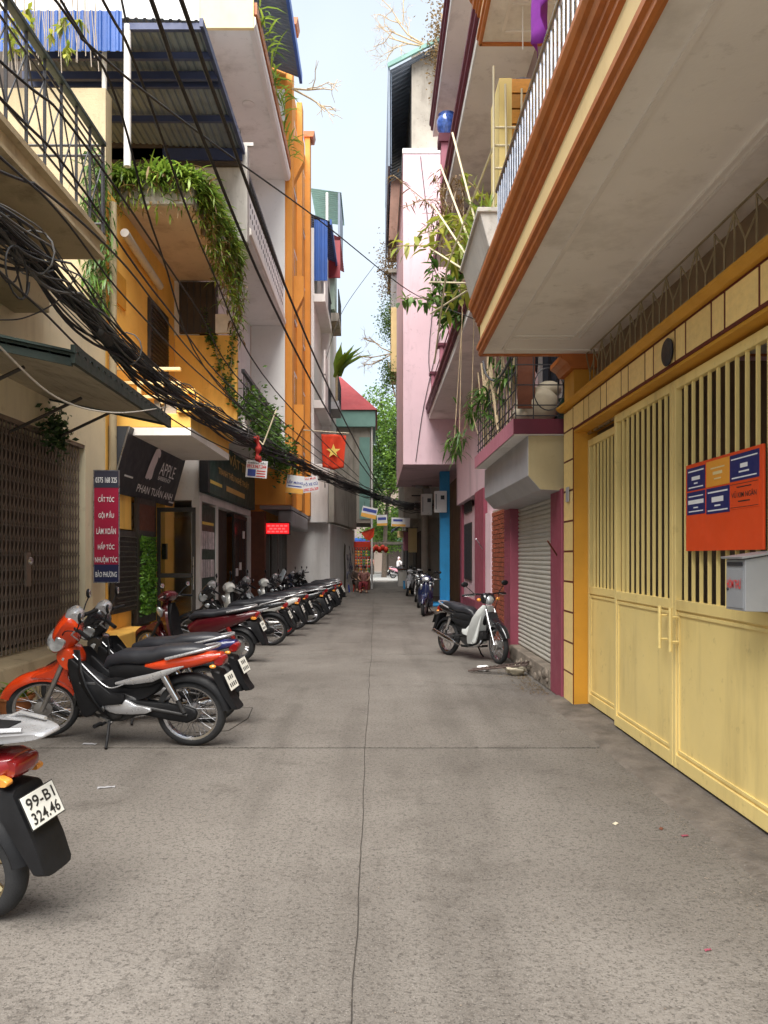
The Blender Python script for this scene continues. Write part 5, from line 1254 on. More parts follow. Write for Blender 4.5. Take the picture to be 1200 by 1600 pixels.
def scooter(label, pos, heading, lean=6, steer=15, body='maroon', c=None, group=None, rack=False, seatm=None, kind='alloy', text=None, tailc=None, windshield=None, legm=None, rimm=None, sx=1.0):
    """automatic scooter with flat floor"""
    t = thing('scooter', label, 'scooter', pos, (math.radians(-lean), 0, heading), group)
    t.scale = (sx, 1, 1)
    main = paint(body, c); tail = tailc or main
    xf = steer_xf(steer, (.43, .8), 25); xc = xf @ Matrix.Translation((-.13, 0, 0)); xn = Matrix.Translation((-.10, 0, 0))
    wheel(t, -.60, .25, .055, kind, None, rimm); wheel(t, .66, .25, .047, kind, xf, rimm)
    for s in (-1, 1): MB(xf).tube([(.47, s*.07, .62), (.66, s*.072, .25)], [.024, .02], 8).build('fork_leg', BM['engine'], t, local=True)
    MB(xf).fender((.66, 0, .25), .275, 20, 165, .075, .03, .008, 20, lambda u: .5 + .5*min(1, u*3)).build('front_fender', main, t, local=True)
    MB(xf).panel([(.70, .52), (.58, .60), (.50, .60), (.46, .44), (.54, .48)], .08, smooth_n=3).build('fender_cover', main, t, local=True)
    # apron
    rg = []
    for x, z, hw, dp in ((.44, .92, .05, .06), (.465, .86, .10, .08), (.485, .78, .165, .12), (.49, .68, .20, .14), (.475, .56, .205, .14), (.44, .44, .19, .12), (.40, .34, .17, .1), (.34, .28, .15, .06)):
        row = [V((x - dp*abs(-1 + k/8)**2, (-1 + k/8)*hw, z)) for k in range(17)]
        rg.append(row + [V((q.x - .03, q.y*.9, q.z)) for q in row[::-1]])
    MB().rings(rg, True, True).build('apron', main, t, local=True)
    rg = []
    for x, z, hw in ((.39, .90, .06), (.38, .78, .15), (.37, .62, .19), (.35, .46, .18), (.30, .36, .16)):
        row = [V((x - .06*abs(-1 + k/6)**2, (-1 + k/6)*hw, z)) for k in range(13)]
        rg.append(row + [V((q.x - .03, q.y*.95, q.z)) for q in row[::-1]])
    MB().rings(rg, True, True).build('inner_apron', legm or BM['plastic'], t, local=True)
    for s in (-1, 1): MB(xn).panel([(.60, .80), (.575, .86), (.50, .80), (.54, .70)], .03, y0=s*.12, smooth_n=3, inset=.7).build('front_indicator', BM['lens'], t, local=True)
    # handlebar cowl
    MB(xc).panel([(.60, .96), (.585, 1.04), (.50, 1.09), (.42, 1.06), (.42, .98), (.48, .92), (.56, .91)], lambda x, z: .11 + .05*max(0, 1 - abs(z - 1.0)/.1), smooth_n=4, inset=.7).build('handlebar_cowl', main, t, local=True)
    MB(xc).panel([(.625, .95), (.615, 1.02), (.56, 1.05), (.52, .98), (.56, .92)], .10, smooth_n=3, inset=.6).build('headlamp', BM['lens'], t, local=True)
    lever_set(t, xc, 1.0, .48, .34)
    mirror(t, 1, (.45, .2, 1.03), xc, BM['plastic']); mirror(t, -1, (.45, -.2, 1.03), xc, BM['plastic'])
    if windshield: MB(xc).panel([(.62, 1.0), (.50, 1.27), (.485, 1.26), (.60, .98)], .16, inset=.85).build('windshield', windshield, t, local=True)
    # floor
    MB().sweep([(.40, .31, .15, .05), (.25, .27, .16, .045), (.05, .27, .165, .045), (-.08, .31, .15, .06)], 14, 4).build('floorboard', BM['plastic'], t, local=True)
    # rear body
    MB().sweep([(.02, .44, .11, .15), (-.12, .52, .145, .18), (-.3, .58, .16, .16), (-.5, .64, .155, .115), (-.7, .70, .13, .075), (-.84, .745, .095, .05), (-.9, .76, .06, .03)], 18, 3).build('rear_body', tail, t, local=True)
    MB().sweep([(.02, .35, .10, .06), (-.14, .36, .135, .055), (-.3, .42, .145, .04), (-.42, .48, .13, .03)], 14, 3).build('lower_cover', BM['plastic'], t, local=True)
    MB().sweep([(.05, .66, .07, .04), (-.02, .72, .12, .055), (-.16, .745, .145, .055), (-.3, .745, .15, .055), (-.42, .775, .15, .052), (-.56, .80, .145, .05), (-.70, .815, .115, .04), (-.77, .815, .07, .02)], 18, 2.8).build('seat', seatm or BM['seat'], t, local=True)
    MB().panel([(-.88, .78), (-.925, .765), (-.91, .70), (-.83, .69), (-.81, .74)], .07, smooth_n=3, inset=.8).build('tail_lamp', BM['red'], t, local=True)
    for s in (-1, 1): MB().panel([(-.84, .715), (-.90, .70), (-.89, .675), (-.83, .68)], .018, y0=s*.09, smooth_n=3).build('rear_indicator', BM['amber'], t, local=True)
    if rack:
        rk = MB().panel([(-.55, .86), (-.72, .89), (-1.0, .90), (-1.06, .885), (-1.0, .87), (-.70, .86)], lambda x, z: .16 - .10*max(0, (-x - .8)/.26), smooth_n=3, inset=.93).build('luggage_rack', BM['silver'], t, local=True)
        for s in (-1, 1): MB().tube([(-.62, s*.12, .84), (-.8, s*.12, .915), (-.97, s*.07, .915)], .009, 6).build('rack_rib', BM['silver'], rk, local=True)
        MB().box(-.86, -.74, -.05, .05, .897, .903).build('rack_hole', BM['plastic'], rk, local=True)
    else:
        MB().tube(catmull([(-.5, .15, .79), (-.68, .155, .83), (-.84, .11, .865), (-.88, 0, .87), (-.84, -.11, .865), (-.68, -.155, .83), (-.5, -.15, .79)], 5), .014, 8).build('grab_rail', BM['silver'], t, local=True, fix=False)
    MB().fender((-.6, 0, .25), .295, 75, 170, .08, .02, .008, 14).build('rear_fender', BM['plastic'], t, local=True)
    MB().panel([(-.74, .66), (-.90, .65), (-1.0, .40), (-1.03, .28), (-.97, .27), (-.86, .45)], .085, inset=.9).build('mud_flap', BM['plastic'], t, local=True)
    number_plate(t, (-.97, 0, .56), math.radians(22), text)
    # drive case on the left, muffler on the right
    MB().sweep([(-.06, .27, .04, .075, .12), (-.3, .26, .05, .085, .135), (-.52, .26, .05, .085, .135), (-.66, .255, .04, .06, .13)], 14, 3).build('drive_case', BM['engsil'], t, local=True)
    MB().lathe([(0, .012), (.05, .01), (.06, 0)], (-.14, .165, .27), 'y', 16).build('case_cap', BM['engine'], t, local=True)
    MB().tube([(-.1, -.12, .24), (-.36, -.14, .26), (-.44, -.15, .28), (-.8, -.155, .36), (-.86, -.155, .37)], [.02, .03, .055, .06, .035], 14).build('muffler', BM['engsil'] if body != 'white' else BM['chrome'], t, local=True)
    for s in (-1, 1):
        MB().tube([(-.48, s*.125, .6), (-.62, s*.115, .27)], .018, 8).build('shock_absorber', BM['engine'], t, local=True); 
        MB().tube([(-.5, s*.125, .56), (-.58, s*.118, .38)], .03, 10).build('spring', BM['red'] if s > 0 and body == 'maroon' else BM['chrome'], t, local=True)
    MB().tube([(-.02, .10, .20), (-.04, .19, .09), (-.06, .26, .035)], .012, 6).build('side_stand', BM['plastic'], t, local=True)
    return t

def park(fn, rear, front, **kw):
    """place a bike so that its rear wheel stands on `rear` and it points at `front` (ground points)"""
    d = V((front[0]-rear[0], front[1]-rear[1], 0))
    if rear[1] > 13: d = Matrix.Rotation(R.uniform(-.16, .16), 3, 'Z') @ d; kw.setdefault('steer', R.uniform(4, 30)); kw.setdefault('lean', R.uniform(3, 8))
    hd = math.atan2(d.y, d.x); d.normalize()
    wb = (.62 if fn is underbone else .60) * kw.get('sx', 1)
    p = V((rear[0], rear[1], 0)) + d * wb
    z = kw.pop('dz', 0.0)
    return fn(pos=(p.x, p.y, z), heading=hd, **kw)

ORANGE = lin('#DC4216', .75); MAROON = (.075, .006, .010); RED = (.26, .010, .014); BLUEBK = (.012, .018, .06)
park(underbone, (-1.56, 6.52), (-2.98, 6.74), label='orange and black step-through motorbike on its side stand with spoked wheels', body='orange', c=ORANGE, sx=1.08, steer=24, lean=5)
park(underbone, (-1.62, 7.42), (-3.0, 7.62), label='black step-through motorbike with navy tail close behind the orange one', body='black', c=(.014, .014, .016), sx=1.1, steer=20, lean=4, tailc=paint('navy', (.02, .025, .13)))
park(scooter, (-1.74, 3.42), (-3.0, 3.80), label='red scooter with silver luggage rack and plate 99-B1 324.46', body='red', c=RED, rack=True, kind='alloy5', text=('99-B1', '324.46'), rimm=BM['goldrim'], lean=8)
row = 'motorbikes parked in a row along the shop fronts'
def inrow(fn, x, y, **kw):
    x += R.uniform(-.08, .08)
    return park(fn, (x, y), (x - 1.3, y + .16), sx=1.1, **kw)
inrow(scooter, -2.05, 11.7, label='maroon scooter with dark seat parked beside the barber shop door', body='maroon', c=MAROON, kind='alloy', steer=-12)
inrow(underbone, -1.95, 13.85, label='black motorbike with chrome shocks next to the maroon scooter', body='black', c=(.014, .014, .016))
inrow(scooter, -1.82, 15.5, label='white scooter with white tail panel and red wheel rims in the row', body='white', c=(.62, .62, .58), rimm=paint('rimred', (.3, .01, .01)))
inrow(underbone, -1.74, 16.9, label='black motorbike with pale silver leg shield in the row', body='blackgrey', c=(.03, .03, .035), shield=paint('pale', (.5, .53, .56)))
inrow(scooter, -1.62, 18.2, label='scooter with white front and black tail in the row', body='white', c=(.62, .62, .58), tailc=BM['gloss'], steer=22)
inrow(underbone, -1.52, 19.6, label='dark grey motorbike with silver grab rail in the row', body='darkgrey', c=(.05, .05, .055))
inrow(scooter, -1.46, 21.2, label='black scooter with pale windshield in the row', body='blackgloss', c=(.015, .015, .018), windshield=paint('palescreen', (.55, .62, .66)))
inrow(underbone, -1.45, 22.8, label='motorbike with dull blue tail in the row', body='bluegrey', c=(.03, .04, .07))
for i, (y, x) in enumerate(((24.3, -1.43), (25.8, -1.42))):
    inrow(underbone, x, y, label='black motorbike among the last of the row before the white wall', body='black', c=(.014, .014, .016), group=row)
# right side
park(underbone, (1.17, 12.55), (1.75, 11.55), label='white and black step-through motorbike by the roller shutter', body='gloss', c=(.012, .012, .014), shield=paint('shieldwhite', (.68, .70, .68)), cub=True, steer=-14, lean=4, fender=BM['gloss'])
park(scooter, (1.42, 21.9), (1.18, 20.8), label='dark blue scooter facing down the alley near the blue post', body='bluebk', c=BLUEBK, steer=-8)
park(scooter, (1.65, 25.3), (1.4, 24.1), label='black scooter with white apron behind the dark blue one', body='black2', c=(.02, .02, .022), legm=paint('pale', (.5, .53, .56)))
park(underbone, (1.55, 28.4), (1.25, 27.2), label='dark motorbike beyond the blue post', body='black', c=(.014, .014, .016))
park(scooter, (1.5, 32.4), (1.15, 31.2), label='grey and white scooter outside the dark shop openings', body='greywhite', c=(.4, .4, .42))
PINKSC = park(scooter, (1.25, 57), (2.5, 57.3), label='pink scooter being ridden across the street end', body='pinksc', c=(.62, .3, .36), legm=paint('shieldwhite', (.68, .70, .68)))
# ================================================================== overhead cables, flags, hanging notices
m_cable = mat('cable_black', (.012, .012, .013), .55, .2, 10)
m_cable2 = mat('cable_dusty', (.045, .043, .04), .8, .3, 10); m_cable3 = mat('cable_grey', (.09, .088, .085), .75, .3, 10)
m_cablew = mat('cable_white', (.55, .52, .46), .6, .15, 10)
def cable(pts, r, label, m=None, group=None, n=6, name='cable', seg=7):
    q = catmull([P(*p) for p in pts], seg)
    return MB().tube(q, r, n).build(name, m or m_cable, label=label, cat='cable', group=group, fix=False)
# the thick bundle: strands that wander round one path, tied now and then
bpath = catmull([V((-2.62, -2.5, 4.3))] + [P(*p) for p in ((-260, 130, 3.6), (0, 345, 5.3), (120, 465, 7.0), (250, 592, 9.5), (365, 668, 13.6), (450, 712, 20), (520, 748, 27), (590, 775, 34), (640, 790, 31), (697, 785, 26.2))], 10)
bd = thing('cable_bundle', 'thick sagging bundle of tangled black cables along the left house fronts', 'cables', tuple(bpath[20]))
for k in range(46):
    ph = R.random() * 6.28; fr = R.uniform(.5, 1.3); rad = R.uniform(.015, .15); dz = -abs(R.gauss(0, .06)) * (1 if k > 22 else .3)
    pts = []
    for i, p in enumerate(bpath):
        a = ph + i * .09 * fr; sc_ = 1 + .25*math.sin(i*.35 + ph)
        sag = dz * abs(math.sin(i * .31 + ph)) * 2.4
        pts.append(p + V((math.cos(a)*rad*sc_, .02*math.sin(a*2), math.sin(a)*rad*sc_*1.15 + sag)))
    MB().tube(pts, R.choice((.006, .008, .008, .010, .014)), 5).build('strand', R.choice((m_cable, m_cable, m_cable2, m_cable3)), bd, fix=False)
for i in (24, 36, 43, 51, 62, 70, 78, 86):
    c0_ = bpath[min(i, len(bpath)-1)]
    ring_ = [c0_ + V((.165*math.cos(t*math.pi/6), 0, .18*math.sin(t*math.pi/6))) for t in range(13)]
    MB().tube(ring_, .008, 5).build('tie', m_cable3 if i % 3 == 0 else m_cable, bd, fix=False)
for i in (32, 54, 73):                                     # splice closures hung in the bundle
    q0, q1 = bpath[i], bpath[i+1]; dq = (q1 - q0).normalized(); q0 = q0 + V((.03, 0, -.14))
    MB().tube([q0, q0 + dq*.03, q0 + dq*.3, q0 + dq*.33], [.03, .065, .065, .03], 12).build('splice_closure', m_cable2, bd)
for i in (22, 40, 57, 68):                                  # slack loops dangling below
    c0_ = bpath[i]; w_ = R.uniform(.15, .35)
    MB().tube(catmull([c0_ + V((0, -w_, 0)), c0_ + V((.05, -w_*.5, -.35)), c0_ + V((.02, w_*.4, -.4)), c0_ + V((0, w_, 0))], 5), .008, 5).build('slack_loop', m_cable, bd, fix=False)
# separate lines running the length of the alley
LN = [(((215, -60, 4.6), (300, 175, 6.3), (440, 505, 11), (540, 690, 20), (597, 770, 34)), .017), (((262, -60, 4.8), (345, 175, 6.6), (455, 470, 11.5), (530, 640, 19), (598, 772, 34)), .018),
      (((60, -60, 4.2), (180, 150, 5.8), (250, 390, 7.7), (340, 600, 12), (480, 720, 22), (590, 768, 33.5)), .010), (((130, -60, 4.4), (215, 110, 5.8), (330, 420, 9), (430, 610, 14), (560, 745, 28)), .011),
      (((40, -60, 4.0), (150, 80, 5.0), (330, 222, 7), (500, 345, 10.5), (640, 455, 15), (745, 500, 12.3)), .009), (((-60, 40, 4.2), (120, 210, 5.6), (300, 470, 9), (420, 640, 14.5), (585, 772, 33)), .010),
      (((-60, 90, 4.0), (110, 270, 5.6), (260, 480, 8.4), (400, 640, 14), (560, 762, 30)), .010), (((-60, 190, 4.0), (90, 330, 5.6), (200, 470, 7.6), (330, 600, 11.5), (450, 690, 18)), .009),
      (((-60, 370, 4.2), (60, 480, 5.6), (180, 590, 8), (330, 690, 12.5), (460, 745, 22)), .009), (((-40, 250, 4.4), (70, 300, 5.4), (200, 420, 7.4), (290, 540, 10.2), (380, 640, 14)), .010)]
names_ = ['thick upper black cable reaching from above the blue sheet to the alley end', 'thick upper black cable beside the grey awning running to the alley end', 'thin black cable passing the white post and fern planter', 'thin black cable crossing the grey awning',
          'thin black cable crossing the alley to the maroon balcony', 'thin black cable passing the iron terrace railing high up', 'thin black cable passing the foot of the terrace railing', 'thin black cable in front of the terrace slab',
          'lone black cable hanging under the thick bundle', 'thin black cable close above the thick bundle']
for (pts, r), nm in zip(LN, names_):
    w_ = [P(*p) for p in pts]; d_ = (w_[0] - w_[1]).normalized(); w_.insert(0, w_[0] + d_*7)      # carried on behind the viewer
    MB().tube(catmull(w_, 7), r, 6).build('cable', m_cable, label=nm, cat='cable', fix=False)
cable(((-60, 470, 4.6), (0, 542, 5.6), (90, 622, 6.6), (180, 645, 7.4), (260, 636, 9.6)), .008, 'pale drooping cable strung below the tin canopy edge', m_cablew)
cable(((585, 415, 30), (545, 470, 26), (525, 510, 24), (510, 560, 24)), .010, 'thin slanting wire high up across the sky gap')
cable(((0, 500, 5.8), (40, 496, 6), (90, 470, 6.4), (120, 430, 6.6)), .006, 'short slack wire in front of the cream house wall')
for i, (x, y) in enumerate(((8, 400), (14, 425))):
    c0_ = P(x, y, 5.3); MB().tube([c0_ + V((0, .17*math.cos(t*math.pi/8), .17*math.sin(t*math.pi/8))) + V((.05*i, .02*t*.1, 0)) for t in range(17)], .007, 5).build('cable_coil', m_cable, label=('small coil of spare black cable hung on the bundle', 'larger coil of spare black cable hung on the bundle')[i], cat='cable', fix=False)
cable(((672, 1000, 14), (668, 800, 22), (700, 640, 21), (668, 500, 18.5), (690, 330, 17)), .004, 'thin wire running down the pink wall', m_cable) if False else None

def hang_notice(px, py, Y, w_px, h_px, parts, label, tilt=0.0):
    """sheet of printed card hanging from the cables; faces the camera end of the alley"""
    c_ = P(px, py, Y); W, Hh = w_px/F*Y, h_px/F*Y
    t = thing('hanging_notice', label, 'notice', tuple(c_))
    rt_ = V((math.cos(tilt), 0, math.sin(tilt))); up_ = V((-math.sin(tilt), 0, math.cos(tilt)))
    plate('card', M['letter_w'], t, c_, rt_, up_, W, Hh, .006)
    for kind, u, v_, ww, hh, m, tx in parts:
        o = c_ + rt_*(u*W) + up_*(v_*Hh) + V((0, -.009, 0))
        if kind == 'b': plate('print_block', m, t, o, rt_, up_, ww*W, hh*Hh, .002)
        else: lettering(tx, m, t, o + V((0, -.002, 0)), rt_, up_, ww*W, hh*Hh, .02)
    for s in (-1, 1): MB().tube([c_ + rt_*(s*W*.4) + up_*(Hh*.5), c_ + rt_*(s*W*.4) + up_*(Hh*.5) + V((0, .1, Hh*.4))], .004, 4).build('tie', m_cable, t, fix=False)
    return t
KR, KB, KK, KY = M['letter_r'], M['letter_b'], M['letter_k'], mat('amber_print', (.8, .42, .08), .5)
hang_notice(401, 733, 15.5, 33, 27, [('t', 0, .36, .9, .12, KK, 'THÔNG TẮC'), ('t', 0, .15, .92, .2, KR, '0913.967.344'), ('b', -.22, -.22, .38, .4, KB, ''), ('b', .22, -.1, .42, .06, KR, ''), ('b', .22, -.25, .42, .06, KR, ''), ('b', .22, -.4, .42, .06, KR, '')], 'white notice with red telephone number hanging from the cable bundle', -.08)
hang_notice(461, 757, 20.5, 27, 28, [('t', 0, .12, .9, .24, KB, 'LẮP MẠNG'), ('b', 0, -.35, 1, .28, KY, ''), ('b', 0, -.1, .8, .06, KB, '')], 'white and amber notice reading lắp mạng hanging from the cables', -.12)
hang_notice(485, 757, 21, 25, 24, [('t', 0, .38, .8, .14, KR, 'THU MUA'), ('t', 0, .06, .92, .28, KB, 'ĐỒ XE CŨ'), ('t', 0, -.32, .92, .2, KR, '0982.256.309')], 'white notice with blue and red writing hanging beside the amber one', .14)
hang_notice(577, 801, 30, 24, 17, [('b', 0, .2, .9, .3, KB, ''), ('b', 0, -.3, 1, .36, KY, '')], 'small amber and blue notice hanging aslant near the alley end', -.22)
hang_notice(597, 813, 32, 16, 17, [('b', 0, .15, .8, .25, KB, ''), ('b', 0, -.38, 1, .22, KY, '')], 'small square notice hanging in the middle of the alley end', .03)
hang_notice(626, 816, 31, 29, 14, [('b', -.15, .2, .5, .25, KB, ''), ('b', -.1, -.35, .75, .25, KY, '')], 'wide white notice hanging near the right side of the alley end', -.03)

# national flag: red with yellow star, rippling cloth on a pole
fl = thing('flag', 'red flag with a yellow star hanging from a pale pole above the cables', 'flag', tuple(P(505, 690, 27)))
c00, c10, c01 = P(502, 678, 27), P(541, 680, 27), P(504, 733, 27)
n_ = 14; a = MB()
for j in range(n_ + 1):
    for i in range(n_ + 1):
        u, v_ = i/n_, j/n_
        p = c00 + (c10 - c00)*u*(1 - .15*v_) + (c01 - c00)*v_*(1 - .12*math.cos(u*5) * 0 - .12*abs(u - .45))
        a.v.append(p + V((0, .06*math.sin(u*9 + v_*3), 0)))
for j in range(n_):
    for i in range(n_): q = j*(n_+1)+i; a.f.append([q, q+1, q+n_+2, q+n_+1]); a.sm.append(True)
m_flag = mat('flag_red', lin('#E0421E', .85), .75, .12, 5, .1, 90)
o = a.build('cloth', m_flag, fl, fix=False); md = o.modifiers.new('thickness', 'SOLIDIFY'); md.thickness = .006
cs = (c00 + c10 + c01 + c10 + c01 - c00) / 4 + V((-.03, -.09, .02)); rr_ = .26
star = []
for k in range(10):
    ra = rr_ if k % 2 == 0 else rr_*.4; an = math.pi/2 + k*math.pi/5
    star.append(cs + V((ra*math.cos(an), 0, ra*math.sin(an))))
sm_ = MB(); sm_.add([cs] + star, [(0, 1 + k, 1 + (k+1) % 10) for k in range(10)]); sm_.build('star', M['letter_y'], fl, fix=False)
MB().tube([P(474, 672, 27), P(545, 677, 27)], .018, 6).build('pole', mcg, fl)
MB().tube([P(474, 672, 27), P(430, 690, 26)], .015, 6).build('pole', mcg, fl)
# faded red pennant on a stick over the cables, pale cane
fl2 = thing('flag', 'limp faded red flag furled round a pale cane over the cables', 'flag', tuple(P(405, 700, 15)))
MB().tube([P(411, 695, 15), P(432, 640, 15)], .014, 6).build('pole', mcg, fl2)
MB().tube(catmull([P(399, 682, 15), P(404, 697, 15), P(402, 712, 15), P(407, 722, 15)], 6), [.05 + .02*math.sin(k) for k in range(19)], 8).build('cloth', mat('flag_faded', lin('#B8322A', .8), .8, .2, 6, .1, 60), fl2)
MB().tube([P(399, 682, 15), P(411, 695, 15)], .012, 6).build('tie', mcg, fl2)
fl3 = thing('flag', 'small red pennant drooping over the market stall', 'flag', tuple(P(575, 835, 36)))
MB().add([P(564, 832, 36), P(585, 825, 36.1), P(584, 838, 36), P(577, 845, 36.05), P(571, 842, 36)], [(0,1,2,3,4)]).build('cloth', m_flag, fl3, fix=False)
MB().tube([P(562, 833, 36.02), P(587, 824, 36.02)], .02, 6).build('pole', M['wood'], fl3)
# ================================================================== plants
L_BRIGHT = leafmat('fern_leaf', (.07, .15, .02), (.32, .44, .06), .4)
L_VINE = leafmat('vine_leaf', (.03, .08, .015), (.14, .26, .04), .35)
L_DARK = leafmat('dark_leaf', (.015, .04, .012), (.06, .12, .03), .3)
L_DRY = leafmat('dry_leaf', (.12, .07, .03), (.30, .20, .08), .3)
L_TREE = leafmat('tree_leaf', (.04, .10, .012), (.20, .34, .04), .4)
L_YEL = leafmat('yellow_leaf', (.16, .22, .03), (.42, .42, .06), .4)
def plant(name, label, cat, loc, leaves, stems=(), lm=L_VINE, sm=None, extra=None):
    t = thing(name, label, cat, tuple(loc))
    leaves.build('leaves', lm, t, kind='stuff', fix=False)
    if stems:
        a = MB()
        for q, r in stems: a.tube(q, r, 5)
        a.build('stems', sm or M['stick'], t, kind='stuff', fix=False)
    if extra: extra(t)
    return t
def gauss3(s): return V((R.gauss(0, s), R.gauss(0, s), R.gauss(0, s)))
# fern planter on the yellow house: tufts along the near edge and the alley edge, hanging curtains
for idx, (lab, rngf, nt, curtain) in enumerate((
      ('bright green fern tufts spilling over the near edge of the planter slab', lambda: V((R.uniform(-4.3, -2.95), R.uniform(12.15, 12.5), R.uniform(7.55, 7.75))), 60, 0),
      ('long green ferns hanging from the planter edge above the window cage', lambda: V((R.uniform(-2.98, -2.8), R.uniform(12.3, 15.5), R.uniform(7.4, 7.75))), 110, 1))):
    a = MB(); dry = MB()
    for k in range(nt):
        p = rngf()
        out = V((.5, -.6, .55)) if not curtain else V((.8, -.15, .35))
        for j in range(22):
            d = out + gauss3(.55)
            blade(a, p + gauss3(.05), d, R.uniform(.13, .36), R.uniform(.03, .055), R.uniform(.6, 2.0))
    for k in range(60 if not curtain else 150):         # hanging strands
        p = rngf(); Ls = R.uniform(.15, .7) if not curtain else R.uniform(.3, 1.9) * (.45 + .55*(p.y - 12.2)/3.3) * (1 if mnoise.noise(V((p.y*2.3, p.x*2, 1))) > -.1 else .35)
        n_ = int(Ls / .11)
        for j in range(n_):
            q = p + V((R.gauss(0, .05) + (.1 if curtain else 0), R.gauss(0, .05) - (0 if curtain else .1), -j*.11))
            for m_ in range(3): blade(a if R.random() < .62 else dry, q, gauss3(1) + V((.2, -.2, -.2)), R.uniform(.07, .26), R.uniform(.018, .05), 1.2, 2)
    t = plant('fern', lab, 'plant', (-3, 12.3 + idx, 7.6), a, lm=L_BRIGHT)
    dry.build('dry_fronds', L_DRY, t, kind='stuff', fix=False)
# fern mass at the corner by the white post, over the pillar
a = MB()
for k in range(170):
    p = V((R.uniform(-4.35, -4.05), R.uniform(11.4, 11.6), R.uniform(5.3, 7.7)))
    for j in range(4): blade(a, p + gauss3(.06), gauss3(.8) + V((.2, -.5, -.2)), R.uniform(.14, .3), .035, 1.4, 2)
plant('creeper', 'straggly creeper hanging down the corner of the yellow house wall', 'plant', (-4.2, 11.5, 5.3), a, [([(-4.2, 11.55, 5.2), (-4.15, 11.5, 6.2), (-4.2, 11.55, 7.6)], .03)], L_VINE)
# hanging aerial roots above the terrace wall
hr = thing('hanging_roots', 'curtain of thin pale aerial roots hanging before the blue sheet', 'roots', (-4.6, 11.5, 8.6))
m_root = mat('root_pale', (.42, .36, .30), .9, .2, 8)
for k in range(46):
    x = -5.7 + k*.034 + R.gauss(0, .01); zt = 10.4; zb = 8.75 + R.random()*.6
    MB().tube([(x, 11.45, zt), (x + R.gauss(0, .02), 11.45 + R.gauss(0, .02), (zt+zb)/2), (x + R.gauss(0, .03), 11.45, zb)], .006, 4).build('root', m_root, hr, fix=False)
MB().tube([(-6.2, 11.45, 10.4), (-3.9, 11.45, 10.4)], .02, 6).build('wire', m_cable, hr)
MB().tube([(-3.9, 11.45, 10.4), (-3.84, 11.85, 9.75)], .02, 6).build('wire', m_cable, hr)
a = MB()
for k in range(14):
    p = V((R.uniform(-5.5, -4.2), 11.42, R.uniform(8.9, 10.2)))
    for j in range(7): blade(a, p, gauss3(1), R.uniform(.12, .25), .06, 1, 2)
a.build('leaves', L_YEL, hr, kind='stuff', fix=False)
# climbing vine over the white house's first balcony
a = MB(); st = []
for k in range(3600):
    u = R.random(); y = 15.7 + u*7.5
    zc_ = 4.55 - .28*u + .16*math.sin(u*21); z = zc_ + R.gauss(0, .30)
    x = -2.62 + R.gauss(0, .14) + .1*u
    if mnoise.noise(V((y*1.9, z*2.3, 3))) > -.22: leaf(a, (x, y, z), .11)
for q in ([(-3.35, 15.55, 6.1), (-3.2, 15.53, 5.6), (-3.05, 15.5, 5.1), (-2.85, 15.5, 4.7)], [(-2.9, 15.5, 6.15), (-2.92, 15.5, 5.6), (-2.95, 15.5, 5.0), (-2.8, 15.6, 4.6)], [(-3.5, 15.55, 6.6), (-3.4, 15.53, 6.2), (-3.35, 15.55, 5.9)]):
    c_ = catmull(q, 8); st.append((c_, .008))
    for p in c_:
        for j in range(9): leaf(a, p + gauss3(.05), .08)
plant('climbing_vine', 'leafy green climbing vine smothering the first balcony of the white house', 'plant', (-2.7, 18, 4.3), a, st, L_VINE)
# potted plants at the foot and on ledges, left
def potplant(label, c_, r, h_, n, L, wid, lm, droop=1.0, potm=None):
    t = thing('potted_plant', label, 'potted plant', tuple(c_))
    c_ = V(c_); MB().lathe([(0, 0), (r*.7, 0), (r, h_), (r*1.08, h_), (r*1.08, h_*.88), (r*.9, h_*.86), (0, h_*.85)], c_, 'z', 18).build('pot', potm or M['pot'], t)
    a = MB()
    for k in range(n):
        an = R.random()*6.28; blade(a, c_ + V((R.gauss(0, r*.3), R.gauss(0, r*.3), h_*.85)), V((math.cos(an)*.6, math.sin(an)*.6, 1)), L*R.uniform(.6, 1.2), wid, droop)
    a.build('leaves', lm, t, kind='stuff', fix=False)
    return t
potplant('clay pot with pale green leaves at the foot of the cream plinth', (-3.55, 7.55, 0), .17, .24, 26, .3, .05, L_BRIGHT)
a = MB()                                                     # dark wire basket of greenery on the cream wall
for k in range(420): leaf(a, (-3.98 + R.gauss(0, .05), 9.55 + R.gauss(0, .16), 3.15 + R.gauss(0, .13)), .07)
plant('hanging_basket', 'clump of dark greenery hung on the cream wall under the canopy', 'plant', (-4.0, 9.5, 3.0), a, [([(-4.1, 9.4, 3.3), (-3.95, 9.6, 3.0)], .02)], L_DARK)
# plants around the right balconies
a = MB()
for k in range(26):                                          # strap-leaved plants in the iron balcony
    p = V((1.5 + R.random()*.25, R.uniform(9.3, 12), R.uniform(3.5, 4.4)))
    for j in range(8): blade(a, p, V((-.3, -.2, .6)) + gauss3(.7), R.uniform(.12, .32), .04, R.uniform(.8, 1.8))
plant('strap_leaf_plants', 'green strap-leaved plants crowding the iron balcony', 'plant', (1.65, 10.6, 3.2), a, [([(1.6, 10, 3.17), (1.55, 10.2, 3.8), (1.5, 10.4, 4.4)], .02), ([(1.65, 11.2, 3.17), (1.6, 11.3, 4.2)], .02)], L_VINE)
a = MB()
for c_ in ((1.35, 12.5, 3.55), (1.5, 12.1, 3.9), (1.3, 12.9, 3.4)):
    for j in range(40): blade(a, V(c_) + gauss3(.07), gauss3(.8) + V((-.1, -.2, .4)), R.uniform(.15, .33), .035, 1.3)
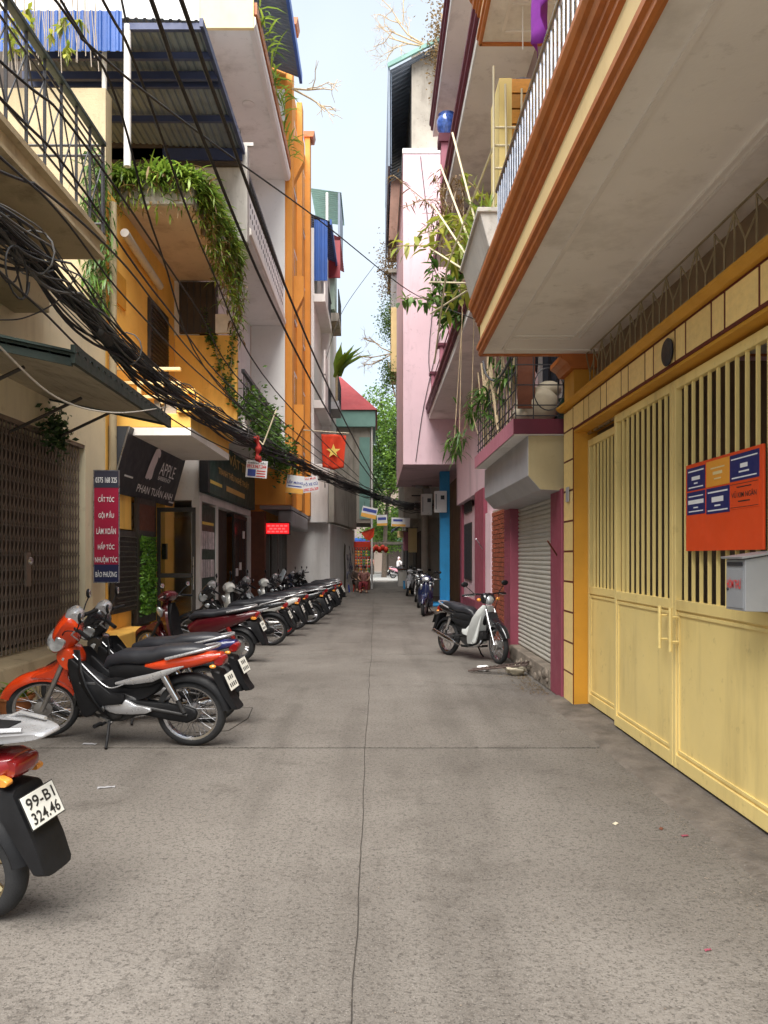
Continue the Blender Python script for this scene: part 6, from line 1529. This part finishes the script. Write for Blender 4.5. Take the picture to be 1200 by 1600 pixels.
plant('hanging_plant', 'spidery hanging plant below the maroon edged balcony', 'plant', (1.5, 12.3, 3.3), a, [([(1.35, 12.5, 3.5), (1.4, 12.5, 5.7)], .006), ([(1.5, 12.1, 3.9), (1.55, 12.1, 5.7)], .006), ([(1.3, 12.9, 3.4), (1.45, 12.9, 5.7)], .006), ([(1.3, 12.9, 3.3), (1.36, 12.5, 3.5), (1.5, 12.1, 3.9), (1.6, 11.9, 3.4)], .008)], L_VINE)
for lab, cx_, cy_, cz_, sp, n, L, lm in (('long dark mango-like leaves arching from the maroon balcony', 1.25, 14.5, 6.5, .42, 300, .30, L_VINE), ('loose yellowish shrub above the planter trough', 1.1, 11.6, 6.5, .55, 170, .4, L_YEL), ('tangle of dry twigs and leaves beside the pink pillar', 1.3, 15.5, 8.4, .65, 260, .28, L_DRY)):
    a = MB(); st = []
    base = V((1.75, cy_, cz_ - .35)); L = L*.85
    for k in range(14):
        e = V((cx_, cy_, cz_)) + V((R.gauss(0, sp*.7), R.gauss(0, sp*1.3), R.gauss(0, sp))); mid = (base + e)/2 + gauss3(.12) + V((0, 0, .15)); q = catmull([base, mid, e], 6); st.append((q, .009))
        for p in q[3:]:
            for j in range(max(1, n // 75)): blade(a, p + gauss3(.04), gauss3(.9) + V((-.3, -.1, 0)), L*R.uniform(.5, 1.1), .085 if L > .24 else .03, R.uniform(.3, 1.7))
    plant('shrub', lab, 'plant', base, a, st, lm)
a = MB()                                                     # grass in the trough
for k in range(420): blade(a, V((R.uniform(1.12, 1.6), R.uniform(8.35, 9.95), 5.36)), gauss3(.5) + V((-.1, -.2, 1)), R.uniform(.12, .32), .018, .8)
plant('trough_grass', 'tuft of fine bright grass growing in the planter trough', 'plant', (1.4, 9.1, 5.37), a, [([(1.2, 8.4, 5.365), (1.2, 9.9, 5.365)], .01)], L_BRIGHT)
# farther houses: hanging greenery
for lab, x, y, z, sx_, sz_, n, lm in (('trailing flowering creeper on the brick parapet balcony', .6, 33, 13.9, .35, .9, 900, L_DRY), ('green creeper hanging under the grey balcony box', .55, 33, 11.7, .3, .7, 700, L_VINE), ('shrub sprouting beside the cream balcony box', .5, 32.3, 9.2, .22, .6, 450, L_VINE), ('red-leaved creeper covering the top of the pink block', 2.0, 23.5, 17.2, .32, 1.0, 800, L_DRY), ('creeper dangling over the far dark wall', .95, 32, 6.5, .25, .8, 500, L_DARK)):
    a = MB()
    for k in range(n*2): leaf(a, (x + R.gauss(0, sx_*.75), y + R.gauss(0, .35), z + R.gauss(0, sz_*.7)), .085)
    plant('creeper', lab, 'plant', (x, y, z - sz_), a, [([(x + .3, y, z - sz_*1.5), (x + .1, y, z), (x, y, z + sz_)], .03)], lm)
def twigs(label, base, dirs, depth=3, L=1.0):
    t = thing('bare_branch', label, 'branch', tuple(base)); a = MB()
    def grow(p, d, l, r, k):
        q = p + d*l*.5 + gauss3(l*.06); e = q + (d + V((0, 0, .1)) + gauss3(.18)).normalized()*l*.5
        a.tube([p, q, e], [r, r*.8, r*.6], 5)
        if k:
            for j in range(3): grow(p.lerp(e, R.uniform(.4, 1)), (d + gauss3(.55)).normalized(), l*R.uniform(.45, .7), r*.55, k-1)
    for d in dirs: grow(V(base), V(d).normalized(), L, .03, depth)
    a.build('twigs', M['stick'], t, fix=False)
twigs('bare twiggy branches reaching left from the roof of the pink block', (1.6, 23.8, 17.4), [(-1, -.2, .25), (-1, 0, .7), (-.7, -.2, -.1)], 4, 1.3)
twigs('leafless curved twigs sticking out of the red-edged roof over the white house', (-2.3, 21, 14.4), [(1, -.1, -.1), (1, 0, -.5)], 2, 1.0)
twigs('dead twigs poking from the far balcony boxes', (.7, 32.4, 10.2), [(-1, 0, -.2), (-.9, 0, .4), (-1, 0, -.7)], 3, 1.0)
a = MB()
for k in range(9): blade(a, V((-1.75, 34, 9.6)) + gauss3(.08), V((R.uniform(.1, .9), -.2, 1.6)) + gauss3(.2), R.uniform(1.1, 1.9), .42, 1.0)
plant('banana_plant', 'broad-leaved banana plant on the small balcony against the sky', 'plant', (-1.75, 34, 8.35), a, [([(-1.75, 34, 8.35), (-1.75, 34, 9.7)], .07)], L_BRIGHT)
a = MB()
for k in range(90): blade(a, V((-2.4 + R.gauss(0, .06), R.uniform(15.8, 21.8), 12.95)), gauss3(.6) + V((.3, -.2, 1)), R.uniform(.3, .7), .05, 1.3)
plant('balcony_plants', 'row of green plants along the top tiled edge of the white house', 'plant', (-2.5, 18, 12.9), a, [([(-2.52, 15.8, 12.94), (-2.52, 21.8, 12.94)], .02)], L_BRIGHT)

# street trees at the alley end
def tree(label, base, h_, cr, n, lm, lean=(0, 0)):
    t = thing('tree', label, 'tree', tuple(base)); base = V(base)
    tr = MB(); top = base + V((lean[0], lean[1], h_*.5)); tr.tube(catmull([base, base + V((lean[0]*.3, 0, h_*.25)), top], 6), [.22 - .011*i for i in range(13)], 9)
    tips = []
    for k in range(11):
        an = R.random()*6.28; e = top + V((math.cos(an)*cr*R.uniform(.4, .9), math.sin(an)*cr*.7, R.uniform(-.05, .42)*h_)); m_ = (top + e)/2 + gauss3(.3)
        q = catmull([base.lerp(top, R.uniform(.7, 1)), m_, e], 5); tr.tube(q, [.10*(1 - i/len(q)) + .015 for i in range(len(q))], 6); tips += q[4:]
    tr.build('trunk', mat('bark', (.10, .075, .055), .9, .3, 6, .6, 30), t, fix=False)
    a = MB()
    for k in range(n):
        c_ = R.choice(tips) + gauss3(.55)
        for j in range(8): leaf(a, c_ + gauss3(.22), .22)
    a.build('crown', lm, t, kind='stuff', fix=False)
tree('large bright green street tree seen through the alley mouth', (.6, 60, 0), 15, 3.6, 1500, L_TREE, (.4, 0))
tree('darker street tree beside the grey hip-roofed house', (-2.2, 58, 0), 12, 3.0, 900, L_DARK)
tree('low leafy street tree between the lanterns and the far shops', (.9, 66, 0), 6.5, 2.6, 800, L_TREE)
tree('tall bright tree rising behind the low street tree', (-.4, 70, 0), 17, 4.2, 1500, L_TREE)
tree('street tree leaning behind the pink block', (3.8, 62, 0), 13, 3.4, 900, L_VINE)
# ================================================================== market stall, people, far street, litter
st_ = thing('market_stall', 'small stall hung with red, yellow and green packets at the alley mouth', 'stall', tuple(P(567, 905, 38)))
m_redc = mat('stall_red', lin('#D83A20', .85), .6, .1, 4); m_grn = mat('stall_green', lin('#4E9A3A', .85), .6, .15, 4); m_org = mat('stall_orange', lin('#F07A20', .85), .6, .12, 4); m_yl = mat('stall_yellow', lin('#F0C040', .85), .6, .12, 4)
c_ = P(567, 870, 37.2)
MB().box(-1.05, -.3, 37.1, 37.9, 0.0, .75).build('table', M['wood'], st_)
for x in (-1.05, -.3): MB().box(x - .02, x + .02, 37.1, 37.14, .75, 2.3).build('post', M['wood'], st_)
MB().box(-1.1, -.28, 37.02, 37.1, 2.05, 2.3).build('valance', m_redc, st_)
MB().box(-1.1, -.28, 37.1, 37.95, 2.3, 2.34).build('roof', m_redc, st_)
for j, m in enumerate((m_org, m_yl, m_org, m_grn, m_yl, m_grn)):
    for k in range(9):
        MB().ball((-.98 + j*.125, 37.05, 1.97 - k*.14), (.05, .03, .062), 8, 6).build('packet', m if k % 3 else m_redc, st_)
for k in range(6):
    t = thing('lantern', 'red paper lantern strung across the alley mouth', 'lantern', tuple(P(578 + k*5, 858 + (k % 2)*2, 46)), group='red lanterns across the alley mouth')
    p = P(578 + k*5, 856 + (k % 2)*3, 46); MB().ball(p, (.15, .15, .19), 12, 8).build('shade', m_redc, t); MB().tube([p + V((0, 0, .18)), p + V((0, 0, .42))], .012, 4).build('cord', m_cable, t)
MB().tube([P(553, 845, 46), P(610, 845, 46)], .015, 5).build('cable', m_cable, label='cord carrying the red lanterns across the alley mouth', cat='cable')
MB().box(-1.1, 1.7, 46.2, 47.5, 2.35, 2.5).build('awning', M['concrete2'], label='drab flat awning behind the red lanterns', cat='awning')
# crate and stool
cr_ = thing('crate', 'red plastic crate standing by the white boundary wall', 'crate', tuple(PG(538, 922)))
p = PG(540, 922)
for k in range(4): MB().box(p.x - .3, p.x + .25, p.y, p.y + .03, .02 + k*.12, .12 + k*.12).build('slat', m_redc, cr_)
for x in (p.x - .3, p.x + .22): MB().box(x, x + .03, p.y + .03, p.y + .4, 0, .5).build('side', m_redc, cr_)
MB().box(p.x - .27, p.x + .22, p.y + .37, p.y + .4, 0, .5).build('back', m_redc, cr_)
s_ = thing('stool', 'low blue plastic stool in front of the red crate', 'stool', tuple(PG(540, 924)))
p = PG(541, 925); mbs = mat('stool_blue', lin('#2A48B0', .85), .4, .08, 4)
MB().box(p.x - .14, p.x + .14, p.y - .14, p.y + .14, .3, .33).build('seat', mbs, s_, bevel=.01)
for a_ in (-1, 1):
    for b_ in (-1, 1): MB().tube([(p.x + a_*.11, p.y + b_*.11, .3), (p.x + a_*.15, p.y + b_*.15, 0)], .025, 6).build('leg', mbs, s_)

def skin_mesh(name, pts, edges, radii, m, parent, sub=1):
    me = bpy.data.meshes.new(name); me.from_pydata([tuple(p) for p in pts], edges, []); me.materials.append(m)
    o = bpy.data.objects.new(name, me); COL.objects.link(o); o.parent = parent
    sk = o.modifiers.new('skin', 'SKIN'); sk.use_smooth_shade = True
    if not me.skin_vertices: me.skin_vertices.new()
    for i, r in enumerate(radii):
        rr = r if isinstance(r, tuple) else (r, r); me.skin_vertices[0].data[i].radius = rr
    me.skin_vertices[0].data[0].use_root = True
    sb = o.modifiers.new('sub', 'SUBSURF'); sb.levels = sub; sb.render_levels = sub
    return o
m_skin = mat('skin', (.42, .24, .16), .55, .08, 6)
m_hair = mat('hair_black', (.012, .01, .01), .5, .2, 10)
def person(label, pos, heading, J, shirt, trousers, long_sleeve=False, hairc=None):
    """J: dict of joint positions, local x forwards, y left, z up"""
    t = thing('person', label, 'person', pos, (0, 0, heading))
    nm = ['pel', 'chest', 'neck', 'head', 'crown', 'shL', 'elL', 'haL', 'fiL', 'shR', 'elR', 'haR', 'fiR', 'hiL', 'knL', 'anL', 'toL', 'hiR', 'knR', 'anR', 'toR']
    rad = dict(pel=(.12, .10), chest=(.14, .105), neck=.052, head=.088, crown=.07, shL=.06, elL=.042, haL=.032, fiL=.024, shR=.06, elR=.042, haR=.032, fiR=.024, hiL=.085, knL=.058, anL=.042, toL=.035, hiR=.085, knR=.058, anR=.042, toR=.035)
    ed = [('pel','chest'),('chest','neck'),('neck','head'),('head','crown'),('chest','shL'),('shL','elL'),('elL','haL'),('haL','fiL'),('chest','shR'),('shR','elR'),('elR','haR'),('haR','fiR'),('pel','hiL'),('hiL','knL'),('knL','anL'),('anL','toL'),('pel','hiR'),('hiR','knR'),('knR','anR'),('anR','toR')]
    ix = {n: i for i, n in enumerate(nm)}
    body = skin_mesh('body', [J[n] for n in nm], [(ix[a], ix[b]) for a, b in ed], [rad[n] for n in nm], m_skin, t, 2)
    V_ = lambda n: V(J[n])
    sl = .92 if long_sleeve else .85
    def ext(a, b, k): return tuple(V(J[a]).lerp(V(J[b]), k))
    shp = [J['pel'], J['chest'], ext('chest', 'neck', .7), J['shL'], J['shR'], ext('shL', 'elL', 1 if long_sleeve else .75), ext('shR', 'elR', 1 if long_sleeve else .75)]
    se = [(0,1),(1,2),(1,3),(1,4),(3,5),(4,6)]; sr = [(.145, .125), (.165, .13), (.075, .07), .085, .085, .066, .066]
    if long_sleeve: shp += [ext('elL', 'haL', sl), ext('elR', 'haR', sl)]; se += [(5,7),(6,8)]; sr += [.052, .052]
    skin_mesh('shirt', shp, se, sr, shirt, t, 2)
    skin_mesh('trousers', [J['pel'], J['hiL'], J['knL'], ext('knL', 'anL', .85), J['hiR'], J['knR'], ext('knR', 'anR', .85)], [(0,1),(1,2),(2,3),(0,4),(4,5),(5,6)], [(.14, .13), .105, .08, .062, .105, .08, .062], trousers, t, 2)
    h_ = V(J['head']); f = MB(); f.ball(h_ + V((-.02, 0, .055)), (.098, .088, .095), 14, 9); f.ball(h_ + V((-.05, 0, -.01)), (.07, .08, .10), 12, 8)
    f.build('hair', hairc or m_hair, t, local=True)
    MB().tube([h_ + V((.085, 0, .03)), h_ + V((.108, 0, -.005))], [.008, .016], 6).build('nose', m_skin, t, local=True)
    for s in (-1, 1):
        MB().ball(h_ + V((.082, s*.032, .03)), (.008, .014, .008), 6, 5).build('eye', m_hair, t, local=True)
        MB().ball(h_ + V((-.005, s*.09, .01)), (.022, .012, .032), 8, 6).build('ear', m_skin, t, local=True)
    MB().ball(h_ + V((.082, 0, -.04)), (.01, .026, .007), 8, 5).build('mouth', mat('lips', (.35, .12, .1), .5), t, local=True)
    return t
STAND = dict(pel=(0,0,.92), chest=(0,0,1.25), neck=(.01,0,1.45), head=(.03,0,1.57), crown=(.03,0,1.66), shL=(0,.19,1.39), elL=(-.03,.24,1.12), haL=(.08,.22,.90), fiL=(.11,.21,.82), shR=(0,-.19,1.39), elR=(-.02,-.25,1.12), haR=(.14,-.2,1.0), fiR=(.2,-.18,.97), hiL=(0,.09,.88), knL=(.03,.1,.5), anL=(0,.1,.09), toL=(.15,.11,.035), hiR=(0,-.09,.88), knR=(0,-.1,.5), anR=(-.05,-.1,.09), toR=(.1,-.11,.035))
SIT = dict(pel=(0,0,.42), chest=(.04,0,.76), neck=(.07,0,.96), head=(.1,0,1.08), crown=(.1,0,1.17), shL=(.05,.19,.9), elL=(.1,.25,.64), haL=(.32,.16,.56), fiL=(.4,.13,.55), shR=(.05,-.19,.9), elR=(.1,-.25,.64), haR=(.32,-.14,.56), fiR=(.4,-.1,.55), hiL=(.04,.1,.4), knL=(.42,.14,.44), anL=(.40,.14,.08), toL=(.54,.16,.035), hiR=(.04,-.1,.4), knR=(.42,-.14,.44), anR=(.44,-.13,.08), toR=(.58,-.15,.035))
m_brownc = mat('brown_cloth', (.07, .045, .035), .9, .2, 8); m_redcl = mat('dark_red_cloth', (.22, .03, .04), .9, .2, 8); m_blk = M['blackcloth']; m_flow = mat('patterned_cloth', (.30, .14, .12), .9, .6, 26)
pa, pb, pc = PG(557, 924), PG(569, 926), PG(579, 905)
for i, p in enumerate((pa, pb)):
    q = thing('stool', ('small red stool under the person in brown by the stall', 'small red stool under the person in a patterned shirt')[i], 'stool', (p.x, p.y, 0))
    MB().box(p.x - .15, p.x + .15, p.y - .15, p.y + .15, .27, .31).build('seat', m_redc, q, bevel=.01)
    for a_ in (-1, 1):
        for b_ in (-1, 1): MB().tube([(p.x + a_*.11, p.y + b_*.11, .28), (p.x + a_*.14, p.y + b_*.14, 0)], .02, 6).build('leg', m_redc, q)
person('person in brown seated on a low stool by the stall', (pa.x, pa.y, 0), math.radians(-70), SIT, m_brownc, m_brownc, True)
person('person in a patterned shirt and bare shins seated by the stall', (pb.x, pb.y, 0), math.radians(-95), SIT, m_flow, m_redcl)
person('person in dark trousers standing beside the stall', (pc.x, pc.y, 0), math.radians(70), STAND, m_flow, m_blk)
RIDE = dict(SIT); RIDE.update({k: (v[0], v[1], v[2] + .38) for k, v in SIT.items()})
RIDE.update(haL=(.62,.25,1.02), fiL=(.68,.27,1.0), haR=(.62,-.25,1.02), fiR=(.68,-.27,1.0), elL=(.3,.3,1.05), elR=(.3,-.3,1.05), knL=(.42,.16,.74), knR=(.42,-.16,.74), anL=(.34,.15,.38), toL=(.46,.16,.33), anR=(.34,-.15,.38), toR=(.46,-.16,.33))
m_wht = mat('white_cloth', (.66, .62, .62), .9, .15, 8)
hd = PINKSC.rotation_euler.z; pp_ = PINKSC.location + V((math.cos(hd)*-.22, math.sin(hd)*-.22, 0))
person('person in white riding the pink scooter', (pp_.x, pp_.y, .0), hd, RIDE, m_wht, m_blk, True, mat('helmet_pink', (.6, .45, .48), .3, .1, 4, coat=.5))

# far side of the street
fb = thing('shop_building', 'pale pink low building across the far street', 'building', (0, 80, 0))
MB().box(-30, 30, 78, 90, .1, 9).build('wall', mat('far_pink', lin('#A8968A', .8), .8, .1, .5, stain=lin('#8A6A5A'), stain_amt=.4, streak=True), fb)
for k in range(12):
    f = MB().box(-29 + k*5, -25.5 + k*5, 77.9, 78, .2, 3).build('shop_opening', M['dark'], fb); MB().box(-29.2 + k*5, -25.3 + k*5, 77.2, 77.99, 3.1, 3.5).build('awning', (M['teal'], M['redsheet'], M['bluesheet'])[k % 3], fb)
    f = MB().box(-28.5 + k*5, -26.5 + k*5, 77.95, 78, 4.8, 6.6).build('window', M['frame_dark'], fb); MB().box(-28.4 + k*5, -26.6 + k*5, 77.93, 77.949, 4.9, 6.5).build('pane', M['glass'], fb)
# utility pole with tangled boxes on the right
up_ = thing('utility_pole', 'concrete utility pole with junction boxes by the dark shop fronts', 'pole', (1.95, 30.6, 0))
MB().tube([(1.95, 30.6, 0), (1.95, 30.6, 7.5)], [.16, .12], 12).build('pole', M['concrete2'], up_)
for z, dx in ((3.4, -.3), (3.9, .05), (4.3, -.25)): MB().box(1.8 + dx, 2.1 + dx, 30.25, 30.44, z, z + .4).build('junction_box', M['greybox'], up_, bevel=.01)
for z in (3.5, 4.0, 4.4): MB().box(1.4, 2.2, 30.44, 30.5, z, z + .05).build('cross_arm', M['iron'], up_)
# clutter along the dark right-hand shop fronts
cl = random.Random(5)
for i, (nm, lab, x0, y0, w_, d_, h_, z0, m) in enumerate((
   ('cardboard_box', 'brown cardboard box on the ground outside the dark shops', 1.45, 33.6, .4, .5, .45, 0, 'palewood'), ('cardboard_box', 'brown cardboard box resting on another outside the dark shops', 1.5, 33.65, .32, .4, .3, .45, 'palewood'),
   ('counter', 'low pale counter outside the far right shops', 1.2, 41.5, .45, 1.6, .9, 0, 'oldwhite'), ('shop_light', 'small hanging shop light box by the far right awning', 1.1, 40.2, .5, .15, .35, 2.6, 'cream'),
   ('blue_crate', 'blue crate stacked outside the far right shops', 1.35, 38.2, .4, .5, .4, 0, 'blue'), ('hanging_sheet', 'faded pink sheet hung outside the dark shops', 1.3, 36.9, .6, .03, .9, 1.9, 'rose'), ('hanging_sheet', 'cream sheet hung outside the dark shops', 1.45, 34.9, .4, .03, 1.1, 1.8, 'cream'))):
    t = thing(nm, lab, nm.split('_')[-1], (x0, y0, z0))
    MB().box(x0, x0 + w_, y0, y0 + d_, z0, z0 + h_).build('body', M[m], t, bevel=.012)
    if nm in ('cardboard_box', 'blue_crate'): MB().box(x0 - .01, x0 + w_ + .01, y0 - .01, y0 + d_ + .01, z0 + h_*.86, z0 + h_).build('rim', M[m], t)
    elif nm == 'counter': MB().box(x0 - .06, x0 + w_ + .06, y0 - .06, y0 + d_ + .06, h_, h_ + .04).build('top', M['wood'], t)
    else: MB().tube([(x0 - .1, y0 + d_/2, z0 + h_), (2.0, y0 + d_/2, z0 + h_ + .02)], .014, 5).build('rod', M['iron'], t)
# signs and goods hung in the dark on the right
for i, (px, py, Y, w_, h_, m, lab) in enumerate(((650, 800, 38, .5, .9, 'cream', 'cream sign board hung in front of the far dark shops'), (672, 815, 33, .45, .6, 'maroon2', 'dull red small sign board hung in front of the dark shops'), (640, 845, 44, .35, 1.4, 'oldwhite', 'narrow upright white board by the alley mouth'))):
    p = P(px, py, Y); t = thing('sign_board', lab, 'sign', tuple(p))
    MB().box(p.x - w_/2, p.x + w_/2, p.y, p.y + .05, p.z - h_/2, p.z + h_/2).build('panel', M[m], t, bevel=.01)
    MB().tube([p + V((0, .03, 0)), V((2.0, p.y + .03, p.z))], .015, 5).build('arm', M['iron'], t)

# litter by the white motorbike: broken drain grating, paper, leaves
gr_ = thing('drain_grating', 'rusty iron drain grating propped against the stone plinth', 'grating', (1.75, 10.9, 0))
A_, B_ = PG(735, 1050), V((2.05, 10.3, .16)); dirv = (B_ - A_); L_ = dirv.length; dirv.normalize(); sd_ = V((0, 0, 1)).cross(dirv).normalized()
m_rust = mat('rust_iron', (.09, .06, .05), .8, .3, 8, .3, 50)
for s in (-.09, .09): MB().tube([A_ + sd_*s + V((0, 0, .03)), B_ + sd_*s], .014, 6).build('rail', m_rust, gr_)
for k in range(14):
    q = A_ + V((0, 0, .03)) + dirv*(L_*(k + .5)/14); MB().tube([q - sd_*.1, q + sd_*.1], .012, 6).build('bar', m_rust, gr_)
def crumple(name, c_, r, m, label, cat, flat=.5, seed=0):
    a = MB(); a.ball(c_, (r, r*.8, r*flat), 12, 8)
    for i, v_ in enumerate(a.v): a.v[i] = v_ + V((mnoise.noise(v_*14 + V((seed, 0, 0))), mnoise.noise(v_*14 + V((9, seed, 0))), mnoise.noise(v_*13 + V((3, 3, seed))) * .6))*r*.6
    lo_ = min(v_.z for v_ in a.v)
    for v_ in a.v: v_.z -= lo_ - .001
    return a.build(name, m, label=label, cat=cat)
crumple('plastic_bag', (1.88, 10.35, .06), .13, M['bags'], 'crumpled pale plastic bag under the drain grating', 'bag', .5, 1)
crumple('plastic_bag', (1.5, 10.72, .03), .09, M['white'], 'small white plastic bag beside the motorbike wheel', 'bag', .4, 2)
a = MB()
for k in range(520):
    y = R.uniform(8.9, 11.0); x = 2.05 - abs(R.gauss(0, .16)) - .03; 
    o_ = len(a.v); leaf(a, (x, y, .012), .028)
    for v_ in a.v[o_:]: v_.z = .004 + abs(v_.z - .012)*.4
a.build('leaf_litter', L_DRY, label='dry leaves and dust swept against the stone plinth', cat='litter', kind='stuff', fix=False)
p = PG(166, 1231)
def scrap(label, px, py, w_, d_, ro, m, z=.003):
    p = PG(px, py); a = MB(); nx = 5
    for j in range(2):
        for i in range(nx + 1): 
            q = Matrix.Rotation(ro, 3, 'Z') @ V((w_*(i/nx - .5), d_*(j - .5), 0)); a.v.append(p + q + V((0, 0, z + .006*abs(math.sin(i*1.3 + j)))))
    for i in range(nx): a.f.append([i, i+1, nx+2+i, nx+1+i]); a.sm.append(False)
    o = a.build('paper_scrap', m, label=label, cat='litter', fix=False); md = o.modifiers.new('thickness', 'SOLIDIFY'); md.thickness = .0015
scrap('white paper strip lying on the concrete near the scooter', 166, 1231, .115, .03, .25, M['greybox'])
scrap('pale scrap of paper lying under the orange motorbike', 140, 1163, .12, .04, -.1, M['greybox'])
scrap('crumpled white scrap lying near the gate apron', 962, 1288, .04, .025, .8, M['bags'])
scrap('small dark red petal scrap on the apron by the gate', 1070, 1307, .04, .02, .2, M['maroon2'])
scrap('small dark leaf on the concrete by the gate', 1033, 1296, .035, .02, 1.0, M['wood'])
scrap('small red scrap on the concrete in front of the gate', 1106, 1486, .03, .012, .3, M['maroon2'])

# loose grit along the apron and wall feet, too small to count
a = MB()
for k in range(900):
    if k % 3: x, y = 1.87 - abs(R.gauss(0, .12)), R.uniform(2.6, 8.6)
    elif k % 2: x, y = R.uniform(-3.4, -.6), R.uniform(4.2, 9)
    else: x, y = R.uniform(-1, 1.8), R.uniform(2.6, 12)
    r_ = R.uniform(.002, .0065); p = V((x, y, r_*.4)); o_ = len(a.v)
    a.v += [p + V((r_*R.uniform(.6, 1.2), 0, 0)), p + V((-r_*.5, r_*.9, 0)), p + V((-r_*.6, -r_*R.uniform(.5, 1), 0)), p + V((0, 0, r_*.8))]
    for f in ((0, 1, 3), (1, 2, 3), (2, 0, 3)): a.f.append([o_ + q for q in f]); a.sm.append(False)
a.build('grit', M['plinth'], label='loose grit scattered on the alley concrete', cat='grit', kind='stuff', fix=False)
